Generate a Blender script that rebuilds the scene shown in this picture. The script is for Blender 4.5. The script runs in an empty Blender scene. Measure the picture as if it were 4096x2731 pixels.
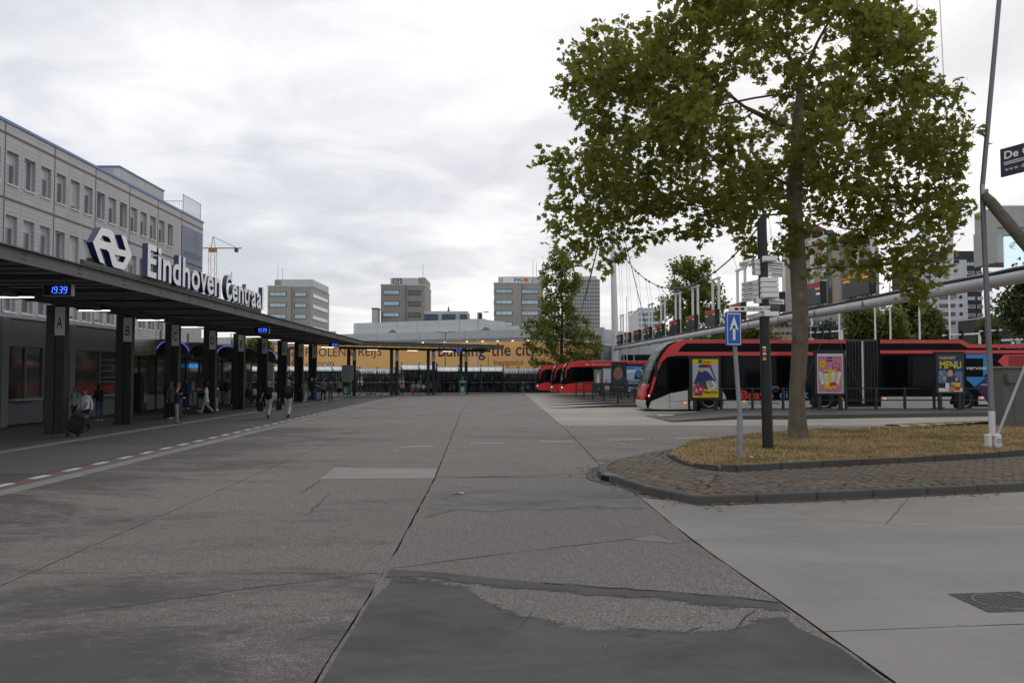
import bpy, math, random
import numpy as np
from mathutils import Vector, Matrix
random.seed(7); np.random.seed(7)
S = bpy.context.scene
COL = S.collection
R = math.radians
# ------------------------------------------------------------------ camera
CAM_H = 1.9
FPX = 3321.0                    # focal length in photo pixels (18 mm lens on a 22.2 mm sensor)
PITCH = math.atan((1498 - 1365.5) / FPX)
cam_d = bpy.data.cameras.new('camera'); cam = bpy.data.objects.new('camera', cam_d); COL.objects.link(cam)
cam_d.sensor_width = 22.2; cam_d.lens = 18.0; cam_d.clip_end = 4000; cam_d.clip_start = 0.05
cam.location = (0, 0, CAM_H); cam.rotation_euler = (math.pi/2 + PITCH, 0, 0)
S.camera = cam
S.render.resolution_x = 1024; S.render.resolution_y = 682
S.view_settings.view_transform = 'Standard'; S.view_settings.look = 'None'
S.view_settings.exposure = 0.10; S.view_settings.gamma = 1.0; S.view_settings.use_curve_mapping = False
# ------------------------------------------------------------------ world: overcast sky
SUN_EL, SUN_AZ = R(32), R(20)   # hazy sun behind cloud, ahead and a little to the right
W = bpy.data.worlds.new('World'); S.world = W; W.use_nodes = True
def build_world():
    nt = W.node_tree; n = nt.nodes; l = nt.links; n.clear()
    out = n.new('ShaderNodeOutputWorld'); bg = n.new('ShaderNodeBackground')
    sky = n.new('ShaderNodeTexSky'); sky.sky_type = 'NISHITA'; sky.sun_disc = False
    sky.sun_elevation = SUN_EL; sky.sun_rotation = SUN_AZ; sky.air_density = 1.0; sky.dust_density = 3.0
    sk = n.new('ShaderNodeVectorMath'); sk.operation = 'SCALE'; sk.inputs['Scale'].default_value = 0.10
    l.new(sky.outputs[0], sk.inputs[0])
    tc = n.new('ShaderNodeTexCoord')
    sep = n.new('ShaderNodeSeparateXYZ'); l.new(tc.outputs['Generated'], sep.inputs[0])
    # project the view direction on a cloud deck so clouds flatten towards the horizon
    mx = n.new('ShaderNodeMath'); mx.operation = 'MAXIMUM'; l.new(sep.outputs['Z'], mx.inputs[0]); mx.inputs[1].default_value = 0.0
    ad = n.new('ShaderNodeMath'); ad.operation = 'ADD'; l.new(mx.outputs[0], ad.inputs[0]); ad.inputs[1].default_value = 0.16
    cb = n.new('ShaderNodeCombineXYZ')
    for i, a in enumerate('XY'):
        dv = n.new('ShaderNodeMath'); dv.operation = 'DIVIDE'; l.new(sep.outputs[a], dv.inputs[0]); l.new(ad.outputs[0], dv.inputs[1]); l.new(dv.outputs[0], cb.inputs[i])
    def noise(scale, detail, rough, dist, off):
        mp = n.new('ShaderNodeMapping'); mp.inputs['Location'].default_value = off; l.new(cb.outputs[0], mp.inputs[0])
        t = n.new('ShaderNodeTexNoise'); t.inputs['Scale'].default_value = scale; t.inputs['Detail'].default_value = detail
        t.inputs['Roughness'].default_value = rough; t.inputs['Distortion'].default_value = dist
        l.new(mp.outputs[0], t.inputs['Vector']); return t
    n1 = noise(0.85, 6.0, 0.5, 0.5, (4.3, 0.9, 0)); n2 = noise(2.6, 7.0, 0.58, 0.5, (1.7, 4.2, 0))
    mixn = n.new('ShaderNodeMath'); mixn.operation = 'MULTIPLY_ADD'; l.new(n2.outputs[0], mixn.inputs[0]); mixn.inputs[1].default_value = 0.38
    sc = n.new('ShaderNodeMath'); sc.operation = 'MULTIPLY'; l.new(n1.outputs[0], sc.inputs[0]); sc.inputs[1].default_value = 0.74
    l.new(sc.outputs[0], mixn.inputs[2])
    ramp = n.new('ShaderNodeValToRGB'); cr = ramp.color_ramp
    cr.elements[0].position = 0.44; cr.elements[0].color = (0.58, 0.61, 0.67, 1)
    cr.elements[1].position = 0.71; cr.elements[1].color = (1.06, 1.04, 1.02, 1)
    e = cr.elements.new(0.535); e.color = (0.70, 0.725, 0.78, 1)
    e = cr.elements.new(0.605); e.color = (0.85, 0.86, 0.89, 1)
    l.new(mixn.outputs[0], ramp.inputs[0])
    mix = n.new('ShaderNodeMix'); mix.data_type = 'RGBA'; mix.inputs[0].default_value = 0.90
    l.new(sk.outputs[0], mix.inputs[6]); l.new(ramp.outputs[0], mix.inputs[7])
    l.new(mix.outputs[2], bg.inputs['Color']); bg.inputs['Strength'].default_value = 1.0
    l.new(bg.outputs[0], out.inputs[0])
build_world()
sun_d = bpy.data.lights.new('sun', 'SUN'); sun = bpy.data.objects.new('sun', sun_d); COL.objects.link(sun)
sun_d.energy = 0.6; sun_d.angle = R(25); sun_d.color = (1.0, 0.97, 0.93)
_sd = Vector((math.sin(SUN_AZ)*math.cos(SUN_EL), math.cos(SUN_AZ)*math.cos(SUN_EL), math.sin(SUN_EL)))
sun.rotation_euler = _sd.to_track_quat('Z', 'Y').to_euler(); sun.location = (0, 0, 60)
# ------------------------------------------------------------------ measuring helpers
_ct, _st = math.cos(PITCH), math.sin(PITCH)
def P(x, y, d):
    """point at distance d (along Y) that the photo shows at pixel x, y"""
    u = (x - 2048) / FPX; v = (1365.5 - y) / FPX
    t = d / (_ct - v*_st)
    return Vector((u*t, d, CAM_H + (_st + v*_ct)*t))
def G(x, y, z=0.0):
    u = (x - 2048) / FPX; v = (1365.5 - y) / FPX
    t = (z - CAM_H) / (_st + v*_ct)
    return Vector((u*t, (_ct - v*_st)*t, z))
def GD(x, y, z=0.0): return G(x*1.7415, y*1.7415, z)
# ------------------------------------------------------------------ materials
MATS = {}
def M(name, col, rough=0.6, metal=0.0, var=0.12, scale=3.0, bump=0.0, bscale=40.0, spec=0.4, emit=0.0, ecol=None, alpha=1.0, trans=0.0, coat=0.0):
    if name in MATS: return MATS[name]
    m = bpy.data.materials.new(name); m.use_nodes = True; MATS[name] = m
    nt = m.node_tree; n = nt.nodes; l = nt.links; b = n['Principled BSDF']
    b.inputs['Roughness'].default_value = rough; b.inputs['Metallic'].default_value = metal
    b.inputs['Specular IOR Level'].default_value = spec
    b.inputs['Base Color'].default_value = (*col, 1)
    if coat: b.inputs['Coat Weight'].default_value = coat; b.inputs['Coat Roughness'].default_value = 0.08
    if trans: b.inputs['Transmission Weight'].default_value = trans
    if alpha < 1: b.inputs['Alpha'].default_value = alpha
    if emit: b.inputs['Emission Color'].default_value = (*(ecol or col), 1); b.inputs['Emission Strength'].default_value = emit
    if var > 0 or bump > 0:
        g = n.new('ShaderNodeNewGeometry')
    if var > 0:
        t = n.new('ShaderNodeTexNoise'); t.inputs['Scale'].default_value = scale; t.inputs['Detail'].default_value = 5; t.inputs['Roughness'].default_value = 0.65
        l.new(g.outputs['Position'], t.inputs['Vector'])
        mr = n.new('ShaderNodeMapRange'); mr.inputs[1].default_value = 0.3; mr.inputs[2].default_value = 0.7; mr.inputs[3].default_value = 1 - var; mr.inputs[4].default_value = 1 + var
        l.new(t.outputs[0], mr.inputs[0])
        vm = n.new('ShaderNodeVectorMath'); vm.operation = 'SCALE'; vm.inputs[0].default_value = col; l.new(mr.outputs[0], vm.inputs['Scale'])
        l.new(vm.outputs[0], b.inputs['Base Color'])
    if bump > 0:
        t2 = n.new('ShaderNodeTexNoise'); t2.inputs['Scale'].default_value = bscale; t2.inputs['Detail'].default_value = 4
        l.new(g.outputs['Position'], t2.inputs['Vector'])
        bp = n.new('ShaderNodeBump'); bp.inputs['Strength'].default_value = bump; bp.inputs['Distance'].default_value = 0.02
        l.new(t2.outputs[0], bp.inputs['Height']); l.new(bp.outputs[0], b.inputs['Normal'])
    return m
class NT:
    """tiny helper for hand-written node materials"""
    def __init__(s, name):
        s.m = bpy.data.materials.new(name); s.m.use_nodes = True; MATS[name] = s.m
        s.n = s.m.node_tree.nodes; s.l = s.m.node_tree.links; s.b = s.n['Principled BSDF']
        s.geo = s.n.new('ShaderNodeNewGeometry'); s.pos = s.geo.outputs['Position']
    def noise(s, scale, detail=5, rough=0.6, dist=0.0, stretch=None, off=(0, 0, 0), vec=None):
        v = vec or s.pos
        mp = s.n.new('ShaderNodeMapping'); mp.inputs['Location'].default_value = off
        if stretch: mp.inputs['Scale'].default_value = stretch
        s.l.new(v, mp.inputs[0])
        t = s.n.new('ShaderNodeTexNoise'); t.inputs['Scale'].default_value = scale; t.inputs['Detail'].default_value = detail
        t.inputs['Roughness'].default_value = rough; t.inputs['Distortion'].default_value = dist
        s.l.new(mp.outputs[0], t.inputs['Vector']); return t.outputs[0]
    def voro(s, scale, stretch=None):
        mp = s.n.new('ShaderNodeMapping'); s.l.new(s.pos, mp.inputs[0])
        if stretch: mp.inputs['Scale'].default_value = stretch
        t = s.n.new('ShaderNodeTexVoronoi'); t.inputs['Scale'].default_value = scale; s.l.new(mp.outputs[0], t.inputs['Vector']); return t
    def ramp(s, fac, stops):
        r = s.n.new('ShaderNodeValToRGB'); cr = r.color_ramp
        while len(cr.elements) < len(stops): cr.elements.new(0.5)
        for e, (p, c) in zip(cr.elements, stops):
            e.position = p; e.color = (*c, 1) if not isinstance(c, (int, float)) else (c, c, c, 1)
        s.l.new(fac, r.inputs[0]); return r.outputs[0]
    def mr(s, fac, a, b, c=0.0, d=1.0):
        r = s.n.new('ShaderNodeMapRange'); r.inputs[1].default_value = a; r.inputs[2].default_value = b; r.inputs[3].default_value = c; r.inputs[4].default_value = d
        s.l.new(fac, r.inputs[0]); return r.outputs[0]
    def math(s, op, a, b=None):
        r = s.n.new('ShaderNodeMath'); r.operation = op
        for i, v in enumerate((a, b)):
            if v is None: continue
            if isinstance(v, (int, float)): r.inputs[i].default_value = v
            else: s.l.new(v, r.inputs[i])
        return r.outputs[0]
    def mix(s, fac, a, b, mode='MIX'):
        r = s.n.new('ShaderNodeMix'); r.data_type = 'RGBA'; r.blend_type = mode
        for sock, v in ((r.inputs[0], fac), (r.inputs[6], a), (r.inputs[7], b)):
            if isinstance(v, (int, float)): sock.default_value = v
            elif isinstance(v, tuple): sock.default_value = (*v, 1)
            else: s.l.new(v, sock)
        return r.outputs[2]
    def xyz(s):
        r = s.n.new('ShaderNodeSeparateXYZ'); s.l.new(s.pos, r.inputs[0]); return r.outputs
    def done(s, col, rough=0.7, bump=None, bstr=0.3, bdist=0.01, spec=0.35):
        if isinstance(col, tuple): s.b.inputs['Base Color'].default_value = (*col, 1)
        else: s.l.new(col, s.b.inputs['Base Color'])
        if isinstance(rough, (int, float)): s.b.inputs['Roughness'].default_value = rough
        else: s.l.new(rough, s.b.inputs['Roughness'])
        s.b.inputs['Specular IOR Level'].default_value = spec
        if bump is not None:
            bp = s.n.new('ShaderNodeBump'); bp.inputs['Strength'].default_value = bstr; bp.inputs['Distance'].default_value = bdist
            s.l.new(bump, bp.inputs['Height']); s.l.new(bp.outputs[0], s.b.inputs['Normal'])
        return s.m
# ------------------------------------------------------------------ mesh builder
_TXT = {}
def text_mesh(s, bold=0.0, depth=0.0, align='LEFT', spacing=1.0):
    k = (s, bold, depth, align, spacing)
    if k not in _TXT:
        c = bpy.data.curves.new('t', 'FONT'); c.body = s; c.size = 1.0; c.offset = bold; c.extrude = depth; c.align_x = align; c.resolution_u = 3; c.space_character = spacing
        o = bpy.data.objects.new('t', c); COL.objects.link(o)
        bpy.context.view_layer.update()
        me = bpy.data.meshes.new_from_object(o.evaluated_get(bpy.context.evaluated_depsgraph_get()))
        v = np.array([p.co[:] for p in me.vertices], dtype=float).reshape(-1, 3); f = [tuple(p.vertices) for p in me.polygons]; nz = [abs(p.normal.z) > 0.7 for p in me.polygons]
        bpy.data.objects.remove(o); bpy.data.curves.remove(c); bpy.data.meshes.remove(me)
        _TXT[k] = (v, f, nz)
    return _TXT[k]
class MB:
    def __init__(s): s.v = []; s.f = []; s.mi = []; s.sm = []; s.mats = []
    def slot(s, m):
        if m is None: m = s.mats[0] if s.mats else M('default_grey', (0.3, 0.3, 0.3))
        if m not in s.mats: s.mats.append(m)
        return s.mats.index(m)
    def add(s, vs, fs, m=None, smooth=False):
        b = len(s.v); s.v.extend([tuple(p) for p in vs]); k = s.slot(m)
        for f in fs: s.f.append(tuple(b + i for i in f)); s.mi.append(k); s.sm.append(smooth)
    def poly(s, pts, m=None): s.add(pts, [tuple(range(len(pts)))], m)
    def box(s, x0, x1, y0, y1, z0, z1, m=None, bev=0.0):
        if bev > 0:
            return s.rbox(Vector(((x0+x1)/2, (y0+y1)/2, (z0+z1)/2)), (x1-x0, y1-y0, z1-z0), m, bev)
        vs = [(x, y, z) for z in (z0, z1) for x, y in ((x0, y0), (x1, y0), (x1, y1), (x0, y1))]
        s.add(vs, [(3, 2, 1, 0), (4, 5, 6, 7), (0, 1, 5, 4), (1, 2, 6, 5), (2, 3, 7, 6), (3, 0, 4, 7)], m)
    def rbox(s, c, size, m=None, bev=0.01, rot=None):
        """box with chamfered edges"""
        hx, hy, hz = [a/2 for a in size]; b = min(bev, hx*.9, hy*.9, hz*.9); vs = []; idx = {}
        for sx in (-1, 1):
            for sy in (-1, 1):
                for sz in (-1, 1):
                    for a in range(3):
                        p = [sx*hx, sy*hy, sz*hz]
                        for q in range(3):
                            if q != a: p[q] -= (sx, sy, sz)[q]*b
                        idx[(sx, sy, sz, a)] = len(vs); vs.append(Vector(p))
        fs = []
        for a in range(3):
            o = [q for q in range(3) if q != a]
            for sg in (-1, 1):
                ring = []
                for e in ((-1, -1), (1, -1), (1, 1), (-1, 1)):
                    k = [0, 0, 0]; k[a] = sg; k[o[0]] = e[0]; k[o[1]] = e[1]; ring.append(idx[(*k, a)])
                fs.append(tuple(ring))
            for e0 in (-1, 1):
                for e1 in (-1, 1):
                    k0 = [0, 0, 0]; k0[a] = -1; k0[o[0]] = e0; k0[o[1]] = e1
                    k1 = list(k0); k1[a] = 1
                    fs.append((idx[(*k0, o[0])], idx[(*k1, o[0])], idx[(*k1, o[1])], idx[(*k0, o[1])]))
        for sx in (-1, 1):
            for sy in (-1, 1):
                for sz in (-1, 1): fs.append(tuple(idx[(sx, sy, sz, a)] for a in range(3)))
        # orient outwards
        out = []
        for f in fs:
            pts = [vs[i] for i in f]; nrm = (pts[1]-pts[0]).cross(pts[2]-pts[0]); cc = sum(pts, Vector())/len(pts)
            out.append(f if nrm.dot(cc) > 0 else tuple(reversed(f)))
        c = Vector(c)
        s.add([(c + (rot @ p if rot else p)) for p in vs], out, m)
    def obox(s, c, size, m=None, rz=0.0, bev=0.0):
        rot = Matrix.Rotation(rz, 3, 'Z')
        if bev: return s.rbox(c, size, m, bev, rot)
        hx, hy, hz = [a/2 for a in size]; c = Vector(c)
        vs = [c + rot @ Vector((x, y, z)) for z in (-hz, hz) for x, y in ((-hx, -hy), (hx, -hy), (hx, hy), (-hx, hy))]
        s.add(vs, [(3, 2, 1, 0), (4, 5, 6, 7), (0, 1, 5, 4), (1, 2, 6, 5), (2, 3, 7, 6), (3, 0, 4, 7)], m)
    def prism(s, pts, off, m=None, mside=None, caps=(True, True)):
        """polygon pts extruded by vector off"""
        n = len(pts); pts = [Vector(p) for p in pts]; off = Vector(off)
        vs = pts + [p + off for p in pts]
        if caps[0]: s.add(vs, [tuple(reversed(range(n)))], m)
        if caps[1]: s.add(vs, [tuple(range(n, 2*n))], m)
        s.add(vs, [(i, (i+1) % n, n+(i+1) % n, n+i) for i in range(n)], mside or m)
    def tube(s, p0, p1, r0, r1=None, n=8, m=None, caps=True, smooth=True): s.path([p0, p1], [r0, r0 if r1 is None else r1], n, m, caps, smooth)
    def path(s, pts, rad, n=8, m=None, caps=True, smooth=True):
        pts = [Vector(p) for p in pts]
        if isinstance(rad, (int, float)): rad = [rad]*len(pts)
        vs = []; ref = None
        for i, p in enumerate(pts):
            t = (pts[min(i+1, len(pts)-1)] - pts[max(i-1, 0)])
            t = t.normalized() if t.length > 1e-9 else Vector((0, 0, 1))
            if ref is None: ref = Vector((0, 0, 1)) if abs(t.z) < 0.9 else Vector((1, 0, 0))
            a = t.cross(ref); a = a.normalized() if a.length > 1e-6 else t.orthogonal().normalized(); b = t.cross(a).normalized(); ref = b.cross(t) if False else ref
            for k in range(n):
                w = 2*math.pi*(k+0.5)/n; vs.append(p + a*(rad[i]*math.cos(w)) + b*(rad[i]*math.sin(w)))
        fs = [(i*n+k, i*n+(k+1) % n, (i+1)*n+(k+1) % n, (i+1)*n+k) for i in range(len(pts)-1) for k in range(n)]
        s.add(vs, fs, m, smooth)
        if caps:
            s.add(vs[:n], [tuple(reversed(range(n)))], m); s.add(vs[-n:], [tuple(range(n))], m)
    def loft(s, rings, m=None, closed=True, caps=(True, True), smooth=True):
        n = len(rings[0]); vs = [p for r in rings for p in r]
        kk = n if closed else n-1
        s.add(vs, [(i*n+k, i*n+(k+1) % n, (i+1)*n+(k+1) % n, (i+1)*n+k) for i in range(len(rings)-1) for k in range(kk)], m, smooth)
        if caps[0] and closed: s.add(rings[0], [tuple(reversed(range(n)))], m)
        if caps[1] and closed: s.add(rings[-1], [tuple(range(n))], m)
    def ball(s, c, r, m=None, nu=10, nv=6, sc=(1, 1, 1)):
        c = Vector(c); rings = []
        for j in range(1, nv):
            ph = math.pi*j/nv
            rings.append([c + Vector((r*sc[0]*math.sin(ph)*math.cos(2*math.pi*k/nu), r*sc[1]*math.sin(ph)*math.sin(2*math.pi*k/nu), -r*sc[2]*math.cos(ph))) for k in range(nu)])
        s.loft(rings, m)
    def disc(s, c, u, v, r, m=None, n=20):
        c = Vector(c); s.poly([c + u*(r*math.cos(2*math.pi*k/n)) + v*(r*math.sin(2*math.pi*k/n)) for k in range(n)], m)
    def text(s, txt, o, u, v, size, m, bold=0.0, depth=0.0, align='LEFT', mside=None, spacing=1.0, width=None):
        vs, fs, nz = text_mesh(txt, bold, depth/size if size else 0, align, spacing)
        if not len(vs): return
        o = Vector(o); u = Vector(u).normalized(); v = Vector(v).normalized(); w = u.cross(v)
        sx = size
        if width:
            sx = width/(vs[:, 0].max()-vs[:, 0].min())
        A = np.array([u[:], v[:], w[:]]); pts = (vs*np.array([sx, size, size])) @ A + np.array(o[:])
        if mside is None: s.add(pts.tolist(), fs, m)
        else:
            s.add(pts.tolist(), [f for f, z in zip(fs, nz) if z], m); s.add(pts.tolist(), [f for f, z in zip(fs, nz) if not z], mside)
    def build(s, name, parent=None, local=False, loc=None, mats=None):
        me = bpy.data.meshes.new(name)
        v = s.v
        if not local:
            off = wloc(parent) if parent else (Vector(loc) if loc is not None else Vector((0, 0, 0)))
            v = (np.array(s.v, dtype=float).reshape(-1, 3) - np.array(off[:])).tolist()
        me.from_pydata(v, [], s.f)
        for m in (mats or s.mats): me.materials.append(m)
        me.polygons.foreach_set('material_index', s.mi); me.polygons.foreach_set('use_smooth', s.sm); me.update()
        o = bpy.data.objects.new(name, me); COL.objects.link(o); o.parent = parent
        if loc is not None and parent is None: o.location = loc
        return o
def wloc(o):
    v = Vector((0, 0, 0))
    while o is not None: v = v + o.location; o = o.parent
    return v
def tag(o, label, cat, group=None, kind=None):
    if label: o['label'] = label
    if cat: o['category'] = cat
    if group: o['group'] = group
    if kind: o['kind'] = kind
    return o
def struct(o): o['kind'] = 'structure'; return o
def thing(name, label, cat, loc=(0, 0, 0), rz=0.0, group=None):
    o = bpy.data.objects.new(name, None); COL.objects.link(o); o.location = loc; o.rotation_euler = (0, 0, rz); o.empty_display_size = 0.2
    return tag(o, label, cat, group)
def clone(o, parent=None):
    c = o.copy(); COL.objects.link(c); c.parent = parent
    for ch in list(o.children): clone(ch, c)
    return c
def inst(name, me, parent, loc, rz=0.0, scale=None):
    """a piece sharing mesh data; loc is in world space, parent is unrotated"""
    o = bpy.data.objects.new(name, me); COL.objects.link(o); o.parent = parent
    o.location = Vector(loc) - (wloc(parent) if parent else Vector((0, 0, 0))); o.rotation_euler = (0, 0, rz)
    if scale: o.scale = scale
    return o
UX, UY, UZ = Vector((1, 0, 0)), Vector((0, 1, 0)), Vector((0, 0, 1))
# common materials
m_black = M('black_steel', (0.012, 0.013, 0.014), 0.45, 0.0, 0.25, 2.0)
m_dark = M('dark_grey_steel', (0.035, 0.038, 0.04), 0.5, 0.0, 0.2, 1.5)
m_glass = M('dark_glass', (0.012, 0.016, 0.018), 0.06, 0.0, 0.1, 1.0, spec=0.6)
m_white = M('white_paint', (0.72, 0.72, 0.71), 0.5, 0.0, 0.06, 2.0)
m_lgrey = M('light_grey_metal', (0.45, 0.46, 0.46), 0.5, 0.0, 0.1, 1.5)
m_ink = M('black_print', (0.01, 0.01, 0.01), 0.6, var=0)
m_wprint = M('white_print', (0.75, 0.75, 0.75), 0.6, var=0)
m_rubber = M('rubber', (0.012, 0.012, 0.012), 0.8, var=0.2)
# ================================================================== GROUND
def mat_ground():
    t = NT('joint_dirt'); c = t.ramp(t.noise(2.0, 6), [(0.3, (0.012, 0.012, 0.012)), (0.7, (0.03, 0.029, 0.027))]); return t.done(c, 0.95)
def mat_aggregate(name, base, dark, lo, hi, off=(0, 0, 0), xgrad=None, ygrad=None):
    """worn exposed-aggregate concrete with ragged smooth dark patches"""
    t = NT(name)
    sp = t.voro(105.0).outputs['Color']; spk = t.n.new('ShaderNodeSeparateColor'); t.l.new(sp, spk.inputs[0])
    fine = t.noise(140, 3, 0.7)
    a = t.mix(t.mr(spk.outputs[0], 0.30, 0.95), tuple(v*0.50 for v in base), tuple(v*1.80 for v in base))
    a = t.mix(t.mr(fine, 0.35, 0.7, 0.0, 0.55), a, tuple(v*0.8 for v in base))
    big = t.noise(0.35, 5, 0.6, off=off); a = t.mix(t.mr(big, 0.3, 0.7, 0.0, 0.45), a, tuple(v*0.72 for v in base))
    d = t.mix(t.noise(3.0, 6, 0.7), tuple(v*0.8 for v in dark), tuple(v*1.25 for v in dark))
    ragged = t.math('ADD', t.math('MULTIPLY', t.noise(0.42, 12, 0.74, 0.9, stretch=(0.6, 1.3, 1), off=off), 0.68), t.math('MULTIPLY', t.noise(4.5, 8, 0.78, 1.2, stretch=(0.7, 1.3, 1), off=off), 0.32))
    ctl = ragged
    x = t.xyz()
    if xgrad: ctl = t.math('ADD', ctl, t.mr(x[0], xgrad[0], xgrad[1], xgrad[2], 0.0))
    if ygrad: ctl = t.math('ADD', ctl, t.mr(x[1], ygrad[0], ygrad[1], ygrad[2], 0.0))
    msk = t.mr(ctl, lo, hi)
    col = t.mix(msk, a, d)
    sc = t.noise(0.9, 8, 0.75, 1.5, stretch=(0.18, 1.0, 1), off=(off[0]+9, off[1], 0))
    col = t.mix(t.mr(sc, 0.60, 0.72, 0.0, 0.38), col, tuple(v*1.25 for v in base))
    bmp = t.math('MULTIPLY', fine, t.mr(msk, 0, 1, 1.0, 0.25))
    return t.done(col, t.mr(msk, 0, 1, 0.9, 0.75), bmp, 0.5, 0.012, spec=0.15)
def mat_concrete(name, base, off=(0, 0, 0), warm=0.0):
    t = NT(name)
    a = t.mix(t.mr(t.noise(0.5, 6, 0.6, 0.8, stretch=(0.5, 1.3, 1), off=off), 0.3, 0.7), tuple(v*0.80 for v in base), tuple(v*1.12 for v in base))
    a = t.mix(t.mr(t.noise(90, 3, 0.7), 0.35, 0.65, 0.0, 0.35), a, tuple(v*0.7 for v in base))
    spots = t.noise(6.0, 3, 0.5, off=off); a = t.mix(t.mr(spots, 0.66, 0.74, 0.0, 0.35), a, tuple(v*0.5 for v in base))
    tr = t.noise(0.8, 5, 0.6, 0.5, stretch=(0.15, 1.6, 1), off=(off[0]+3, 0, 0)); a = t.mix(t.mr(tr, 0.5, 0.7, 0.0, 0.45), a, tuple(v*0.68 for v in base))
    oil = t.noise(0.33, 9, 0.72, 1.0, off=(off[0]+21, off[1]+5, 0)); a = t.mix(t.mr(oil, 0.45, 0.70, 0.0, 0.6), a, tuple(v*0.62 for v in base))
    gr = t.noise(38, 2, 0.5, off=off); a = t.mix(t.mr(gr, 0.70, 0.76, 0.0, 0.7), a, tuple(v*0.35 for v in base))
    return t.done(a, 0.8, t.noise(60, 4), 0.2, 0.006)
m_joint = mat_ground()
m_agg_l = mat_aggregate('aggregate_concrete_west', (0.205, 0.184, 0.165), (0.078, 0.074, 0.071), 0.53, 0.645, (0, 0, 0), xgrad=(-8.3, -3.8, 0.15), ygrad=(4.4, 9.0, 0.16))
m_agg_m = mat_aggregate('aggregate_concrete_middle', (0.205, 0.186, 0.168), (0.105, 0.101, 0.098), 0.56, 0.63, (5, 3, 0))
m_agg_f = mat_aggregate('aggregate_concrete_far', (0.215, 0.194, 0.175), (0.098, 0.094, 0.091), 0.51, 0.59, (11, 2, 0))
m_agg_d = mat_aggregate('oil_dark_concrete', (0.085, 0.082, 0.078), (0.045, 0.045, 0.046), 0.40, 0.55, (2, 8, 0))
m_con_r = mat_concrete('light_concrete', (0.275, 0.258, 0.240))
m_con_p = mat_concrete('pinkish_concrete', (0.29, 0.256, 0.222), (4, 4, 0))
m_con_b = mat_concrete('beige_concrete', (0.34, 0.30, 0.24), (8, 1, 0))
m_con_patch = mat_concrete('patch_concrete', (0.25, 0.24, 0.225), (2, 2, 0))
def mat_asphalt(name, base):
    t = NT(name)
    a = t.mix(t.mr(t.noise(120, 3, 0.7), 0.3, 0.7), tuple(v*0.6 for v in base), tuple(v*1.5 for v in base))
    a = t.mix(t.mr(t.noise(0.7, 6, 0.65), 0.35, 0.7, 0, 0.5), a, tuple(v*0.75 for v in base))
    return t.done(a, 0.85, t.noise(150, 3), 0.3, 0.006)
m_asph = mat_asphalt('platform_asphalt', (0.058, 0.056, 0.054))
m_asph2 = mat_asphalt('lane_asphalt', (0.075, 0.074, 0.072))
m_asph3 = mat_asphalt('far_asphalt', (0.06, 0.06, 0.06))
m_paint = M('road_paint', (0.42, 0.42, 0.40), 0.7, var=0.35, scale=9.0)
m_paintd = M('faded_road_paint', (0.26, 0.26, 0.245), 0.75, var=0.3, scale=7.0)
m_redpaint = M('red_paint', (0.20, 0.028, 0.028), 0.7, var=0.3, scale=8.0)
m_kerb_l = mat_concrete('pale_kerb', (0.21, 0.20, 0.18), (1, 7, 0))
m_kerb_d = mat_concrete('dark_kerb', (0.10, 0.095, 0.088), (6, 7, 0))
# one sheet to the horizon
mb = MB(); mb.poly([(-1500, -40, -0.03), (1500, -40, -0.03), (1500, 2500, -0.03), (-1500, 2500, -0.03)], m_joint)
ground = struct(mb.build('ground'))
m_town = mat_asphalt('town_paving', (0.09, 0.088, 0.084))
mb = MB(); mb.poly([(-1400, 97, -0.012), (1400, 97, -0.012), (1400, 2400, -0.012), (-1400, 2400, -0.012)], m_town); struct(mb.build('pavement', ground))
road = struct(bpy.data.objects.new('road', None)); COL.objects.link(road)
def jag(poly, amp=0.008, step=0.35):
    out = []
    for i, a in enumerate(poly):
        b = poly[(i+1) % len(poly)]; a = Vector(a); b = Vector(b); L = (b-a).length; k = max(1, min(40, int(L/step)))
        nrm = Vector((-(b-a).y, (b-a).x, 0)); nrm = nrm.normalized() if nrm.length > 0 else nrm
        for j in range(k):
            p = a.lerp(b, j/k)
            if j: p = p + nrm*random.uniform(-amp, amp)
            out.append(p)
    return out
def jag_open(line, amp, step):
    out = []
    for a, b in zip(line, line[1:]):
        L = (b-a).length; k = max(1, int(L/step)); nrm = Vector((-(b-a).y, (b-a).x, 0)).normalized()
        out += [a.lerp(b, j/k) + nrm*random.uniform(-amp, amp) for j in range(k)]
    return out + [line[-1]]
def inset(poly, g):
    pts = [Vector((p[0], p[1], 0)) for p in poly]; n = len(pts); out = []
    area = sum(pts[i].x*pts[(i+1) % n].y - pts[(i+1) % n].x*pts[i].y for i in range(n)); sg = 1 if area > 0 else -1
    for i in range(n):
        a, b, c = pts[i-1], pts[i], pts[(i+1) % n]
        e0 = (b-a).normalized(); e1 = (c-b).normalized()
        n0 = Vector((-e0.y, e0.x, 0))*sg; n1 = Vector((-e1.y, e1.x, 0))*sg
        bis = n0 + n1; bis = bis/max(0.3, bis.length_squared)*2 if bis.length > 1e-6 else n0
        out.append(b + bis*g)
    return out
def slab(poly, m, z=0.0, g=0.012, amp=0.008, name='slab', parent=None, th=0.025):
    pts = jag(inset(poly, g), amp) if amp else inset(poly, g)
    pts = [Vector((p.x, p.y, z-th)) for p in pts]
    area = sum(pts[i].x*pts[(i+1) % len(pts)].y - pts[(i+1) % len(pts)].x*pts[i].y for i in range(len(pts)))
    if area < 0: pts.reverse()
    mb = MB(); mb.prism(pts, (0, 0, th), m, m_joint, caps=(False, True)); return mb.build(name, parent or road)
def gl(pts): return [GD(x, y) for x, y in pts]
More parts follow.
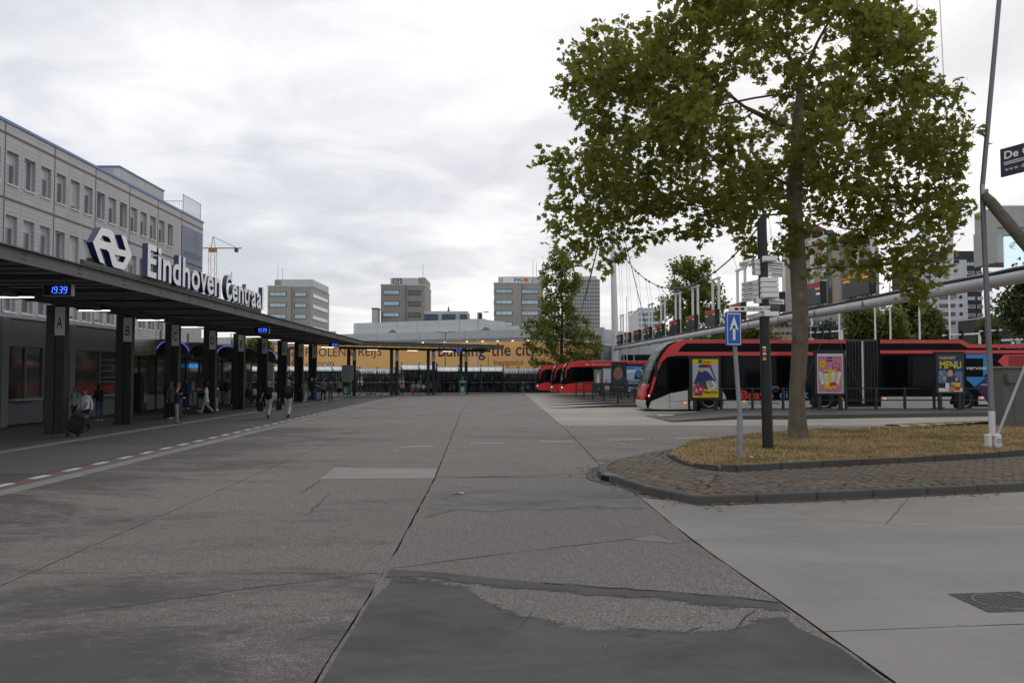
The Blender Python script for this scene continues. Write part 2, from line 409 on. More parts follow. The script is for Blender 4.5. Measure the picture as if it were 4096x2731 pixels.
# joint lines of the concrete carriageway, traced on the ground
JA = [GD(722, 1568), GD(890, 1300), GD(998, 1098), GD(1060, 945), GD(1088, 917)]
JB = [GD(2005, 1530), GD(1800, 1385), GD(1590, 1240), GD(1470, 1142), GD(1385, 1075), GD(1305, 990), GD(1225, 922)]
def on(line, y):
    for a, b in zip(line, line[1:]):
        if (a.y-y)*(b.y-y) <= 0: return a.lerp(b, (y-a.y)/(b.y-a.y))
    a, b = (line[0], line[1]) if y < line[0].y else (line[-2], line[-1])
    return a.lerp(b, (y-a.y)/(b.y-a.y))
def JL(y): return Vector((-8.35 - 0.026*(y-16), y, 0))          # inner edge of the pale gutter, west side
def strip(lineL, lineR, y0, y1, m, z=0.0, **k):
    L = [p for p in ([lineL(y) for y in np.linspace(y0, y1, 6)])]; Rr = [lineR(y) for y in np.linspace(y1, y0, 6)]
    return slab(L + Rr, m, z, **k)
fA = lambda y: on(JA, y); fB = lambda y: on(JB, y)
def fC(y):    # thin longitudinal joint between gutter and JA
    a, b, c = GD(0, 1345), GD(655, 1060), GD(800, 997)
    if y < b.y: return a.lerp(b, (y-a.y)/(b.y-a.y))
    return b.lerp(c, (y-b.y)/(c.y-b.y))
ys_l = [0.5, GD(870, 1315).y, GD(655, 1060).y, GD(795, 997).y, 30.0, 38.0, 48.0, 60.0, 88]
for i, (y0, y1) in enumerate(zip(ys_l, ys_l[1:])):
    m = m_agg_l if y1 < 32 else m_agg_f
    gg = 0.004
    def skew(line, y, k): p = line(y); return p
    strip(JL, fC, y0, y1, m, g=gg, amp=0.004); strip(fC, fA, y0, y1, m, g=0.006, amp=0.004)
ys_m = [0.5, GD(1000, 1096).y, GD(1060, 1020).y, 30.0, 38.0, 48.0, 60.0, 88]
mm = [m_agg_m, m_agg_f, m_agg_f, m_agg_f, m_agg_f, m_agg_f, m_agg_f]
for i, (y0, y1) in enumerate(zip(ys_m, ys_m[1:])):
    strip(fA, fB, y0, y1, mm[i], g=0.014, amp=0.012 if i < 1 else 0.006)
# east of JB: light concrete in front of the island, bus lane concrete behind it
c1 = fB(GD(1470, 1142).y)
q1 = GD(1890, 1450); q2 = q1.lerp(GD(2352, 1432), 9.0)
slab([fB(0.5), fB(q1.y-0.4), fB(q1.y), q2, Vector((q2.x, 0.5, 0))], m_con_r, g=0.006, amp=0.004)
slab([fB(q1.y), fB(7.6), fB(9.0), fB(10.5), c1, Vector((2.3, 12.75, 0)), GD(1750, 1160), GD(1900, 1190), GD(2100, 1208), Vector((12, 11.2, 0)), Vector((q2.x, 11.2, 0)), q2], m_con_r, g=0.006, amp=0.004)
slab([Vector((2.3, 12.75, 0)), GD(1602, 1140), Vector((12, 17.5, 0)), Vector((30, 20.5, 0)), Vector((30, 11.2, 0)), Vector((12, 11.2, 0)), GD(2100, 1208), GD(1900, 1190), GD(1750, 1160)], m_con_p, g=0.002, amp=0.0)
ys_r = [c1.y+0.02, 18.5, 26.0, 31.2, 34.6, 37.5, 41.0, 46.0, 60.0, 88]
mr_ = [m_agg_f, m_agg_f, m_agg_f, m_con_p, m_con_b, m_con_p, m_con_b, m_con_p, m_con_p]
for i, (y0, y1) in enumerate(zip(ys_r, ys_r[1:])):
    fR = lambda y: Vector((70, y+ (0 if y < 20 else 0.8), 0))
    strip(fB, fR, y0, y1, mr_[i], z=-0.008 if i == 0 else 0.0, g=0.008, amp=0.006)
# sheets lying a few millimetres up
def sheet(poly, m, z=0.004, name='road_marking', parent=None):
    mb = MB(); pts = [Vector((p[0], p[1], z)) for p in poly]
    area = sum(pts[i].x*pts[(i+1) % len(pts)].y - pts[(i+1) % len(pts)].x*pts[i].y for i in range(len(pts)))
    if area < 0: pts.reverse()
    mb.poly(pts, m); return mb.build(name, parent or road)
sheet(jag(gl([(768, 1074), (1004, 1076), (998, 1098), (735, 1100)]), 0.012, 0.3), m_con_patch, 0.004, 'repair_patch')
m_tar = M('tar_seal', (0.012, 0.012, 0.012), 0.7, var=0.3)
def crack(pts, w=0.02, z=0.005, name='crack', m=None, step=0.25, wob=0.03):
    """an irregular dark crack / tar seam following ground points"""
    pp = []
    for a, b in zip(pts, pts[1:]):
        k = max(1, int((b-a).length/step))
        pp += [a.lerp(b, j/k) for j in range(k)]
    pp.append(pts[-1])
    L = []; Rr = []
    for i, p in enumerate(pp):
        t = (pp[min(i+1, len(pp)-1)]-pp[max(0, i-1)]).normalized(); nrm = Vector((-t.y, t.x, 0))
        c = p + nrm*random.uniform(-wob, wob)
        ww = w*random.uniform(0.3, 1.0)
        L.append(c + nrm*ww/2); Rr.append(c - nrm*ww/2)
    mb = MB(); n = len(L)
    mb.add([Vector((p.x, p.y, z)) for p in L+Rr], [(n+i, n+i+1, i+1, i) for i in range(n-1)], m or m_tar); return mb.build(name, road)
crack([GD(998, 1097), GD(1200, 1093), GD(1385, 1086)], 0.05, wob=0.02)
crack([GD(655, 1060), GD(1003, 1063)], 0.025)
crack([GD(575, 1002), GD(795, 997)], 0.04)
crack([GD(868, 1316), GD(620, 1345), GD(380, 1378), GD(180, 1405)], 0.014)
crack([GD(893, 1306), GD(1180, 1268), GD(1465, 1236), GD(1505, 1226), GD(1540, 1240), GD(1590, 1241)], 0.018, wob=0.02)
crack([GD(1000, 1160), GD(1200, 1155), GD(1330, 1150), GD(1440, 1143)], 0.02)
crack([GD(735, 1102), GD(692, 1132)], 0.03); crack([GD(755, 1133), GD(705, 1182)], 0.02)
crack([GD(2085, 1145), GD(2035, 1205)], 0.012, wob=0.01)
crack([GD(1180, 1445), GD(1220, 1420), GD(1230, 1400)], 0.012)
crack([GD(1260, 1430), GD(1320, 1440), GD(1400, 1436), GD(1490, 1450), GD(1560, 1453), GD(1610, 1440)], 0.012, wob=0.03)
crack([GD(1685, 1448), GD(1720, 1418), GD(1740, 1402)], 0.014)
# long tar-filled break with a smooth dark repair below it
m_rep = mat_concrete('dark_smooth_repair', (0.048, 0.048, 0.049), (3, 3, 0))
def mat_overlay(name, base):
    """thin worn screed whose rim breaks up raggedly where its 'fade' attribute drops to 0"""
    t = NT(name); a = t.mix(t.mr(t.noise(1.1, 8, 0.7, 0.8, stretch=(0.6, 1.2, 1)), 0.35, 0.68), tuple(v*0.72 for v in base), tuple(v*1.35 for v in base))
    a = t.mix(t.mr(t.noise(120, 3, 0.7), 0.4, 0.7, 0, 0.5), a, tuple(v*0.6 for v in base)); a = t.mix(t.mr(t.noise(26, 2, 0.5), 0.71, 0.76, 0, 0.6), a, tuple(v*2.2 for v in base))
    m = t.done(a, 0.8, t.noise(110, 3), 0.25, 0.006, spec=0.2)
    at = t.n.new('ShaderNodeAttribute'); at.attribute_name = 'fade'
    f = t.math('ADD', at.outputs['Fac'], t.math('MULTIPLY', t.math('SUBTRACT', t.noise(3.2, 10, 0.75, 0.8, stretch=(0.5, 1.2, 1)), 0.5), 2.2))
    al = t.mr(f, 0.40, 0.62); t.l.new(al, t.b.inputs['Alpha']); return m
def feather(outer, inner, rest, m, z, name='repair_patch'):
    """outer / inner: matching lines (fade 0 and 1); rest closes the polygon beyond inner"""
    n = len(outer); vs = [Vector((p.x, p.y, z)) for p in outer + inner + rest]
    mb = MB(); fs = [(n+i, n+i+1, i+1, i) for i in range(n-1)]
    if rest: fs.append(tuple(range(n, len(vs)))[::-1] if False else tuple(range(n, len(vs))))
    mb.add(vs, fs, m); o = mb.build(name, road); me = o.data
    at = me.attributes.new('fade', 'FLOAT', 'POINT'); at.data.foreach_set('value', [0.0]*n + [1.0]*(len(vs)-n)); return o
def rs_(pts, step=0.25): return resample(pts, step) + [pts[-1]]
def resample(pts, step):
    out = [pts[0]]; acc = 0.0
    for a, b in zip(pts, pts[1:]):
        L = (b-a).length; d = step-acc
        while d <= L: out.append(a.lerp(b, d/L)); d += step
        acc = (acc+L) % step
    return out
def shift(pts, dy): return [p + Vector((0, dy, 0)) for p in pts]
m_over = mat_overlay('smooth_dark_overlay', (0.088, 0.086, 0.084)); m_over2 = mat_overlay('smooth_grey_overlay', (0.15, 0.144, 0.138))
lw = rs_([GD(*p) for p in ((972, 1190), (1060, 1172), (1120, 1178), (1200, 1168), (1290, 1172), (1380, 1166), (1480, 1168))])
feather(shift(lw, -0.25), shift(lw, 0.35), [p for p in reversed([GD(*q) for q in ((992, 1128), (1150, 1124), (1300, 1122), (1440, 1120), (1466, 1146))])], m_over2, 0.003)
sheet(jag_open([GD(*p) for p in ((1448, 1238), (1502, 1227), (1540, 1241), (1588, 1243), (1540, 1246), (1480, 1243))], 0.012, 0.06), m_con_patch, 0.004, 'repair_patch')
up = [(895, 1308), (1000, 1313), (1100, 1325), (1250, 1338), (1400, 1350), (1500, 1356), (1600, 1366), (1700, 1374), (1790, 1384)]
lo = [(1803, 1396), (1700, 1390), (1600, 1380), (1450, 1367), (1300, 1353), (1180, 1342), (1060, 1329), (960, 1318)]
ul = rs_([GD(*p) for p in up]); feather(shift(ul, -0.42), shift(ul, -0.10), shift(ul, 0.0)[::-1], m_over, 0.004)
crack([GD(*p) for p in up[3:]], 0.035, 0.008, wob=0.025, step=0.12)
top = gl([(905, 1322), (960, 1330), (1050, 1346), (1110, 1380), (1170, 1408), (1250, 1432), (1350, 1448), (1450, 1456), (1560, 1454), (1700, 1442), (1800, 1414)])
bot = [fB(y)+Vector((-0.05, 0, 0)) for y in np.linspace(5.9, 1.0, 10)] + [fA(y)+Vector((0.04, 0, 0)) for y in np.linspace(1.0, 7.0, 10)]
tl = rs_(top, 0.2); feather(shift(tl, 0.30), shift(tl, -0.30), bot, m_over, 0.0035)
# dashed lane line
for a, b in (((920, 1026.5), (998, 1023.5)), ((1080, 1019), (1160, 1017)), ((1240, 1013.5), (1318, 1013)), ((1398, 1010), (1476, 1008.5)), ((1553, 1006.5), (1625, 1004)), ((1708, 1003.5), (1785, 1000.5))):
    A, B = GD(*a), GD(*b); t = (B-A).normalized(); nn = Vector((-t.y, t.x, 0))*0.055
    sheet(jag([A-nn, B-nn, B+nn, A+nn], 0.01, 0.2), m_paint)
# ------------------------------------------------------------------ west platform
plat = struct(bpy.data.objects.new('station_platform', None)); COL.objects.link(plat)
def WL(x0, y): return Vector((x0 - 0.026*(y-20), y, 0))
def wband(x0, x1, y0, y1, m, z, name, parent=plat):
    mb = MB(); n = 9; ys = np.linspace(y0, y1, n)
    L = [WL(x0, y) for y in ys]; Rr = [WL(x1, y) for y in ys]
    mb.add([Vector((p.x, p.y, z)) for p in L+Rr], [(i, n+i, n+i+1, i+1) for i in range(n-1)], m); return mb.build(name, parent)
wband(-40, -8.72, 2, 100, m_asph, 0.0, 'asphalt')
mb = MB(); mb.poly([(-40, 72, 0.003), (-11.5, 72, 0.003), (-2, 81, 0.003), (5, 88.5, 0.003), (60, 88.5, 0.003), (60, 100, 0.003), (-40, 100, 0.003)], m_asph3); mb.build('asphalt', plat)
# pale gutter blocks and red / white painted edge, block by block
def block_mesh(w, l, h, mats, name):
    mb = MB(); mb.rbox((0, 0, -h/2), (w, l-0.006, h), mats, 0.006); o = mb.build(name, None); me = o.data; bpy.data.objects.remove(o); return me
me_g = block_mesh(0.34, 1.0, 0.05, m_kerb_l, 'gutter_block')
me_g2 = block_mesh(0.24, 1.0, 0.05, mat_concrete('grey_kerb', (0.10, 0.098, 0.094), (5, 5, 0)), 'kerb_block')
me_r = block_mesh(0.15, 0.6, 0.05, m_redpaint, 'red_block'); me_w = block_mesh(0.15, 0.6, 0.05, m_paint, 'white_block')
rz = math.atan(0.026)
for i in range(64):
    y = 9.5 + i
    p = WL(-8.39, y); inst('gutter_block', me_g, plat, (p.x, p.y, 0.006), rz)
    p = WL(-8.685, y); inst('kerb_block', me_g2, plat, (p.x, p.y, 0.007), rz)
for i in range(100):
    y = 9.5 + i*0.6; p = WL(-8.89, y); inst('painted_block', me_r if i % 2 else me_w, plat, (p.x, p.y, 0.009), rz)
wband(-12.72, -12.32, 6, 70, m_kerb_l, 0.005, 'guide_strip')
sheet([WL(-12.3, 16.0), WL(-9.1, 16.0), WL(-9.1, 22.6), WL(-12.3, 22.6)], m_asph2, 0.004, 'worn_patch', plat)
for y in (31.2, 36.0, 40.8, 46.2, 51.3, 56.5, 61.7, 66.5):
    sheet([WL(-12.25, y-0.05), WL(-9.35, y-0.05), WL(-9.35, y+0.06), WL(-12.25, y+0.06)], m_paintd, 0.005, 'road_marking', plat)
# ------------------------------------------------------------------ island with brick paving, kerb, grass
IZ = 0.13
isl = struct(bpy.data.objects.new('traffic_island', None)); COL.objects.link(isl)
kb = [(2690, 1812), (2600, 1828), (2499, 1849), (2415, 1872), (2391, 1892), (2396, 1916), (2484, 1941), (2595, 1979), (2781, 2019), (2958, 2012), (3200, 2004), (3500, 1990), (3800, 1976), (4096, 1961)]
kout = [G(*p) for p in kb]; kout += [Vector((12, kout[-1].y+0.9, 0)), Vector((18, kout[-1].y+2.3, 0))]
back = [Vector((18, 31.0, 0)), G(4096, 1711), G(3965, 1713), G(3582, 1727), G(3234, 1735), G(3065, 1748), G(2951, 1761), G(2759, 1785)]
def resample(pts, step):
    out = [pts[0]]; acc = 0.0
    for a, b in zip(pts, pts[1:]):
        L = (b-a).length; d = step-acc
        while d <= L: out.append(a.lerp(b, d/L)); d += step
        acc = (acc+L) % step
    return out
core = [Vector((p.x, p.y, 0)) for p in inset(kout+back, 0.13)]
if sum(core[i].x*core[(i+1) % len(core)].y - core[(i+1) % len(core)].x*core[i].y for i in range(len(core))) < 0: core.reverse()
m_sand = mat_concrete('island_sand', (0.05, 0.043, 0.036), (1, 1, 0))
mb = MB(); mb.prism([Vector((p.x, p.y, -0.03)) for p in core], (0, 0, IZ-0.02+0.03), m_sand); mb.build('island_bed', isl)
# kerbstones
def seg_stone(a, b, w, z0, z1, m, name, parent, gap=0.012, bev=0.02, side=1):
    t = (b-a); L = t.length; t.normalize(); nrm = Vector((-t.y, t.x, 0))*side
    mb = MB(); c = (a+b)/2 + nrm*w/2
    mb.rbox((0, 0, 0), (L-gap, w, z1-z0), m, bev)
    o = mb.build(name, None, True); o.parent = parent; o.location = Vector((c.x, c.y, (z0+z1)/2 + random.uniform(-.004, .004))) - wloc(parent); o.rotation_euler = (random.uniform(-.01, .01), random.uniform(-.006, .006), math.atan2(t.y, t.x) + random.uniform(-.006, .006))
    return o
ks = resample(kout[:9], 0.55) + [kout[8]]
for a, b in zip(ks, ks[1:]):
    if (b-a).length > 0.12: seg_stone(a, b, 0.17, -0.03, IZ, m_kerb_d, 'kerbstone', isl, side=1 if True else -1)
ks2 = resample(kout[8:], 1.0)
for a, b in zip(ks2, ks2[1:]): seg_stone(a, b, 0.17, -0.03, IZ, m_kerb_d, 'kerbstone', isl)
# gutter of small bricks outside the kerb: dark clinker row
def offs(pts, d):
    out = []
    for i, p in enumerate(pts):
        t = (pts[min(i+1, len(pts)-1)]-pts[max(0, i-1)]).normalized(); out.append(p - Vector((-t.y, t.x, 0))*d)
    return out
mbg = MB()
for q, ln in enumerate((resample(offs(kout[2:8], 0.06), 0.21), resample(offs(kout[2:7], 0.17), 0.21), resample(offs(kout[8:], 0.06), 0.21))):
    for a, b in zip(ln, ln[1:]):
        t = (b-a).normalized(); mbg.obox(((a+b)/2) + Vector((0, 0, 0.0 + random.uniform(-.004, .004))), ((b-a).length-0.012, 0.09, 0.03), m_kerb_d, math.atan2(t.y, t.x))
o = mbg.build('gutter_bricks', isl); o['kind'] = 'stuff'
# brick paving
def mat_brick():
    t = NT('paving_brick'); oi = t.n.new('ShaderNodeObjectInfo'); base = (0.098, 0.078, 0.062)
    c = t.ramp(oi.outputs['Random'], [(0.0, (0.090, 0.066, 0.050)), (0.4, (0.128, 0.094, 0.068)), (0.75, (0.155, 0.116, 0.086)), (1.0, (0.180, 0.150, 0.122))])
    c = t.mix(t.mr(t.noise(25, 5, 0.7), 0.35, 0.7, 0, 0.5), c, (0.05, 0.043, 0.036))
    c = t.mix(t.mr(t.noise(2.2, 4, 0.6), 0.6, 0.75, 0, 0.5), c, (0.20, 0.19, 0.17))
    return t.done(c, 0.85, t.noise(90, 4), 0.4, 0.006)
m_brick = mat_brick()
mb = MB(); mb.rbox((0, 0, -0.03), (0.203, 0.098, 0.06), m_brick, 0.008); _o = mb.build('brick', None); me_brick = _o.data; bpy.data.objects.remove(_o)
grass_edge = [G(2683, 1822), G(2665, 1841), G(2725, 1876), G(2797, 1895), G(2886, 1908), G(2947, 1908), G(3200, 1895), G(3500, 1878), G(3800, 1860), G(4096, 1841)]
grass_edge += [Vector((12.0, grass_edge[-1].y + 0.75, 0)), Vector((18, grass_edge[-1].y + 2.2, 0))]
def inpoly(p, poly):
    c = False; n = len(poly)
    for i in range(n):
        a, b = poly[i], poly[i-1]
        if (a.y > p.y) != (b.y > p.y) and p.x < (b.x-a.x)*(p.y-a.y)/(b.y-a.y)+a.x: c = not c
    return c
pave_poly = inset(kout + list(reversed(grass_edge)), 0.19)
corner = kout[8]; k1 = (kout[9]-kout[8]).normalized(); k2 = (kout[13]-kout[8]).normalized(); k0 = (kout[7]-kout[8]).normalized()
split_t = (grass_edge[4]-corner).normalized()
cand = []
def lay(dirv, fn, ang_test):
    """running bond rows along dirv starting at the kerb corner"""
    nv = Vector((-dirv.y, dirv.x, 0));
    if nv.y < 0: nv = -nv
    for r in range(0, 46):
        for c in range(-40, 70):
            p = corner + nv*(0.22 + r*0.105) + dirv*((c + 0.5*(r % 2))*0.21)
            if inpoly(p, pave_poly) and ang_test(p): cand.append((p, math.atan2(dirv.y, dirv.x)))
east = lambda p: (split_t.x*(p-corner).y - split_t.y*(p-corner).x) < -0.05
lay(Vector((-k2.y, k2.x, 0)) if False else k2, None, lambda p: False)
# east side: bricks laid across the strip (headers towards the kerb), west side: courses parallel to the kerb
nv = Vector((-k2.y, k2.x, 0)); nv = nv if nv.y > 0 else -nv
for c in range(0, 110):
    for r in range(0, 14):
        p = corner + k2*(c*0.105) + nv*(0.25 + (r + 0.5*(c % 2))*0.21)
        if inpoly(p, pave_poly) and east(p): cand.append((p, math.atan2(nv.y, nv.x)))
for r in range(0, 40):
    nw = Vector((-k0.y, k0.x, 0)); nw = nw if nw.y > 0 else -nw
    for c in range(-25, 40):
        p = corner + nw*(0.22 + r*0.105) + k0*((c + 0.5*(r % 2))*0.21)
        if inpoly(p, pave_poly) and not east(p): cand.append((p, math.atan2(k0.y, k0.x)))
cand.sort(key=lambda t: t[0].length)
rest = MB()
for i, (p, a) in enumerate(cand):
    z = IZ + random.uniform(-0.006, 0.004) - 0.004
    if i < 300: 
        o = inst('brick', me_brick, isl, (p.x + random.uniform(-.003, .003), p.y, z), a + random.uniform(-.025, .025)); o.rotation_euler[0] = random.uniform(-.02, .02); o.rotation_euler[1] = random.uniform(-.015, .015)
    else: rest.obox((p.x, p.y, z-0.03), (0.203, 0.098, 0.06), m_brick, a + random.uniform(-.02, .02))
o = rest.build('brick_paving', isl); o['kind'] = 'stuff'
# edging stones round the grass
m_edge = mat_concrete('edging_stone', (0.085, 0.076, 0.066), (3, 9, 0))
es = resample(grass_edge[:5], 0.34); 
for a, b in zip(es, es[1:]): seg_stone(a, b, 0.09, IZ-0.06, IZ+0.055+random.uniform(-.03, .02), m_edge, 'edging_stone', isl, 0.03, 0.012)
es = resample(grass_edge[5:], 1.0)
for a, b in zip(es, es[1:]): seg_stone(a, b, 0.09, IZ-0.06, IZ+0.09+random.uniform(-.01, .01), m_edge, 'edging_stone', isl, 0.02, 0.012)
seg_stone(grass_edge[4], grass_edge[5], 0.1, IZ-0.06, IZ+0.10, m_edge, 'edging_stone', isl, 0.03, 0.012)
# storm drain in the kerb
mb = MB(); p = G(2440, 1925); mb.obox((p.x, p.y+0.03, 0.068), (0.34, 0.20, 0.13), M('drain_iron', (0.11, 0.11, 0.11), 0.6, 0.2), math.atan2(k0.y, k0.x), 0.02)
dr = mb.build('storm_drain', isl)
mb = MB(); dd = Vector((k0.x, k0.y, 0)); dn = Vector((-k0.y, k0.x, 0)); dn = dn if dn.y < 0 else -dn
for i in range(4): mb.obox(Vector((p.x, p.y+0.02, 0.06)) + dd*(-0.09+0.06*i) + dn*0.105, (0.035, 0.03, 0.10), m_black, math.atan2(k0.y, k0.x))
mb.build('drain_slot', dr)
# grass
gpoly = [Vector((p.x, p.y, 0)) for p in inset(grass_edge + back[1:] if False else grass_edge + back, 0.08)]
def mat_soil():
    t = NT('dry_turf'); c = t.ramp(t.noise(2.0, 6, 0.7), [(0.3, (0.15, 0.11, 0.05)), (0.5, (0.24, 0.175, 0.08)), (0.65, (0.17, 0.135, 0.05)), (0.8, (0.07, 0.085, 0.025))])
    return t.done(c, 0.95, t.noise(40, 6, 0.7), 0.9, 0.04)
mb = MB(); gp = gpoly[:]
if sum(gp[i].x*gp[(i+1) % len(gp)].y - gp[(i+1) % len(gp)].x*gp[i].y for i in range(len(gp))) < 0: gp.reverse()
mb.prism([Vector((p.x, p.y, 0.05)) for p in gp], (0, 0, IZ+0.03-0.05), mat_soil()); mb.build('turf', isl)
def grass(n, poly, z, name, xr, yr):
    rs = np.random.RandomState(3); pts = []
    while len(pts) < n:
        x = rs.uniform(*xr); y = rs.uniform(*yr); 
        if rs.rand() > min(1.0, (17.0/y)**2): continue
        if inpoly(Vector((x, y, 0)), poly): pts.append((x, y))
    pts = np.array(pts); m = len(pts)
    cl = 0.5+0.5*np.sin(pts[:, 0]*2.9+1.3*np.sin(pts[:, 1]*1.7))*np.sin(pts[:, 1]*2.3+0.8*np.sin(pts[:, 0]*2.1)); hgt = rs.uniform(0.02, 0.07, m)*(0.45+1.0*cl)*(0.7+0.6*rs.rand(m)); ang = rs.uniform(0, 6.28, m); lean = rs.uniform(0.1, 1.2, m)*hgt; w = rs.uniform(0.005, 0.012, m)
    base = np.c_[pts, np.full(m, z)]; dx = np.c_[np.cos(ang), np.sin(ang), np.zeros(m)]; px = np.c_[-np.sin(ang), np.cos(ang), np.zeros(m)]
    v0 = base - px*w[:, None]; v1 = base + px*w[:, None]; v2 = base + dx*lean[:, None] + np.c_[np.zeros(m), np.zeros(m), hgt]
    V = np.stack([v0, v1, v2], 1).reshape(-1, 3); me = bpy.data.meshes.new(name)
    me.vertices.add(len(V)); me.vertices.foreach_set('co', V.ravel()); me.loops.add(3*m); me.loops.foreach_set('vertex_index', np.arange(3*m, dtype=np.int32))
    me.polygons.add(m); me.polygons.foreach_set('loop_start', np.arange(0, 3*m, 3, dtype=np.int32)); me.update(); me.validate()
    t = NT('dry_grass'); c = t.ramp(t.math('ADD', t.math('MULTIPLY', t.noise(0.55, 4, 0.7), 0.6), t.math('MULTIPLY', t.noise(5.0, 4, 0.7), 0.4)), [(0.36, (0.52, 0.37, 0.19)), (0.48, (0.41, 0.285, 0.14)), (0.56, (0.26, 0.20, 0.085)), (0.65, (0.11, 0.14, 0.04))])
    me.materials.append(t.done(c, 0.8)); o = bpy.data.objects.new(name, me); COL.objects.link(o)
    o['kind'] = 'stuff'; return tag(o, 'dry yellowed grass on the traffic island under the plane tree', 'grass')
grass(80000, gpoly, IZ+0.028, 'grass', (3, 17), (14, 31))
# ================================================================== STATION CANOPY
CZ1, CZ0 = 4.78, 4.42          # fascia top / bottom
def CE(y): return Vector((-11.22 - 0.03*(y-18.2), y, 0))     # front edge of the canopy
def CB(y): return Vector((-17.4 - 0.026*(y-20), y, 0))       # rear edge
corner_c = Vector((-12.9, 71.7, 0)); end_c = Vector((-0.8, 81.0, 0))
fd = (end_c-corner_c).normalized(); fn = Vector((-fd.y, fd.x, 0))     # far wing axes
m_fascia = M('canopy_fascia', (0.085, 0.088, 0.086), 0.55, 0.1, 0.25, 1.2)
m_deck = M('canopy_deck', (0.045, 0.048, 0.050), 0.6, 0.0, 0.2, 1.0)
m_joist = M('canopy_joist', (0.34, 0.355, 0.35), 0.45, 0.2, 0.15, 1.0)
canopy = thing('platform_canopy', 'long low dark steel canopy on twin columns over the station platform', 'canopy', (-14.5, 40, 0))
mb = MB(); e0 = CE(7); b0 = CB(7); bc = CB(76)
outline = [e0, corner_c, end_c, end_c + fn*5.2, corner_c + fn*5.4 + fd*1.0, bc, b0]
mb.prism([Vector((p.x, p.y, CZ0+0.18)) for p in outline], (0, 0, 0.10), m_deck); mb.build('roof_deck', canopy)
def beam(a, b, w, z0, z1, m, name, parent):
    t = (b-a); L = t.length; mb = MB(); mb.obox(((a+b)/2).xy.to_3d() + Vector((0, 0, (z0+z1)/2)), (L, w, z1-z0), m, math.atan2(t.y, t.x)); return mb.build(name, parent)
def fascia(a, b, name='fascia'):
    t = (b-a).normalized(); nrm = Vector((t.y, -t.x, 0)); mb = MB(); L = (b-a).length
    mb.obox((a+b)/2 + Vector((0, 0, (CZ0+CZ1)/2)), (L, 0.03, CZ1-CZ0), m_fascia, math.atan2(t.y, t.x))
    for z in (CZ0+0.015, CZ1-0.015): mb.obox((a+b)/2 + nrm*0.05 + Vector((0, 0, z)), (L, 0.10, 0.026), m_fascia, math.atan2(t.y, t.x))
    o = mb.build(name, canopy)
    mbb = MB()
    k = int(L/2.4)
    for i in range(k):
        c = a.lerp(b, (i+0.5)/k)
        for dx in (-0.07, 0.07):
            for dz in (-0.06, 0.06): mbb.tube(c + t*dx + nrm*0.012 + UZ*((CZ0+CZ1)/2+dz), c + t*dx + nrm*0.035 + UZ*((CZ0+CZ1)/2+dz), 0.016, n=6, m=m_black)
    if k: mbb.build('bolts', o)['kind'] = 'stuff'
for y0, y1 in zip(np.arange(7, 71.7, 8.0), list(np.arange(15, 71.7, 8.0)) + [71.68]): fascia(CE(y0) + Vector((0, .01, 0)), CE(y1))
fascia(corner_c, corner_c.lerp(end_c, .5)); fascia(corner_c.lerp(end_c, .5), end_c); fascia(end_c, end_c + fn*5.2)
# joists
for i in range(70):
    y = 8 + i*0.92
    if y > 71: break
    beam(CE(y) - Vector((0.04, 0, 0)), CB(y), 0.12, CZ0+0.135, CZ0+0.179, m_joist if i % 4 else m_fascia, 'joist', canopy)
for i in range(14):
    c = corner_c.lerp(end_c, (i+0.6)/14.5); beam(c + fn*0.04, c + fn*5.1, 0.12, CZ0+0.135, CZ0+0.179, m_joist, 'joist', canopy)
pil = [(228, 26.9), (500, 31.9), (691, 36.6), (841, 41.2), (957, 45.6), (1051, 50.0), (1130, 54.4), (1196, 58.8), (1251, 63.4)]
pill = [Vector(((x-2048)/FPX*d, d, 0)) for x, d in pil]
far_p = [Vector((-14.3, 74, 0)), Vector((-10.8, 76.2, 0)), Vector((-7.7, 78.8, 0)), Vector((-4.75, 81.4, 0))]
pre = [pill[0] + (pill[0]-pill[1])*k for k in (1, 2, 3)]
beam(pre[-1], pill[-1], 0.22, CZ0-0.26, CZ0-0.025, m_deck, 'main_beam', canopy)
beam(far_p[0]-fd*1.2, far_p[-1]+fd*3.2, 0.22, CZ0-0.26, CZ0-0.025, m_deck, 'main_beam', canopy)
m_post = M('column_dark', (0.010, 0.012, 0.012), 0.5, 0.0, 0.25, 1.5); m_post2 = M('column_light', (0.020, 0.023, 0.023), 0.5, 0.0, 0.2, 1.5)
m_plate = M('letter_plate', (0.52, 0.56, 0.52), 0.5, 0.0, 0.08, 2.0)
def column(p, letter, ax, plate=True, gap=0.31):
    """twin steel posts with a letter plate high on one of them"""
    c = thing('canopy_column', (f'dark twin canopy column with the pale letter plate {letter}' if letter else 'dark twin canopy column with a blank pale plate in the far wing of the canopy'), 'column', p, group='columns of the platform canopy')
    ux = ax.normalized(); 
    for k, (s_, m) in enumerate(((-0.5, m_post2), (0.5, m_post))):
        mb = MB(); q = p + ux*s_*gap; mb.obox(q + UZ*((CZ0-0.27)/2+0.0), (0.29, 0.29, CZ0-0.27), m, math.atan2(ux.y, ux.x), 0.012); mb.build('post', c)
        mb = MB(); mb.obox(q + UZ*0.03, (0.34, 0.34, 0.06), m_black, math.atan2(ux.y, ux.x)); mb.build('base_plate', c)
    if plate:
        q = p + ux*0.5*gap; nrm = Vector((ux.y, -ux.x, 0))
        mb = MB(); mb.obox(q + nrm*0.165 + UZ*3.62, (0.31, 0.03, 0.92), m_plate, math.atan2(ux.y, ux.x), 0.004); pl = mb.build('letter_plate', c)
        if letter: mb = MB(); mb.text(letter, q + nrm*0.183 + UZ*3.40, ux, UZ, 0.52, m_ink, 0.008, align='CENTER', width=0.17 if letter != 'I' else 0.05); mb.build('letter', pl)
    return c
for p in pre: column(p, None, Vector((1, 0, 0)), True)
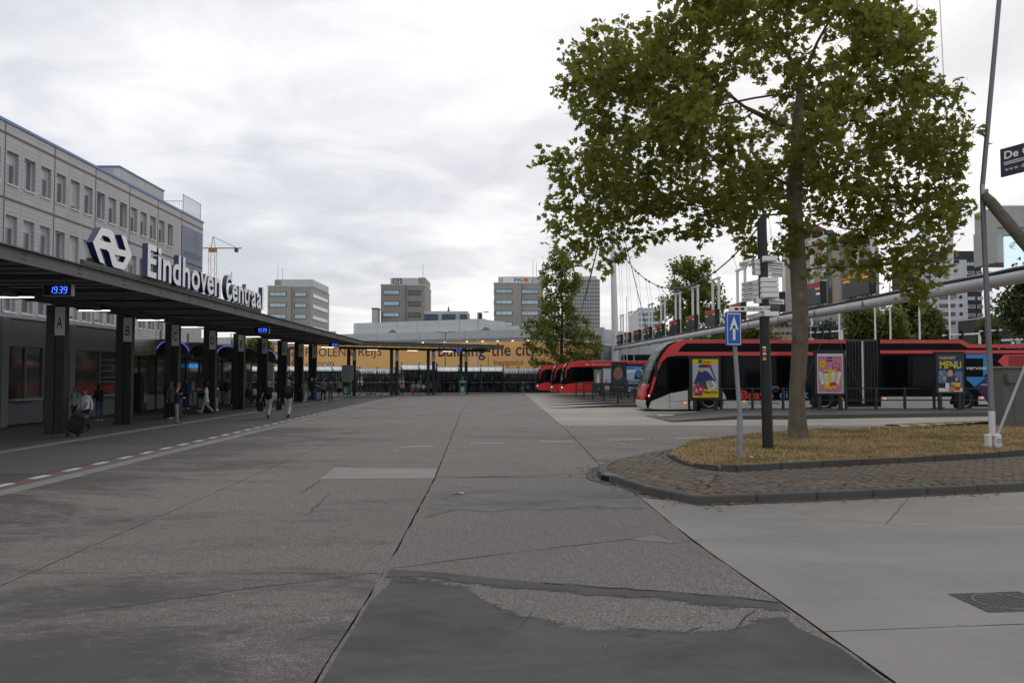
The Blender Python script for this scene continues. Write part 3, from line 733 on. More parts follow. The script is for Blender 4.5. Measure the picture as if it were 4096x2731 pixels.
bpy.data.objects  # columns nearer than A stand outside the frame
for i, (p, L) in enumerate(zip(pill, 'ABCDEFGHI')): column(p, L, Vector((1, 0.02, 0)))
for p in far_p: column(p, None, Vector((1, 0.12, 0)), True, 0.50)
for o in [o for o in COL.objects if o.name.startswith('canopy_column') and o.location.y < 26]: o['label'] = 'dark twin canopy column standing nearer than the column lettered A'
# ceiling lamps
m_lamp = M('lamp_glow', (1.0, 0.9, 0.7), 0.5, var=0, emit=3.2, ecol=(1.0, 0.86, 0.66))
def clamp(p, ax, lab):
    t = thing('canopy_lamp', lab, 'lamp', p, group='lamps under the platform canopy'); a = math.atan2(ax.y, ax.x)
    mb = MB(); mb.obox(p + UZ*0.05, (1.15, 0.20, 0.10), m_dark, a, 0.02); mb.build('housing', t)
    mb = MB(); mb.obox(p + UZ*(-0.012), (1.05, 0.13, 0.03), m_lamp, a); mb.build('diffuser', t)
    mb = MB()
    for s in (-.4, .4): mb.tube(p + ax*s + UZ*0.1, p + ax*s + UZ*0.22, 0.015, n=6, m=m_dark)
    mb.build('hanger', t)['kind'] = 'stuff'
ZL = CZ0 - 0.24
lp = [(60, 1187), (378, 1241), (603, 1279), (770, 1307), (903, 1330), (1007, 1346), (1092, 1359), (1163, 1371), (1225, 1380), (1310, 1388)]
names = ['between the near columns and column A', 'between columns A and B', 'between columns B and C', 'between columns C and D', 'between columns D and E', 'between columns E and F', 'between columns F and G', 'between columns G and H', 'between columns H and I', 'beyond column I']
for (x, y), nm in zip(lp, names):
    q = G(x, y, ZL); clamp(q, UX, 'lit strip lamp under the canopy ' + nm)
for (x, y), nm in zip([(1490, 1393), (1650, 1397), (1790, 1402)], ['first', 'second', 'third']):
    d = 75 + (x-1450)*0.018; clamp(Vector(((x-2048)/FPX*d, d, ZL)), fd, f'lit strip lamp in the {nm} bay of the far canopy wing')
# hanging clocks
m_led = M('blue_digits', (0.02, 0.05, 0.6), 0.5, var=0, emit=3.0, ecol=(0.05, 0.14, 1.0))
SEG = {'1': 'bc', '9': 'abcdfg', '3': 'abcdg'}
def clock(x, y, d, w, lab):
    p = P(x, y, d); t = thing('hanging_clock', lab, 'clock', p + UZ*(w*-0.22), group='digital clocks under the canopy')
    mb = MB(); mb.rbox(p, (w*1.16, 0.16, w*0.50), m_joist, 0.015); mb.build('case', t)
    mb = MB(); mb.rbox(p - UY*0.083, (w*1.08, 0.012, w*0.42), m_ink, 0.003); f = mb.build('face', t)
    mb = MB(); dw = w*0.115; dh = w*0.125; th = w*0.019
    for k, ch in enumerate('1939'):
        cx = p.x + (k-1.5)*w*0.185 + (w*0.02 if k > 1 else -w*0.0) + w*0.03
        for sgm in SEG[ch]:
            ox, oz, hor = {'a': (0, dh, 1), 'g': (0, 0, 1), 'd': (0, -dh, 1), 'b': (dw/2, dh/2, 0), 'c': (dw/2, -dh/2, 0), 'f': (-dw/2, dh/2, 0), 'e': (-dw/2, -dh/2, 0)}[sgm]
            sx, sz = (dw*0.85, th) if hor else (th, dh*0.85)
            shear = 0.12*oz
            c = Vector((cx+ox+shear, p.y-0.094, p.z+oz)); mb.box(c.x-sx/2, c.x+sx/2, c.y-.003, c.y+.003, c.z-sz/2, c.z+sz/2, m_led)
    mb.build('digits', f)['kind'] = 'stuff'
    mb = MB()
    for s in (-.3, .3): mb.tube(p + UX*w*s, Vector((p.x+w*s, p.y, CZ0+0.02)), 0.014, n=6, m=m_dark)
    mb.build('hanger', t)['kind'] = 'stuff'
clock(236, 1161, 22.2, 0.67, 'dark hanging clock with blue digits in front of column A')
clock(1047, 1321, 42.3, 0.69, 'dark hanging clock with blue digits in front of column F')
clock(1336, 1379, 63.2, 0.67, 'dark hanging clock with blue digits at the bend of the canopy')
clock(1831, 1402, 79.2, 0.63, 'dark hanging clock with blue digits in the far canopy wing')
# ------------------------------------------------------------------ roof sign
m_sblue = M('sign_blue', (0.008, 0.013, 0.085), 0.4, 0.0, 0.15, 1.5, coat=0.3); m_sface = M('sign_face', (0.86, 0.86, 0.87), 0.5, 0.0, 0.05, 2.0)
sg0 = CE(18.6) + Vector((-0.25, 0, 0)); sdir = (CE(60)-CE(20)).normalized(); snrm = Vector((sdir.y, -sdir.x, 0))
sign = thing('station_sign', 'big white letters Eindhoven Centraal with blue sides on the canopy edge', 'sign', CE(30) + Vector((-0.25, 0, CZ1)))
BZ = CZ1 + 0.25
def sat(x):    # point along the sign line seen at photo column x
    a = (x-2048)/FPX; # X = a*d ; line: X = -11.47-0.03*(d-18.2)
    d = (-11.47 + 0.03*18.2)/(a+0.03); return d
def letter(ch, x0, x1, zb, zt, par=sign):
    d0, d1 = sat(x0), sat(x1); vs, fs, nz = text_mesh(ch, 0.020, 0.06)
    o = CE(d0) + Vector((-0.25, 0, 0)); w = (d1-d0)
    minx, maxx = vs[:, 0].min(), vs[:, 0].max(); miny, maxy = vs[:, 1].min(), vs[:, 1].max()
    mb = MB(); A = [(o + sdir*((v[0]-minx)/(maxx-minx)*w) + UZ*(zb + (v[1]-miny)/(maxy-miny)*(zt-zb)) + snrm*(v[2]*1.5)) for v in vs]
    front = []; side = []
    for f, z in zip(fs, nz): (front if (z and vs[f[0], 2] > 0) else side).append(f)
    mb.add(A, front, m_sface); mb.add(A, side, m_sblue); return mb.build('letter', par)
CH = 1.06; XH = 0.74
# letters: char, first and last photo column of the front face
ZK = lambda y, x: CAM_H + (1498-y)/FPX*sat(x)
LT = [('E', 573, 609, 'C'), ('i', 615, 629, 'C'), ('n', 636, 670, 'x'), ('d', 676, 708, 'C'), ('h', 716, 746, 'C'), ('o', 752, 786, 'x'), ('v', 788, 815, 'x'), ('e', 816, 842, 'x'), ('n', 846, 871, 'x'), ('C', 892, 916, 'C'), ('e', 918, 939, 'x'), ('n', 943, 964, 'x'), ('t', 966, 980, 't'), ('r', 983, 994, 'x'), ('a', 996, 1014, 'x'), ('a', 1017, 1035, 'x'), ('l', 1038, 1043.5, 'C')]
for ch, x0, x1, k in LT: letter(ch, x0, x1, BZ, BZ + {'C': CH, 'x': XH, 't': 0.93}[k])
mb = MB(); a = CE(sat(330)) + Vector((-0.25, 0, 0)); b = CE(sat(1046)) + Vector((-0.25, 0, 0))
mb.obox((a+b)/2 + UZ*(BZ-0.07) - snrm*0.08, ((b-a).length, 0.09, 0.12), m_dark, math.atan2(sdir.y, sdir.x)); mb.build('rail', sign)
for x in (380, 420, 668, 692, 875, 897, 1012, 1030):
    mb = MB(); p = CE(sat(x)) + Vector((-0.25, 0, 0)) - snrm*0.08; mb.obox(p + UZ*((CZ1-0.08+BZ-0.12)/2), (0.14, 0.14, BZ-0.12-CZ1+0.08), m_black, math.atan2(sdir.y, sdir.x)); mb.build('support', sign)
# emblem: hexagonal double arrow, traced, extruded
emb = thing('railway_emblem', 'white hexagonal double arrow emblem with blue sides on the canopy edge', 'sign', CE(22) + Vector((-0.25, 0, CZ1)))
def ez(x, y):      # zoom pixels -> 3D on the sign plane
    X = 320 + x/3.178; Y = 880 + y/3.178; d = sat(X); return CE(d) + Vector((-0.25, 0, 0)) + UZ*(CAM_H + (1498-Y)/FPX*d)
half1 = [(237, 85), (345, 112), (385, 140), (405, 175), (470, 362), (487, 376), (560, 380), (500, 185), (550, 200), (637, 450), (545, 630), (405, 590), (385, 560), (300, 330), (290, 320), (222, 290), (222, 352), (285, 548), (225, 525), (135, 275)]
pts = [ez(*p) for p in [(237, 85), (345, 112), (383, 138), (405, 178), (440, 330), (465, 362), (560, 382), (495, 180), (552, 200), (637, 450), (545, 632), (412, 595), (390, 570), (345, 410), (318, 372), (222, 352), (290, 555), (228, 528), (135, 275)]]
hole1 = [(258, 185), (310, 200), (345, 225), (362, 260), (360, 285), (220, 248)]
hole2 = [(415, 432), (560, 465), (525, 540), (455, 520), (432, 490)]
def bridge(outer, holes):
    """join holes into the outline with short slits so it stays one polygon"""
    o = list(outer)
    for h in holes:
        best = min(((i, j) for i in range(len(o)) for j in range(len(h))), key=lambda t: (o[t[0]]-h[t[1]]).length)
        i, j = best; hh = h[j:]+h[:j]; o = o[:i+1] + hh + [hh[0]] + [o[i]] + o[i+1:]
    return o
def orient(p, sg):
    a = sum((p[i]-p[0]).dot(sdir)*(p[(i+1) % len(p)]-p[0]).z - (p[(i+1) % len(p)]-p[0]).dot(sdir)*(p[i]-p[0]).z for i in range(len(p)))
    return p if a*sg > 0 else p[::-1]
po = orient(pts, 1); h1 = orient([ez(*p) for p in hole1], -1); h2 = orient([ez(*p) for p in hole2], -1)
mb = MB(); off = snrm*0.19; fp = bridge(po, [h1, h2])
def ring_side(p): 
    mb.add([q - off for q in p] + p, [(i, (i+1) % len(p), len(p)+(i+1) % len(p), len(p)+i) for i in range(len(p))], m_sblue)
mb.poly(fp, m_sface); mb.poly([q - off for q in reversed(fp)], m_sblue)
for p in (po, h1, h2): ring_side(p)
mb.build('emblem', emb)
mb = MB()
for x in (381, 421): p = CE(sat(x)) + Vector((-0.25, 0, 0)) - snrm*0.18; mb.obox(p + UZ*(CZ1+0.12), (0.16, 0.16, 0.5), m_black, math.atan2(sdir.y, sdir.x))
mb.build('support', emb)
# ================================================================== OFFICE BUILDING BEHIND
m_tile = NT('grey_facade_tile')
def tile_mat(t):
    br = t.n.new('ShaderNodeTexBrick'); br.offset = 0.0; br.inputs['Scale'].default_value = 1.0; br.inputs['Brick Width'].default_value = 1.48; br.inputs['Row Height'].default_value = 0.22
    br.inputs['Mortar Size'].default_value = 0.022; br.inputs['Mortar Smooth'].default_value = 0.2; br.inputs['Color1'].default_value = (0.42, 0.405, 0.415, 1); br.inputs['Color2'].default_value = (0.40, 0.385, 0.39, 1); br.inputs['Mortar'].default_value = (0.30, 0.29, 0.29, 1)
    s = t.xyz(); cb = t.n.new('ShaderNodeCombineXYZ'); sm = t.math('ADD', s[0], s[1]); t.l.new(sm, cb.inputs[0]); t.l.new(s[2], cb.inputs[1]); t.l.new(cb.outputs[0], br.inputs['Vector'])
    st = t.noise(0.8, 6, 0.7, stretch=(1, 1, 0.15)); c = t.mix(t.mr(st, 0.45, 0.75, 0, 0.45), br.outputs[0], (0.25, 0.235, 0.23))
    return t.done(c, 0.55, br.outputs['Fac'], -0.4, 0.01)
m_tile = tile_mat(m_tile)
m_wframe = M('window_frame', (0.62, 0.60, 0.58), 0.5, var=0.06); m_blue = M('blue_coping', (0.06, 0.16, 0.36), 0.4, var=0.1); m_groove = M('joint_shadowgap', (0.10, 0.09, 0.08), 0.8)
m_blind = M('window_blind', (0.50, 0.53, 0.53), 0.35, var=0.15, scale=1.2, spec=0.5)
m_pane = M('office_pane', (0.15, 0.17, 0.18), 0.08, var=0.3, scale=0.5, spec=0.7)
BX = lambda y: -24.0 - 0.0178*(y-40)
bdir = Vector((-0.0178, 1, 0)).normalized(); bnr = Vector((bdir.y, -bdir.x, 0))
def bp(y, z, o=0.0): return Vector((BX(y), y, z)) + bnr*o
off_b = thing('office_building', 'grey tiled station office block with rows of recessed windows and blue roof edge', 'building', (-26, 50, 0))
B0, B1, BT = 26.0, 65.3, 13.85
wins = []
for r, (z0, z1) in enumerate(((11.0, 12.56), (7.95, 9.5), (4.9, 6.45))):
    for k in range(-8, 14):
        if r == 2 and k > 13: continue
        wins.append((39.05 + k*1.478, z0, z1, r, k))
# facade with real openings: piers and spandrels between the windows
mb = MB(); ww = 0.97
def fbox(y0, y1, z0, z1, o0, o1, m): 
    a = [bp(y0, z0, o0), bp(y1, z0, o0), bp(y1, z1, o0), bp(y0, z1, o0)]; mb.prism(a, bnr*(o1-o0), m)
rows = [(4.9, 6.45), (7.95, 9.5), (11.0, 12.56)]
zl = 0.0
for z0, z1 in rows: fbox(B0, B1, zl, z0, -0.35, 0, m_tile); zl = z1
fbox(B0, B1, zl, BT, -0.35, 0, m_tile)
ys = sorted(set(w[0] for w in wins))
for z0, z1 in rows:
    prev = B0
    for y in ys:
        if y > B0: fbox(prev, y, z0, z1, -0.35, 0, m_tile); prev = y + ww
    fbox(prev, B1, z0, z1, -0.35, 0, m_tile)
mb.build('facade', off_b)
mb = MB(); q = [bp(B0, 0, -0.36), bp(B1, 0, -0.36), bp(B1, 0, -13), bp(B0, 0, -13)]; mb.prism([Vector((p.x, p.y, 0)) for p in reversed(q)], (0, 0, BT-0.02), m_tile); mb.build('block', off_b)
mb = MB(); fbox(B0-0.05, B1+0.06, BT+0.001, BT+0.14, -0.45, 0.05, m_blue); cp = [bp(B1+0.002, BT+0.0015, -0.36), bp(B1+0.06, BT+0.0015, -0.36), bp(B1+0.06, BT+0.0015, -13), bp(B1+0.002, BT+0.0015, -13)]; mb.prism(cp, (0, 0, 0.138), m_blue); mb.build('coping', off_b)
mb = MB()
for z in (13.33, 10.25, 7.15): fbox(B0, B1, z-0.05, z+0.05, 0.0, 0.012, m_groove)
for y in (34.5, 38.9, 43.3, 47.75, 52.2, 56.6, 60.85): fbox(y-0.025, y+0.025, 3, BT, 0.001, 0.014, m_groove)
mb.build('joint_strip', off_b)
rr = random.Random(5)
for y, z0, z1, r, k in wins:
    if y < B0 or r == 2 and y > 64: continue
    mb = MB(); f = 0.075
    def wb(y0, y1, za, zb, o0, o1, m): 
        a = [bp(y0, za, o0), bp(y1, za, o0), bp(y1, zb, o0), bp(y0, zb, o0)]; mb.prism(a, bnr*(o1-o0), m)
    wb(y, y+ww, z0, z0+f, -0.26, -0.18, m_wframe); wb(y, y+ww, z1-f, z1, -0.26, -0.18, m_wframe); wb(y, y+f, z0+f, z1-f, -0.26, -0.18, m_wframe); wb(y+ww-f, y+ww, z0+f, z1-f, -0.26, -0.18, m_wframe)
    if k == 13: wb(y+ww/2-.03, y+ww/2+.03, z0+f, z1-f, -0.259, -0.181, m_wframe)
    w = mb.build('window', off_b)
    mb = MB(); wb(y+f, y+ww-f, z0+f, z1-f, -0.24, -0.23, m_pane); mb.build('pane', w)
    if rr.random() < 0.9:
        mb = MB(); h = rr.choice([0.25, 0.35, 0.5, 0.9]); wb(y+f, y+ww-f, z1-f-(z1-z0-2*f)*h, z1-f, -0.229, -0.222, m_blind); mb.build('blind', w)
    mb = MB(); wb(y-0.02, y+ww+0.02, z0-0.07, z0-0.002, -0.2, 0.05, m_wframe); mb.build('sill', w)
# building-size print next to the windows
m_ban = M('faded_banner', (0.16, 0.185, 0.25), 0.6, var=0.2, scale=0.6); m_bant = M('banner_text', (0.02, 0.022, 0.03), 0.6, var=0)
mb = MB()
fbox(60.92, 65.15, 10.32, 12.95, 0.016, 0.03, m_ban); fbox(60.92, 65.15, 7.25, 10.18, 0.016, 0.03, m_ban)
mb.text('NOORDZICHT', bp(61.2, 10.72, 0.034), bdir, UZ, 0.62, m_bant, 0.0, width=3.75); mb.build('wall_print', off_b)
# roof-top plant room and railing
pent = MB(); q = [Vector((-27.2, 57, 0)), Vector((-27.35, 64.7, 0)), Vector((-33, 64.8, 0)), Vector((-33, 57, 0))]
pent.prism([Vector((p.x, p.y, BT-0.05)) for p in reversed(q)], (0, 0, 16.25-BT+0.05), m_tile); pn = pent.build('plant_room', off_b)
mb = MB(); mb.prism([Vector((p.x+(0.06 if p.x > -30 else 0), p.y+(-0.06 if p.y < 60 else 0.06), 16.25)) for p in reversed(q)], (0, 0, 0.1), m_blue); mb.build('coping', pn)
mb = MB(); mb.box(-27.55, -27.17, 56.86, 56.995, 15.2, 16.1, m_lgrey); mb.build('vent_box', pn)
rail = MB()
for y in np.arange(61.6, 65.3, 0.14): rail.tube(bp(y, BT+0.13, -0.2), bp(y, BT+1.5, -0.2), 0.012, n=4, m=m_lgrey)
for y in (61.6, 65.25): rail.tube(bp(y, BT+0.13, -0.2), bp(y, BT+1.55, -0.2), 0.03, n=6, m=m_lgrey)
rail.tube(bp(61.6, BT+1.5, -0.2), bp(65.25, BT+1.5, -0.2), 0.03, n=6, m=m_lgrey)
for x in np.arange(-0.3, -4, -0.16): rail.tube(bp(61.6, BT+0.1, x), bp(61.6, BT+1.0, x), 0.01, n=4, m=m_lgrey)
rail.tube(bp(61.6, BT+1.0, -0.2), bp(61.6, BT+1.0, -4), 0.025, n=6, m=m_lgrey); rail.build('roof_railing', off_b)
# ================================================================== KIOSKS UNDER THE CANOPY
m_kgrey = M('kiosk_panel', (0.135, 0.152, 0.16), 0.55, var=0.08); m_kpil = M('kiosk_pilaster', (0.18, 0.186, 0.19), 0.55, var=0.08); m_kdark = M('kiosk_dark', (0.03, 0.03, 0.03), 0.6, var=0.2)
m_shop = M('shop_glass', (0.06, 0.063, 0.055), 0.06, spec=0.6, var=0.5, scale=0.9); m_counter = M('counter', (0.3, 0.31, 0.31), 0.4)
KX = lambda y: -18.5 - 0.01*(y-30)
def kb_(mb, y0, y1, z0, z1, o0, o1, m): mb.prism([Vector((KX(y0)+o0, y0, z0)), Vector((KX(y1)+o0, y1, z0)), Vector((KX(y1)+o0, y1, z1)), Vector((KX(y0)+o0, y0, z1))], (o1-o0, 0, 0), m)
kiosk = thing('snack_kiosk', 'grey panelled kiosk with big windows and a serving counter behind columns A and B', 'kiosk', (-20, 32, 0))
mb = MB(); mb.box(-23.6, -18.75, 22, 40.4, 0, 4.0, m_kgrey); mb.build('wall', kiosk)
def kp(name, *a, par=kiosk): mb = MB(); kb_(mb, *a); return mb.build(name, par)
kp('fascia_panel', 22, 40.3, 2.95, 4.0, -0.26, 0.0, m_kgrey); kp('roof_trim', 22, 40.4, 4.0, 4.1, -0.3, 0.04, m_lgrey)
for y in (24.8, 29.9, 34.6, 40.0): kp('pilaster', y, y+0.42, 0, 3.99, -0.2, 0.14, m_kpil)
for y0, y1, cnt in ((25.3, 29.8, 1), (30.4, 32.9, 1), (35.1, 39.9, 1)):
    if y0 < 35: kp('lower_panel', y0, y1, 0.05, 0.95, -0.2, -0.02, m_kgrey)
    else: kp('lower_panel', y0, y1, 0.05, 0.95, -0.2, -0.02, m_kgrey)
    w = kp('window', y0, y1, 0.95, 2.94, -0.2, -0.08, m_shop)
    for y in np.linspace(y0, y1-0.06, 3): kp('mullion', y, y+0.07, 0.96, 2.93, -0.07, 0.0, m_kpil, par=w)
    c = kp('counter', y0+0.1, y1-0.6, 0.93, 1.0, 0.001, 0.32, m_counter)
for z in (1.55, 1.75, 2.05, 2.3, 2.55): kp('shutter_slat', 37.6, 39.6, z, z+0.05, -0.02, 0.03, m_kpil)
dk = kp('door', 33.0, 34.4, 0.05, 2.5, -0.2, -0.1, m_shop)
for y in (33.0, 34.32): kp('door_frame', y, y+0.08, 0.05, 2.5, -0.09, -0.02, m_kpil, par=dk)
kp('door_frame', 33.09, 34.31, 2.42, 2.5, -0.09, -0.02, m_kpil, par=dk)
mred = M('red_reflection', (0.22, 0.022, 0.022), 0.5); morg = M('orange_neon', (0.9, 0.2, 0.02), 0.5, var=0, emit=0.8, ecol=(1, 0.22, 0.03))
kp('red_reflection', 35.6, 38.9, 1.1, 1.42, -0.075, -0.05, mred)  # red strip paints a reflection low in the kiosk window
mb = MB(); oy = 32.1; c = Vector((KX(oy)-0.03, oy, 2.4)); mb.text('DOUWE', c + Vector((0.02, -0.5, 0.0)), UY, UZ, 0.34, morg, 0.01); mb.text('SHARWA', c + Vector((0.02, -0.5, -0.3)), UY, UZ, 0.26, morg, 0.005)
nz_ = None
# the hall with arched awnings
hall = thing('station_hall_front', 'dark glazed station shop front under a row of arched awnings', 'kiosk', (-20.5, 50, 0))
mb = MB(); mb.box(-23.8, -19.4, 40.6, 62.0, 0, 2.85, m_kdark); mb.build('wall', hall)
m_vault = M('awning_concrete', (0.20, 0.185, 0.16), 0.7, var=0.2); m_neon = M('blue_neon', (0.05, 0.1, 0.8), 0.5, var=0, emit=0.7, ecol=(0.12, 0.2, 0.9))
m_hub = M('awning_hub', (0.16, 0.16, 0.165), 0.5)
y = 35.9 + 4.1
mb = MB(); mb.box(-23.6, -19.35, 40.5, 62.0, 2.86, 3.02, m_vault); mb.build('flat_roof', hall)
for k in range(0, 5):
    y0 = 40.2 + k*4.1 + 0.0; y1 = y0 + 4.1
    if k == -1: y0 += 0.3
    pr = []
    for j in range(13):
        a = math.pi*j/12; pr.append(((y0+y1)/2 - math.cos(a)*(y1-y0)/2, 2.86 + 0.72*math.sin(a)**0.8))
    mb = MB(); ring = lambda x, dz: [Vector((x - 0.01*(p[0]-40), p[0], p[1]+dz)) for p in pr]
    rin = [Vector((-17.25, p[0], p[1])) for p in pr] ; rout = [Vector((-17.25, p[0], p[1]+0.12)) for p in pr]
    bo = [Vector((-19.38, p[0], p[1]+0.12)) for p in pr]; bi = [Vector((-19.38, p[0], p[1])) for p in pr]
    mb.loft([rin, rout, bo, bi, rin], m_vault, closed=False, smooth=True); aw = mb.build('awning', hall)
    mb = MB(); mb.path([Vector((-17.22, p[0], p[1]+0.06)) for p in pr[1:-1]], 0.02, 6, m_neon if k % 2 == 0 else m_joist); mb.build('edge_trim', aw)
    mb = MB(); mb.box(-19.38, -19.36, y0+0.05, y1-0.05, 2.86, 3.35, m_shop); mb.build('fanlight', aw)
    mb = MB(); mb.tube((-17.6, y1, 2.92), (-17.05, y1, 2.86), 0.16, 0.13, 10, m_hub); mb.tube((-17.05, y1, 2.86), (-16.75, y1, 2.8), 0.03, n=6, m=m_hub); mb.build('awning_hub', hall)
    # stay rod from the office facade
    mb = MB(); mb.tube((-17.5, y1, 3.0), (-20.5, y1, 4.3), 0.02, n=5, m=m_lgrey); mb.tube((-20.5, y1, 2.9), (-20.5, y1, 4.5), 0.07, n=8, m=m_hub); mb.build('stay_rod', hall)
for k, y0 in enumerate(np.arange(41, 61.5, 2.05)):
    mb = MB(); mb.box(-19.398, -19.33, y0+0.12, y0+1.95, 0.85 if k not in (3, 7) else 0.06, 2.75, m_shop); w = mb.build('window' if k not in (3, 7) else 'door', hall)
    mb = MB(); mb.box(-19.398, -19.29, y0-0.02, y0+0.12, 0, 2.8, m_kpil if k % 3 == 0 else m_dark); mb.build('mullion', hall)
    if k not in (3, 7): mb = MB(); mb.box(-19.398, -19.31, y0+0.13, y0+1.94, 0.05, 0.83, m_kgrey); mb.build('lower_panel', hall)
mb = MB(); mb.box(-19.3, -18.9, 49.6, 50.0, 2.3, 2.55, M('blue_lit_sign', (0.02, 0.2, 0.7), 0.5, var=0, emit=0.5, ecol=(0.05, 0.35, 1))); mb.build('lit_sign', hall)
mb = MB()
for x, z in ((-18.0, 1.3), (-18.6, 1.25)): mb.box(x-0.22, x+0.22, 61.8, 62.1, 0, 2.85, m_lgrey)
mb.build('end_pier', hall)
mb = MB(); mb.box(-18.9, -18.2, 40.9, 41.5, 0.1, 1.95, m_kdark, 0.03); vm = mb.build('vending_machine'); tag(vm, 'dark drinks cooler against the shop front behind column B', 'cooler')
mb = MB(); mb.box(-18.19, -18.15, 41.0, 41.4, 0.5, 1.8, m_shop); mb.build('cooler_door', vm)
# ================================================================== BUS BAYS
m_red = M('bus_red', (0.62, 0.028, 0.025), 0.30, 0.0, 0.06, 0.8, coat=0.5); m_redr = M('bus_red_roof', (0.55, 0.05, 0.045), 0.35, 0.0, 0.08, 0.8, coat=0.3)
m_bblk = M('bus_black', (0.004, 0.004, 0.005), 0.25, 0.0, 0.1, 1.0, spec=0.10); m_bwin = M('bus_window', (0.003, 0.004, 0.005), 0.08, 0.0, 0.3, 0.7, spec=0.14)
m_bgrey = M('bus_skirt', (0.55, 0.55, 0.53), 0.45, 0.0, 0.10, 1.2); m_ws = M('windscreen', (0.16, 0.175, 0.18), 0.03, 0.55, 0.1, 0.6, spec=1.0)
m_amber = M('amber_lamp', (0.9, 0.25, 0.02), 0.4, var=0, emit=1.2, ecol=(1, 0.3, 0.03)); m_hl = M('headlamp', (0.8, 0.82, 0.85), 0.1, var=0, emit=1.0, ecol=(0.9, 0.95, 1)); m_rim = M('wheel_rim', (0.22, 0.22, 0.22), 0.4, 0.5, 0.15, 4.0)
m_bell = M('bellows', (0.014, 0.014, 0.015), 0.55); m_bellr = M('bellows_rib', (0.10, 0.10, 0.10), 0.4, 0.3)
bays = struct(bpy.data.objects.new('bus_bay_platforms', None)); COL.objects.link(bays)
PZ = 0.18
def rise_slab(near, far, zs, m, mk, name):
    """platform whose west end ramps down to the road: near / far edges as point lists, height per point"""
    mb = MB(); n = len(near)
    tn = [Vector((p.x, p.y, z)) for p, z in zip(near, zs)]; tf = [Vector((p.x, p.y, z)) for p, z in zip(far, zs)]
    bn = [Vector((p.x, p.y, -0.02)) for p in near]; bf = [Vector((p.x, p.y, -0.02)) for p in far]
    mb.add(tn+tf, [(i, i+1, n+i+1, n+i) for i in range(n-1)], m)
    mb.add(bn+tn, [(i, i+1, n+i+1, n+i) for i in range(n-1)], mk); mb.add(tf+bf, [(i, i+1, n+i+1, n+i) for i in range(n-1)], mk)
    mb.poly([tn[-1], bn[-1], bf[-1], tf[-1]], mk); return mb.build(name, bays)
X2 = 34.0
nearE = [Vector((6.1, 38.0, 0)), G(2690, 1688), G(2942, 1677), G(3146, 1677), G(4003, 1663), Vector((X2, 38.5, 0))]
farE = [Vector((6.12, 38.3, 0)), G(2792, 1643.5, 0.1), Vector((10.0, 43.1, 0)), Vector((13, 43.1, 0)), Vector((24, 43.1, 0)), Vector((X2, 43.1, 0))]
rise_slab(nearE, farE, [0.004, 0.05, 0.15, PZ, PZ, PZ], m_asph2, m_kerb_d, 'platform')
kk = resample([Vector((p.x, p.y, 0)) for p in nearE[2:]], 1.0)
for i, (a, b) in enumerate(zip(kk, kk[1:])):
    zt = PZ + 0.004 if i > 3 else 0.155 + 0.008*i
    seg_stone(a - Vector((0, 0.01, 0)), b - Vector((0, 0.01, 0)), 0.2, -0.03, zt, m_kerb_d, 'kerbstone', bays, 0.01, 0.03)
def bmark(pts, z=0.008, m=m_paint): mb = MB(); mb.poly([Vector((p.x, p.y, z)) if len(p) < 3 or True else p for p in pts], m); return mb.build('road_marking', bays)
def pq(pts, z): return [G(x, y, z) for x, y in pts]
bmark(pq([(2628, 1663.5), (2692, 1661), (2700, 1657.5), (2632, 1659)], 0.05), 0.052)
bmark(pq([(2520, 1645), (2577, 1644.5), (2570, 1640.5), (2515, 1641)], 0.008), 0.008)
mbk = MB(); pts = [(2700, 1657), (2800, 1645), (2860, 1642), (2905, 1642.5), (2905, 1645), (2860, 1646), (2800, 1649.5), (2710, 1660)]
def on_plat(x, y):
    for _ in range(1): g = G(x, y, 0.1)
    return Vector((g.x, g.y, 0.135))
for q in ([(2905, 1643), (2990, 1655), (3000, 1664), (2940, 1668), (2918, 1664), (2960, 1660)],): pass
for i in range(1, 7):      # sawtooth platforms behind the first bus
    d = 44.2 + 4.62*i - 0.0
    x0 = 2.0 + 0.03*i
    ne = [Vector((x0, d-2.2, 0)), Vector((x0+2.2, d-0.9, 0)), Vector((x0+4.0, d-0.2, 0)), Vector((x0+7, d-0.05, 0)), Vector((X2, d, 0))]
    fe = [Vector((x0+0.3, d-1.9, 0)), Vector((x0+2.6, d+0.2, 0)), Vector((x0+4.4, d+1.0, 0)), Vector((x0+7, d+1.5, 0)), Vector((X2, d+1.5, 0))]
    rise_slab(ne, fe, [0.004, 0.08, 0.15, PZ, PZ], m_asph2, m_kerb_d, 'platform')
    mb = MB(); mb.poly([Vector((x0-0.55, d-2.5, 0.006)), Vector((x0+0.1, d-2.15, 0.006)), Vector((x0-0.05, d-1.85, 0.006)), Vector((x0-0.7, d-2.2, 0.006))], m_paint); mb.build('road_marking', bays)
    a, b = ne[1], ne[2]; mb = MB(); mb.poly([a + Vector((0.1, 0.02, 0.09)), b + Vector((0, 0.02, 0.158)), b + Vector((0, 0.22, 0.158)), a + Vector((0.1, 0.22, 0.09))], m_paint); mb.build('road_marking', bays)
    a, b = ne[2], ne[3]; mb = MB(); mb.poly([a + Vector((0.1, 0.02, 0.163)), b + Vector((0, 0.02, PZ+0.005)), b + Vector((0, 0.16, PZ+0.005)), a + Vector((0.1, 0.16, 0.163))], m_paintd); mb.build('road_marking', bays)
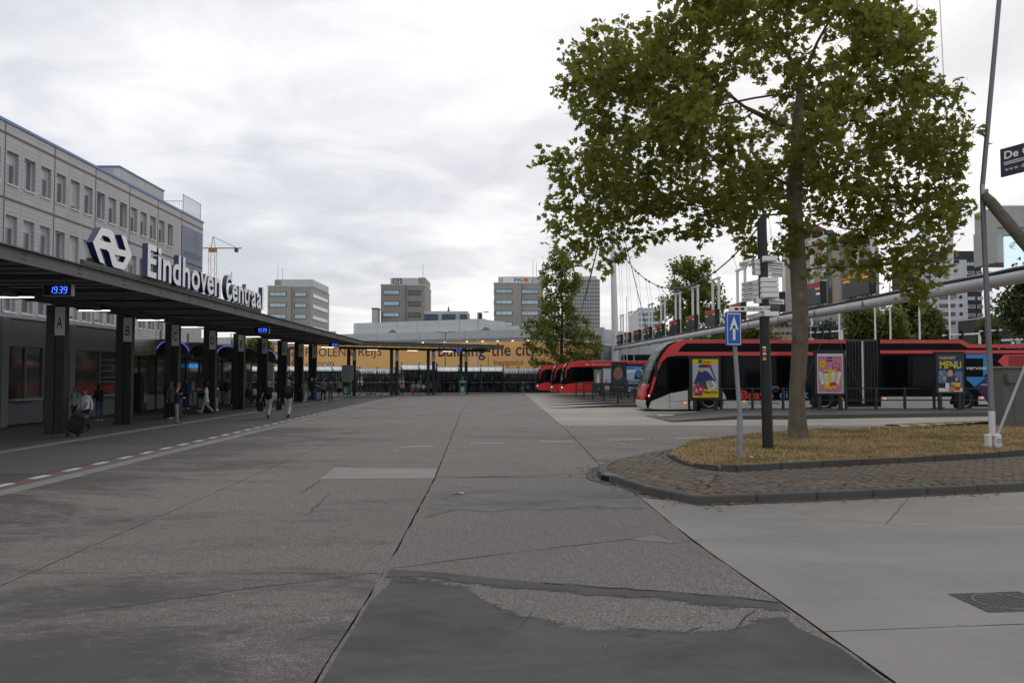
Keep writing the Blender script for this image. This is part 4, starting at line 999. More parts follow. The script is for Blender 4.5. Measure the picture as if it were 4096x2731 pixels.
# ------------------------------------------------------------------ bus builders (local: x back along the bus, y away from camera, z up)
def wheel(mb_parent, x, y, r, par, side=-1):
    mb = MB(); n = 24
    prof = [(r*0.62, 0.14), (r*0.9, 0.15), (r, 0.10), (r, -0.10), (r*0.9, -0.15), (r*0.62, -0.14)]
    rings = [[Vector((x + pr*math.cos(2*math.pi*k/n), y + w, r + pr*math.sin(2*math.pi*k/n))) for k in range(n)] for pr, w in prof]
    mb.loft(rings, m_rubber, caps=(False, False)); t = mb.build('wheel', par, True)
    mb = MB(); rings = [[Vector((x + pr*math.cos(2*math.pi*k/n), y + w, r + pr*math.sin(2*math.pi*k/n))) for k in range(n)] for pr, w in ((r*0.63, -0.135), (r*0.55, -0.11), (r*0.42, -0.03), (r*0.3, -0.08), (0.02, -0.09))]
    mb.loft(rings, m_rim, caps=(False, False))
    for k in range(10): a = 2*math.pi*k/10; mb.box(x+r*0.47*math.cos(a)-.03, x+r*0.47*math.cos(a)+.03, y-.075, y-.05, r+r*0.47*math.sin(a)-.03, r+r*0.47*math.sin(a)+.03, m_black)
    mb.build('rim', t, True)
def strip_panel(pts, y, th, m, name, par):
    """flat panel on the bus side, pts in (x, z)"""
    a = sum(pts[i][0]*pts[(i+1) % len(pts)][1] - pts[(i+1) % len(pts)][0]*pts[i][1] for i in range(len(pts)))
    if a < 0: pts = pts[::-1]
    mb = MB(); mb.prism([Vector((x, y, z)) for x, z in pts], (0, -th, 0), m); 
    return mb.build(name, par, True)
def shell(front, rear_x, z0, top, W, m, par, name='body', rnd=0.16):
    """body shell lofted across the width: front profile leans, corners rounded in plan"""
    mb = MB(); rings = []
    ysec = [(0.0, 0.16), (0.10, 0.05), (0.35, 0.0), (W/2, -0.06), (W-0.35, 0.0), (W-0.10, 0.05), (W, 0.16)]
    for y, dx in ysec:
        tz = 0.10 if y in (0.0, W) else (0.03 if y in (0.10, W-0.10) else 0.0)
        r = []
        for x, z in front: r.append(Vector((x+dx*(1.0 if z < top-0.3 else 0.6), y, min(z, top - tz) if z > top-0.2 else z)))
        r.append(Vector((rear_x-dx, y, top-tz))); r.append(Vector((rear_x-dx*0.5, y, z0)))
        rings.append(r)
    mb.loft(rings, m, smooth=False); return mb.build(name, par, True)
D1 = 43.45
def bl(x, y): p = P(x, y, D1); return (p.x - 6.95, p.z)          # photo pixel -> bus-local x, z on the near side
bus = thing('articulated_bus', 'long red and black articulated city bus with grey skirts behind the poster cases', 'bus', (6.95, D1, 0.0))
BW = 2.75; BL = 21.6
zt = bl(3000, 1357)[1]
fr = [bl(2592, 1634), bl(2584, 1612), bl(2585, 1590), bl(2590, 1560), bl(2602, 1524), bl(2616, 1480), bl(2634, 1436), bl(2656, 1400), bl(2684, 1374), bl(2715, 1362), (bl(2740, 1357)[0], zt)]
fr = [(x-0.16, z) for x, z in fr]
xj0, xj1 = bl(3383, 1500)[0], bl(3518, 1500)[0]
shell(fr, xj0, 0.30, zt, BW, m_bblk, bus)
# rear section
rs = [(xj1, 0.30), (xj1, zt-0.02)]
mb = MB(); W_ = BW; xr0, xr1 = bl(3845, 1357)[0], bl(3880, 1376)[0]; zlow = bl(3900, 1375)[1]
side = [(xj1, 0.30), (BL, 0.30), (BL+0.05, 1.0), (BL, zlow-0.2), (BL-0.15, zlow), (xr1, zlow), (xr0, zt), (xj1, zt)]
mb.prism([Vector((x, 0.0, z)) for x, z in side], (0, W_, 0), m_bblk); mb.build('rear_body', bus, True)
# bellows
n_ = 22; 
mb = MB(); rings = []
for i in range(n_*2+1):
    x = xj0 + (xj1-xj0)*i/(n_*2); o = 0.03 if i % 2 else -0.03
    rings.append([Vector((x, 0.02-o, 0.35-o)), Vector((x, 0.02-o, zt-0.14)), Vector((x, 0.16-o, zt-0.03+o)), Vector((x, BW-0.16+o, zt-0.03+o)), Vector((x, BW-0.02+o, zt-0.14)), Vector((x, BW-0.02+o, 0.35-o))])
mb.loft(rings, m_bell, smooth=False); be = mb.build('bellows', bus, True)
for i in range(1, n_*2, 2):
    x = xj0 + (xj1-xj0)*i/(n_*2); mb = MB(); mb.path([Vector((x, -0.015, 0.4)), Vector((x, -0.015, zt-0.14)), Vector((x, 0.13, zt-0.01))], 0.012, 4, m_bellr if i % 4 == 1 else m_bell); mb.build('bellows_rib', be, True)
mb = MB(); xm = (xj0+xj1)/2; mb.box(xm-0.05, xm+0.05, -0.03, 0.0, 0.4, zt-0.1, m_bgrey); mb.build('centre_hoop', be, True)
# red roof strips and belt
th = 0.018
red1 = [bl(2745, 1373), bl(3383, 1373), bl(3383, 1358.5), bl(2735, 1358.5)]
strip_panel(red1, -0.002, th, m_redr, 'roof_edge', bus)
strip_panel([bl(2705, 1422), bl(3383, 1422), bl(3383, 1407), bl(2712, 1407)], -0.002, th, m_red, 'belt_rail', bus)
arc_out = [(2738, 1358.5), (2706, 1366), (2676, 1384), (2655, 1410), (2637, 1440), (2622, 1480), (2608, 1528), (2600, 1558), (2592, 1590)]
arc_in = [(2598, 1592), (2610, 1560), (2619, 1530), (2632, 1484), (2648, 1446), (2668, 1427), (2705, 1422), (2712, 1407), (2722, 1390), (2745, 1373)]
strip_panel([bl(*p) for p in arc_out] + [bl(*p) for p in arc_in], -0.002, th*1.5, m_red, 'front_arch', bus)
strip_panel([bl(3520, 1373), bl(3838, 1373), bl(3872, 1391), bl(4200, 1391), (BL, zlow), bl(3880, 1376.5), bl(3846, 1358.5), bl(3520, 1358.5)], -0.002, th, m_redr, 'roof_edge', bus)
strip_panel([bl(3520, 1414), bl(4200, 1412), bl(4200, 1400), bl(3520, 1401)], -0.002, th, m_red, 'belt_rail', bus)
# windows
for a, b in ((2720, 2860), (2900, 3040), (3050, 3190), (3200, 3300), (3306, 3375), (3530, 3640), (3650, 3735)):
    strip_panel([bl(a, 1545), bl(b, 1545), bl(b, 1427), bl(a, 1427)], -0.002, 0.010, m_bwin, 'window', bus)
strip_panel([bl(2622, 1540), bl(2668, 1546), bl(2668, 1430), bl(2655, 1446), bl(2640, 1480)], -0.002, 0.008, m_bwin, 'window', bus)
strip_panel([bl(2672, 1560), bl(2712, 1560), bl(2712, 1430), bl(2672, 1430)], -0.002, 0.010, m_bwin, 'driver_window', bus)
# grey skirts
strip_panel([bl(2594, 1630), bl(2620, 1636), bl(2678, 1637), bl(2678, 1574), bl(2640, 1590), bl(2605, 1604)], -0.002, th, m_bgrey, 'front_skirt', bus)
dsk = strip_panel([bl(2680, 1604), bl(2752, 1604), bl(2752, 1560), bl(2680, 1573)], -0.002, th, m_bgrey, 'skirt_panel', bus)
strip_panel([bl(2680, 1637), bl(2752, 1635), bl(2752, 1605.5), bl(2680, 1605.5)], -0.002, th, m_bgrey, 'skirt_panel', bus)
for a, b in ((2754, 2786), (2890, 3004), (3012, 3128), (3136, 3246), (3348, 3386), (3524, 3612), (3620, 3732), (3740, 3812)):
    strip_panel([bl(a, 1629), bl(b, 1628), bl(b, 1597 if a < 3400 else 1586), bl(a, 1598 if a < 3400 else 1586)], -0.002, th, m_bgrey, 'skirt_panel', bus)
strip_panel([bl(2888, 1596), bl(2905, 1596), bl(2900, 1580), bl(2892, 1568), bl(2884, 1562)], -0.002, th, m_bgrey, 'skirt_panel', bus)
strip_panel([bl(3912, 1617), bl(3956, 1617), bl(3930, 1585), bl(3912, 1585)], -0.002, th, m_bgrey, 'skirt_panel', bus)
# blue and violet rear livery
m_lblue = M('livery_blue', (0.02, 0.24, 0.55), 0.3, var=0.05); m_viol = M('livery_violet', (0.035, 0.018, 0.11), 0.3, var=0.05)
strip_panel([bl(3862, 1433), bl(3952, 1433), bl(3952, 1416), bl(3864, 1416)], -0.002, th, m_lblue, 'livery_band', bus)
strip_panel([bl(3932, 1506), bl(3950, 1492), bl(3950, 1433.5), bl(3932, 1433.5)], -0.002, th, m_lblue, 'livery_band', bus)
strip_panel([bl(3898, 1547), bl(3945, 1507), bl(3864, 1507), bl(3866, 1518)], -0.002, th, m_lblue, 'livery_band', bus)
strip_panel([bl(3900, 1549), bl(3960, 1492), bl(4100, 1560), bl(4100, 1616), bl(3958, 1617)], -0.002, th*0.8, m_viol, 'livery_band', bus)
eng = strip_panel([bl(3990, 1446), bl(4015, 1418), bl(4200, 1416), bl(4200, 1478), bl(4015, 1466)], -0.002, th, m_red, 'engine_panel', bus)
for i in range(6): strip_panel([bl(4034, 1427+i*7), bl(4190, 1427+i*7), bl(4190, 1424+i*7), bl(4034, 1424+i*7)], -th-0.003, 0.006, m_bblk, 'louvre', eng)
strip_panel([bl(3530, 1560), bl(3640, 1560), bl(3640, 1552), bl(3530, 1552)], -0.002, 0.006, m_bblk, 'trim_strip', bus)
# lettering on the side
def side_text(s, x, y, size, m, bold=0.0, par=bus, width=None, o=0.0):
    mb = MB(); a = bl(x, y); mb.text(s, Vector((a[0], -th-0.006-o, a[1])), UX, UZ, size, m, bold, width=width); return mb.build('lettering', par, True)
m_tred = M('livery_red_text', (0.6, 0.05, 0.03), 0.4, var=0); m_tblue = M('livery_blue_text', (0.12, 0.42, 0.7), 0.4, var=0); m_tink = M('skirt_text', (0.03, 0.03, 0.03), 0.5, var=0)
side_text('Bravo', 2960, 1594, 0.62, m_tred, 0.03, width=1.72); side_text('direct', 3116, 1592, 0.60, m_tblue, 0.0, width=1.5)
side_text('samen met hermes', 2990, 1615.5, 0.20, m_tink, 0.004, width=1.65); side_text('Brabant vervoert ons', 3770, 1478, 0.30, m_wprint, 0.004, width=3.05); side_text('www.bravo.info', 3922, 1541, 0.16, m_wprint, 0.002, width=1.15)
mb = MB()
for cx, cy, m in ((3095, 1552, m_lblue), (3107, 1552, m_tred), (3101, 1560, m_viol)):
    a = bl(cx, cy); mb.disc(Vector((a[0], -0.03, a[1])), UX, UZ, 0.11, m)
mb.build('heart_mark', bus, True)
mb = MB(); a = bl(4000, 1391)
mb.text('e', Vector((a[0]-0.1, -0.012, a[1]-0.05)), UX, UZ, 0.2, m_wprint, 0.01); mb.text('Deze bus rijdt op groene stroom', Vector((a[0]+0.25, -0.012, a[1]-0.02)), UX, UZ, 0.1, m_wprint); mb.build('lettering', bus, True)
# windscreen and front mask
mb = MB(); ring = []
for (x, z) in [bl(2602, 1530), bl(2618, 1478), bl(2636, 1436), bl(2656, 1404), bl(2676, 1384), bl(2694, 1374)]:
    x -= 0.16; ring.append([Vector((x-0.012+dx, y, z)) for y, dx in ((0.16, 0.032), (0.35, 0.0), (BW/2, -0.062), (BW-0.35, 0), (BW-0.16, 0.032))])
mb.loft(ring, m_ws, closed=False, smooth=True); mb.build('windscreen', bus, True)
mb = MB(); ring = []
for (x, z) in [bl(2585, 1598), bl(2586, 1585), bl(2590, 1562), bl(2598, 1535)]:
    x -= 0.16; ring.append([Vector((x-0.014+dx, y, z)) for y, dx in ((0.0, 0.172), (0.1, 0.052), (0.35, 0.0), (BW/2, -0.062), (BW-0.35, 0), (BW-0.1, 0.052))])
mb.loft(ring, m_red, closed=False, smooth=True); fm = mb.build('front_mask', bus, True)
mb = MB(); ring = []
for (x, z) in [bl(2590, 1632), bl(2583, 1614), bl(2585, 1600)]:
    x -= 0.17; ring.append([Vector((x-0.016+dx, y, z)) for y, dx in ((0.0, 0.172), (0.1, 0.052), (0.35, 0.0), (BW/2, -0.062), (BW-0.35, 0), (BW-0.1, 0.052))])
mb.loft(ring, m_bgrey, closed=False, smooth=True); mb.build('bumper', bus, True)
mb = MB(); ring = []
for (x, z) in [bl(2590, 1566), bl(2594, 1550), bl(2602, 1530)]:
    x -= 0.16; ring.append([Vector((x-0.022+dx, y, z)) for y, dx in ((0.3, 0.0), (0.45, 0.0), (BW/2, -0.062), (BW-0.35, 0))])
mb.loft(ring, m_bblk, closed=False); mb.build('wiper_panel', bus, True)
a = bl(2598, 1582); mb = MB(); mb.ball((a[0]-0.02, 0.02, a[1]), 0.06, m_hl); mb.build('headlight', bus, True)
mb = MB(); mb.path([Vector((fr[3][0]-0.1, 0.8, 1.25)), Vector((fr[4][0]-0.12, 1.0, 1.75)), Vector((fr[4][0]-0.1, 1.6, 1.6))], 0.02, 6, m_black); mb.build('wiper', bus, True)
# destination display and mirror
a = bl(2632, 1450); mb = MB(); mb.path([Vector((a[0]+0.1, -0.02, a[1]+0.05)), Vector((a[0]-0.15, -0.22, a[1]+0.0)), Vector((a[0]-0.15, -0.22, a[1]-0.1))], 0.025, 6, m_black); mb.box(a[0]-0.22, a[0]-0.06, -0.28, -0.16, a[1]-0.75, a[1]-0.1, m_black, 0.03); mb.build('mirror', bus, True)
for x, y in ((2740, 1610), (2976, 1603), (3366, 1594), (3538, 1594), (3928, 1589)):
    a = bl(x, y); mb = MB(); mb.box(a[0]-0.07, a[0]+0.07, -th-0.02, -th-0.003, a[1]-0.03, a[1]+0.03, m_amber, 0.008); mb.build('side_marker', bus, True)
wr = 0.56
for x in (2836, 3295, 3855): 
    a = bl(x, 1600)[0]
    mb = MB(); n = 16; mb.prism([Vector((a + 0.75*math.cos(math.pi*k/n), -0.022, 0.35 + 0.72*math.sin(math.pi*k/n))) for k in range(n+1)], (0, 0.02, 0), m_bblk); mb.build('wheel_arch', bus, True)
    wheel(None, a, 0.10, wr, bus); wheel(None, a, BW-0.2, wr, bus)
# ------------------------------------------------------------------ the smaller red buses further back
def small_bus(px, d, Hh, L, label, door_face=False, tilt=0.0):
    t = thing('city_bus', label, 'bus', ((px-2048)/FPX*d, d, 0), tilt, 'red city buses in the far bays'); W = 2.5; s = Hh/3.14
    fr = [(0.16, 0.28), (0.02, 0.5), (0.0, 0.95), (0.05, 1.15), (0.16, 1.9), (0.30, 2.6), (0.55, 2.95), (1.0, 3.1), (1.6, 3.14)]
    fr = [(x*s, z*s) for x, z in fr]
    shell(fr, L, 0.28*s, Hh, W, m_bblk, t)
    S_ = lambda pts: [(x*s, z*s) for x, z in pts]
    strip_panel(S_([(0.95, 3.05), (2.3, 3.12)]) + [(L-2.2, 3.10*s), (L-2.2, 2.62*s)] + S_([(2.2, 2.62), (0.95, 2.6), (0.55, 2.35), (0.42, 1.6), (0.36, 1.6), (0.47, 2.5), (0.7, 2.9)]), -0.002, 0.02, m_red, 'roof_edge', t)
    strip_panel([(L-2.2, 3.10*s), (L-0.05, 3.08*s), (L-0.05, 2.62*s), (L-2.2, 2.62*s)], -0.002, 0.02, m_white, 'roof_edge', t)
    strip_panel(S_([(0.18, 0.3), (4.1, 0.3), (4.15, 0.62), (4.4, 0.95), (4.9, 1.2), (5.4, 1.3), (2.2, 1.28), (0.9, 1.14), (0.25, 1.0), (0.14, 0.7)]), -0.002, 0.02, m_red, 'side_panel', t)
    strip_panel(S_([(5.9, 0.3), (L/s-0.1, 0.3), (L/s-0.1, 1.3), (6.1, 1.3)]), -0.002, 0.02, m_red, 'side_panel', t)
    for a, b in ((0.75, 2.0), (2.1, 2.9), (3.0, 4.2), (4.3, 5.6), (5.7, 7.0), (7.1, 8.4)):
        if b*s < L-0.4: strip_panel(S_([(a, 1.38), (b, 1.38), (b, 2.5), (a, 2.5)]), -0.002, 0.012, m_bwin, 'window', t)
    # front face
    def face(zs, m, name, o=0.014, yi=0.0):
        mb = MB(); ring = []
        for z in zs:
            for (x0, z0), (x1, z1) in zip(fr, fr[1:]):
                if z0 <= z*s <= z1+1e-6: x = x0 + (x1-x0)*(z*s-z0)/(z1-z0); break
            ring.append([Vector((x-o+dx, y, z*s)) for y, dx in ((yi, 0.16 if yi == 0 else 0.05), (0.12, 0.05), (0.35, 0), (W/2, -0.06), (W-0.35, 0), (W-0.12, 0.05), (W-yi, 0.16 if yi == 0 else 0.05))])
        mb.loft(ring, m, closed=False, smooth=True); return mb.build(name, t, True)
    face([0.3, 0.5, 0.9, 1.05], m_red, 'front_mask'); face([1.12, 1.6, 2.1, 2.45], m_glass, 'windscreen', 0.016, 0.06); face([2.62, 2.9, 3.05], m_red, 'front_roof')
    face([2.47, 2.6], m_bblk, 'destination_display', 0.016, 0.06)
    mb = MB(); mb.box(0.05*s, 0.14*s, -0.01, 0.06, 0.72*s, 0.84*s, m_hl, 0.02); mb.build('headlight', t, True)
    mb = MB(); mb.box(3.6*s, 3.75*s, -0.05, -0.023, 0.5*s, 0.57*s, m_amber, 0.01); mb.build('side_marker', t, True)
    mb = MB(); mb.path([Vector((0.5*s, -0.02, 2.5*s)), Vector((0.2*s, -0.25, 2.4*s)), Vector((0.15*s, -0.25, 2.25*s))], 0.025, 6, m_black); mb.box(0.08*s, 0.22*s, -0.31, -0.19, 1.65*s, 2.25*s, m_black, 0.03); mb.build('mirror', t, True)
    mb = MB(); mb.text('Deze bus rijdt op groene stroom', Vector((2.7*s, -0.026, 2.78*s)), UX, UZ, 0.16, m_wprint); mb.text('oo', Vector((2.2*s, -0.026, 2.75*s)), UX, UZ, 0.26, m_wprint, 0.02); mb.text('Bravo', Vector((1.5*s, -0.026, 1.08*s)), UX, UZ, 0.18, m_wprint); mb.build('lettering', t, True)
    a = 5.0*s
    mb = MB(); n = 14; mb.prism([Vector((a + 0.66*math.cos(math.pi*k/n), -0.026, 0.3 + 0.72*math.sin(math.pi*k/n))) for k in range(n+1)], (0, 0.02, 0), m_bblk); mb.build('wheel_arch', t, True)
    for x in (a, L-2.6): wheel(None, x, 0.08, 0.5, t)
    return t
small_bus(2243, 73.3, 3.12, 12.5, 'red city bus with a white tail roof behind the tall posters')
small_bus(2203, 78.2, 3.0, 12.0, 'red city bus parked between two other red buses')
small_bus(2146, 86.4, 2.95, 12.0, 'red city bus parked beside the bicycle shelter')
# ------------------------------------------------------------------ railings and poster cases
m_rail = M('railing_steel', (0.022, 0.024, 0.025), 0.45, 0.0, 0.2, 2.0)
def railing(x0, x1, y, label, posts, z=PZ):
    t = thing('platform_railing', label, 'railing', (x0, y, z), group='railings along the bus platforms')
    for x in posts: mb = MB(); mb.box(x-0.055, x+0.055, y-0.055, y+0.055, z-0.01, z+1.08, m_rail, 0.008); mb.build('post', t)
    for zz in (1.03, 0.45): mb = MB(); mb.box(x0, x1, y-0.03, y+0.03, z+zz-0.03, z+zz+0.03, m_rail); mb.build('bar', t)
def xat(px, d): return (px-2048)/FPX*d
yr = 41.6
railing(xat(2755, yr), 33, yr, 'dark steel railing along the platform of the articulated bus', [xat(x, yr) for x in (2755, 2884, 3008, 3130, 3250, 3382, 3500, 3616, 3733, 3850, 3970)] + [25.6, 27.2, 28.7, 30.2, 31.7])
lbs = ['nearest', 'second', 'third', 'fourth', 'fifth', 'sixth']
for i, (px, d) in enumerate(((2470, 49.4), (2415, 54.0), (2370, 58.6), (2335, 63.1), (2304, 67.6))):
    x = xat(px, d); railing(x, 24, d, f'dark steel railing on the {lbs[i]} sawtooth platform behind the articulated bus', [x+2.0*k for k in range(9)])
# poster cases
m_case = M('poster_case', (0.02, 0.022, 0.024), 0.4, var=0.15)
def C(name, r, g, b): return M('print_'+name, (r, g, b), 0.55, var=0.06, scale=4.0)
c_y = C('yellow', 0.62, 0.45, 0.012); c_sky = C('sky', 0.36, 0.42, 0.52); c_navy = C('navy', 0.022, 0.035, 0.13); c_skin = C('skin', 0.50, 0.28, 0.18); c_brown = C('brown', 0.10, 0.045, 0.03); c_mag = C('magenta', 0.42, 0.01, 0.07); c_pink = C('pink', 0.50, 0.17, 0.30); c_wht = C('white', 0.62, 0.62, 0.6); c_blue = C('blue', 0.02, 0.22, 0.52); c_dkb = C('deep_blue', 0.015, 0.05, 0.16); c_green = C('green', 0.02, 0.22, 0.05); c_redp = C('red', 0.5, 0.02, 0.02); c_sand = C('sand', 0.42, 0.30, 0.18); c_teal = C('teal', 0.015, 0.05, 0.055); c_dark = C('dark', 0.02, 0.02, 0.022); c_or = C('orange', 0.5, 0.2, 0.03); c_face = C('face', 0.26, 0.13, 0.085); c_hair = C('hair', 0.012, 0.01, 0.01)
def poster_case(x0, x1, ztop, zbot, d, label, draw, rz=0.0, zbase=PZ, bar=True):
    """freestanding case with a printed sheet; draw(mb, X, Z) paints in 0..1 sheet units"""
    w = x1-x0; h = ztop-zbot; cx = (x0+x1)/2
    t = thing('poster_case', label, 'poster', (cx, d, zbase), rz, 'poster cases on the bus platforms')
    mb = MB(); mb.rbox((0, 0, (ztop+zbot)/2-zbase), (w, 0.22, h), m_case, 0.02); mb.build('case', t, True)
    mb = MB(); mb.box(-w*0.40, -w*0.28, -0.06, 0.06, 0, zbot-zbase+0.02, m_case); mb.build('leg', t, True)
    mb = MB(); mb.box(w*0.28, w*0.40, -0.06, 0.06, 0, zbot-zbase+0.02, m_case); mb.build('leg', t, True)
    if bar: mb = MB(); mb.box(-w*0.5-0.03, w*0.5+0.03, -0.125, 0.125, ztop-zbase+0.002, ztop-zbase+0.07, m_case); mb.build('top_trim', t, True)
    iw, ih = w*0.84, h*0.90; ox = -iw/2; oz = (ztop+zbot)/2-zbase-ih/2
    mb = MB(); lay = [0]
    class D: pass
    q = D()
    def V(u, v): return Vector((ox+u*iw, -0.114-lay[0]*0.0012, oz+v*ih))
    def poly(pts, m): 
        lay[0] += 1; a = sum(pts[i][0]*pts[(i+1) % len(pts)][1] - pts[(i+1) % len(pts)][0]*pts[i][1] for i in range(len(pts)))
        if a < 0: pts = pts[::-1]
        mb.poly([V(*p) for p in pts], m)
    def rect(a, b, c, e, m): poly([(a, b), (c, b), (c, e), (a, e)], m)
    def disc(u, v, r, m, n=20, asp=1.0): poly([(u + r*math.cos(2*math.pi*k/n), v + r*asp*iw/ih*math.sin(2*math.pi*k/n)) for k in range(n)], m)
    def star(u, v, r0, r1, m, n=14): poly([(u + (r0 if k % 2 else r1)*math.cos(math.pi*k/n), v + (r0 if k % 2 else r1)*iw/ih*math.sin(math.pi*k/n)) for k in range(2*n)], m)
    def txt(s, u, v, size, m, bold=0.0, width=None): lay[0] += 1; mb.text(s, V(u, v), UX, UZ, size*ih, m, bold, width=width*iw if width else None)
    q.poly, q.rect, q.disc, q.txt, q.star = poly, rect, disc, txt, star
    draw(q); mb.build('poster', t, True); return t
def d_kiosk(q):
    q.rect(0, 0, 1, 1, c_sky); q.rect(0, 0.87, 1, 1, c_y); q.rect(0, 0, 1, 0.22, c_y)
    q.poly([(0.02, 0.35), (0.10, 0.35), (0.42, 0.86), (0.34, 0.86)], c_brown); q.poly([(0.95, 0.40), (0.88, 0.45), (0.62, 0.86), (0.70, 0.86)], c_brown); q.rect(0.42, 0.78, 0.66, 0.87, c_redp)
    q.rect(0.48, 0.80, 0.60, 0.83, c_dark)
    q.poly([(0.10, 0.33), (0.20, 0.62), (0.30, 0.68), (0.48, 0.70), (0.62, 0.66), (0.80, 0.50), (0.92, 0.42), (0.84, 0.36), (0.66, 0.46), (0.60, 0.25), (0.24, 0.25), (0.22, 0.44), (0.17, 0.30)], c_navy)
    q.poly([(0.22, 0.22), (0.60, 0.22), (0.58, 0.38), (0.26, 0.40)], c_brown)
    q.disc(0.355, 0.745, 0.11, c_skin, asp=1.2); q.poly([(0.22, 0.785), (0.50, 0.785), (0.47, 0.84), (0.36, 0.87), (0.24, 0.84)], c_navy); q.rect(0.31, 0.715, 0.40, 0.727, c_wht)
    q.disc(0.05, 0.30, 0.06, c_skin); q.disc(0.88, 0.42, 0.05, c_skin)
    q.poly([(0.52, 0.42), (0.78, 0.45), (0.96, 0.28), (0.62, 0.16)], c_wht); q.poly([(0.58, 0.38), (0.74, 0.40), (0.84, 0.30), (0.66, 0.22)], c_sand); q.poly([(0.53, 0.41), (0.76, 0.44), (0.75, 0.41), (0.54, 0.385)], c_blue)
    q.disc(0.22, 0.19, 0.20, c_mag); q.txt('2,', 0.08, 0.145, 0.13, c_wht, 0.03); q.txt('95', 0.24, 0.18, 0.085, c_wht, 0.03); q.rect(0.06, 0.055, 0.38, 0.085, c_dark)
    q.poly([(0.24, 0.89), (0.30, 0.89), (0.30, 0.93), (0.36, 0.89), (0.40, 0.89), (0.34, 0.945), (0.40, 0.99), (0.34, 0.99), (0.30, 0.955), (0.30, 0.99), (0.24, 0.99)], c_dark)
    q.txt('Kiosk', 0.43, 0.905, 0.07, c_dark, 0.015); q.txt('.nl', 0.68, 0.905, 0.05, c_dark); q.txt('Margriet', 0.45, 0.115, 0.08, c_dark, 0.02, width=0.5); q.txt('zomerse aanbieding', 0.46, 0.07, 0.03, c_or)
def d_drug(q):
    q.rect(0, 0, 1, 1, c_wht); q.rect(0.03, 0.02, 0.97, 0.94, c_pink)
    q.disc(0.20, 0.74, 0.16, c_y); q.star(0.20, 0.74, 0.155, 0.175, c_or, 16); q.disc(0.20, 0.74, 0.135, c_y); q.txt('DEALS', 0.085, 0.72, 0.055, c_redp, 0.02, width=0.23)
    q.poly([(0.37, 0.80), (0.58, 0.80), (0.58, 0.91), (0.37, 0.91)], c_dark); q.txt('Etos', 0.39, 0.84, 0.06, c_wht, 0.005, width=0.17)
    q.poly([(0.60, 0.56), (0.88, 0.58), (0.88, 0.75), (0.60, 0.75)], c_redp); q.txt('2+2', 0.63, 0.675, 0.08, c_wht, 0.02, width=0.22); q.txt('gratis', 0.65, 0.625, 0.045, c_wht, width=0.18)
    q.star(0.49, 0.36, 0.34, 0.44, c_y, 12)
    for u, a in ((0.16, -0.12), (0.30, -0.04), (0.50, 0.04), (0.66, 0.13)):
        q.poly([(u+a*0.2, 0.24), (u+a*0.2+0.12, 0.24), (u+a+0.14, 0.52), (u+a, 0.54)], c_wht); q.rect(u+a*0.4+0.03, 0.30, u+a*0.4+0.07, 0.44, c_sky)
    q.rect(0.27, 0.50, 0.40, 0.55, c_green); q.poly([(0.45, 0.16), (0.74, 0.20), (0.70, 0.30), (0.50, 0.26)], c_redp); q.txt('alle combinaties mogelijk', 0.1, 0.055, 0.03, c_mag, width=0.75)
def d_menu(q):
    q.rect(0, 0, 1, 1, c_dkb); q.rect(0, 0.12, 1, 0.55, C('dusk', 0.10, 0.16, 0.30)); q.rect(0, 0, 1, 0.10, c_wht); q.rect(0, 0.10, 0.30, 0.24, c_hair)
    q.txt('McSMART', 0.06, 0.885, 0.11, c_y, 0.02, width=0.66); q.txt('MENU', 0.05, 0.64, 0.27, c_y, 0.03, width=0.9); q.txt('5,', 0.06, 0.48, 0.13, c_y, 0.02); q.txt('95', 0.19, 0.54, 0.06, c_y, 0.01); q.rect(0.80, 0.89, 0.95, 0.97, c_dark)
    q.disc(0.53, 0.56, 0.17, c_hair, asp=1.1); q.disc(0.49, 0.50, 0.12, c_skin, asp=1.3); q.poly([(0.30, 0.18), (0.36, 0.38), (0.50, 0.42), (0.66, 0.44), (0.86, 0.36), (0.92, 0.18)], c_navy); q.rect(0.70, 0.30, 0.80, 0.38, c_y)
    q.disc(0.24, 0.36, 0.07, c_skin, asp=1.4); q.rect(0.28, 0.06, 0.44, 0.24, c_wht); q.rect(0.68, 0.04, 0.88, 0.16, c_redp); q.rect(0.66, 0.14, 0.90, 0.25, c_y); q.disc(0.55, 0.07, 0.14, c_or, asp=0.7); q.disc(0.58, 0.22, 0.08, c_skin)
def d_sound(q):
    q.rect(0, 0, 1, 1, c_blue); q.rect(0, 0, 1, 0.45, c_dkb); q.poly([(0, 0.5), (0.45, 0.46), (1, 0.62), (1, 0.86), (0.3, 0.82), (0, 0.72)], c_sky); q.poly([(0, 0.72), (0.5, 0.78), (1, 0.86), (0, 0.86)], c_wht)
    q.poly([(0.45, 0.50), (0.58, 0.80), (0.74, 0.86), (0.92, 0.80), (1.0, 0.50)], c_hair); q.disc(0.75, 0.68, 0.15, C('blue_face', 0.05, 0.16, 0.42), asp=1.4)
    q.txt('tokscout', 0.42, 0.90, 0.07, c_wht, width=0.45)
    for k, s in enumerate(('IK WIL DE DOUW', 'OUDE SOUND', "VAN DE JAREN '90", 'TERUGBRENGEN')): q.txt(s, 0.10, 0.42-k*0.095, 0.085, c_wht, 0.015, width=0.84 if k != 1 else 0.66)
    q.rect(0.1, 0.03, 0.24, 0.11, c_sky)
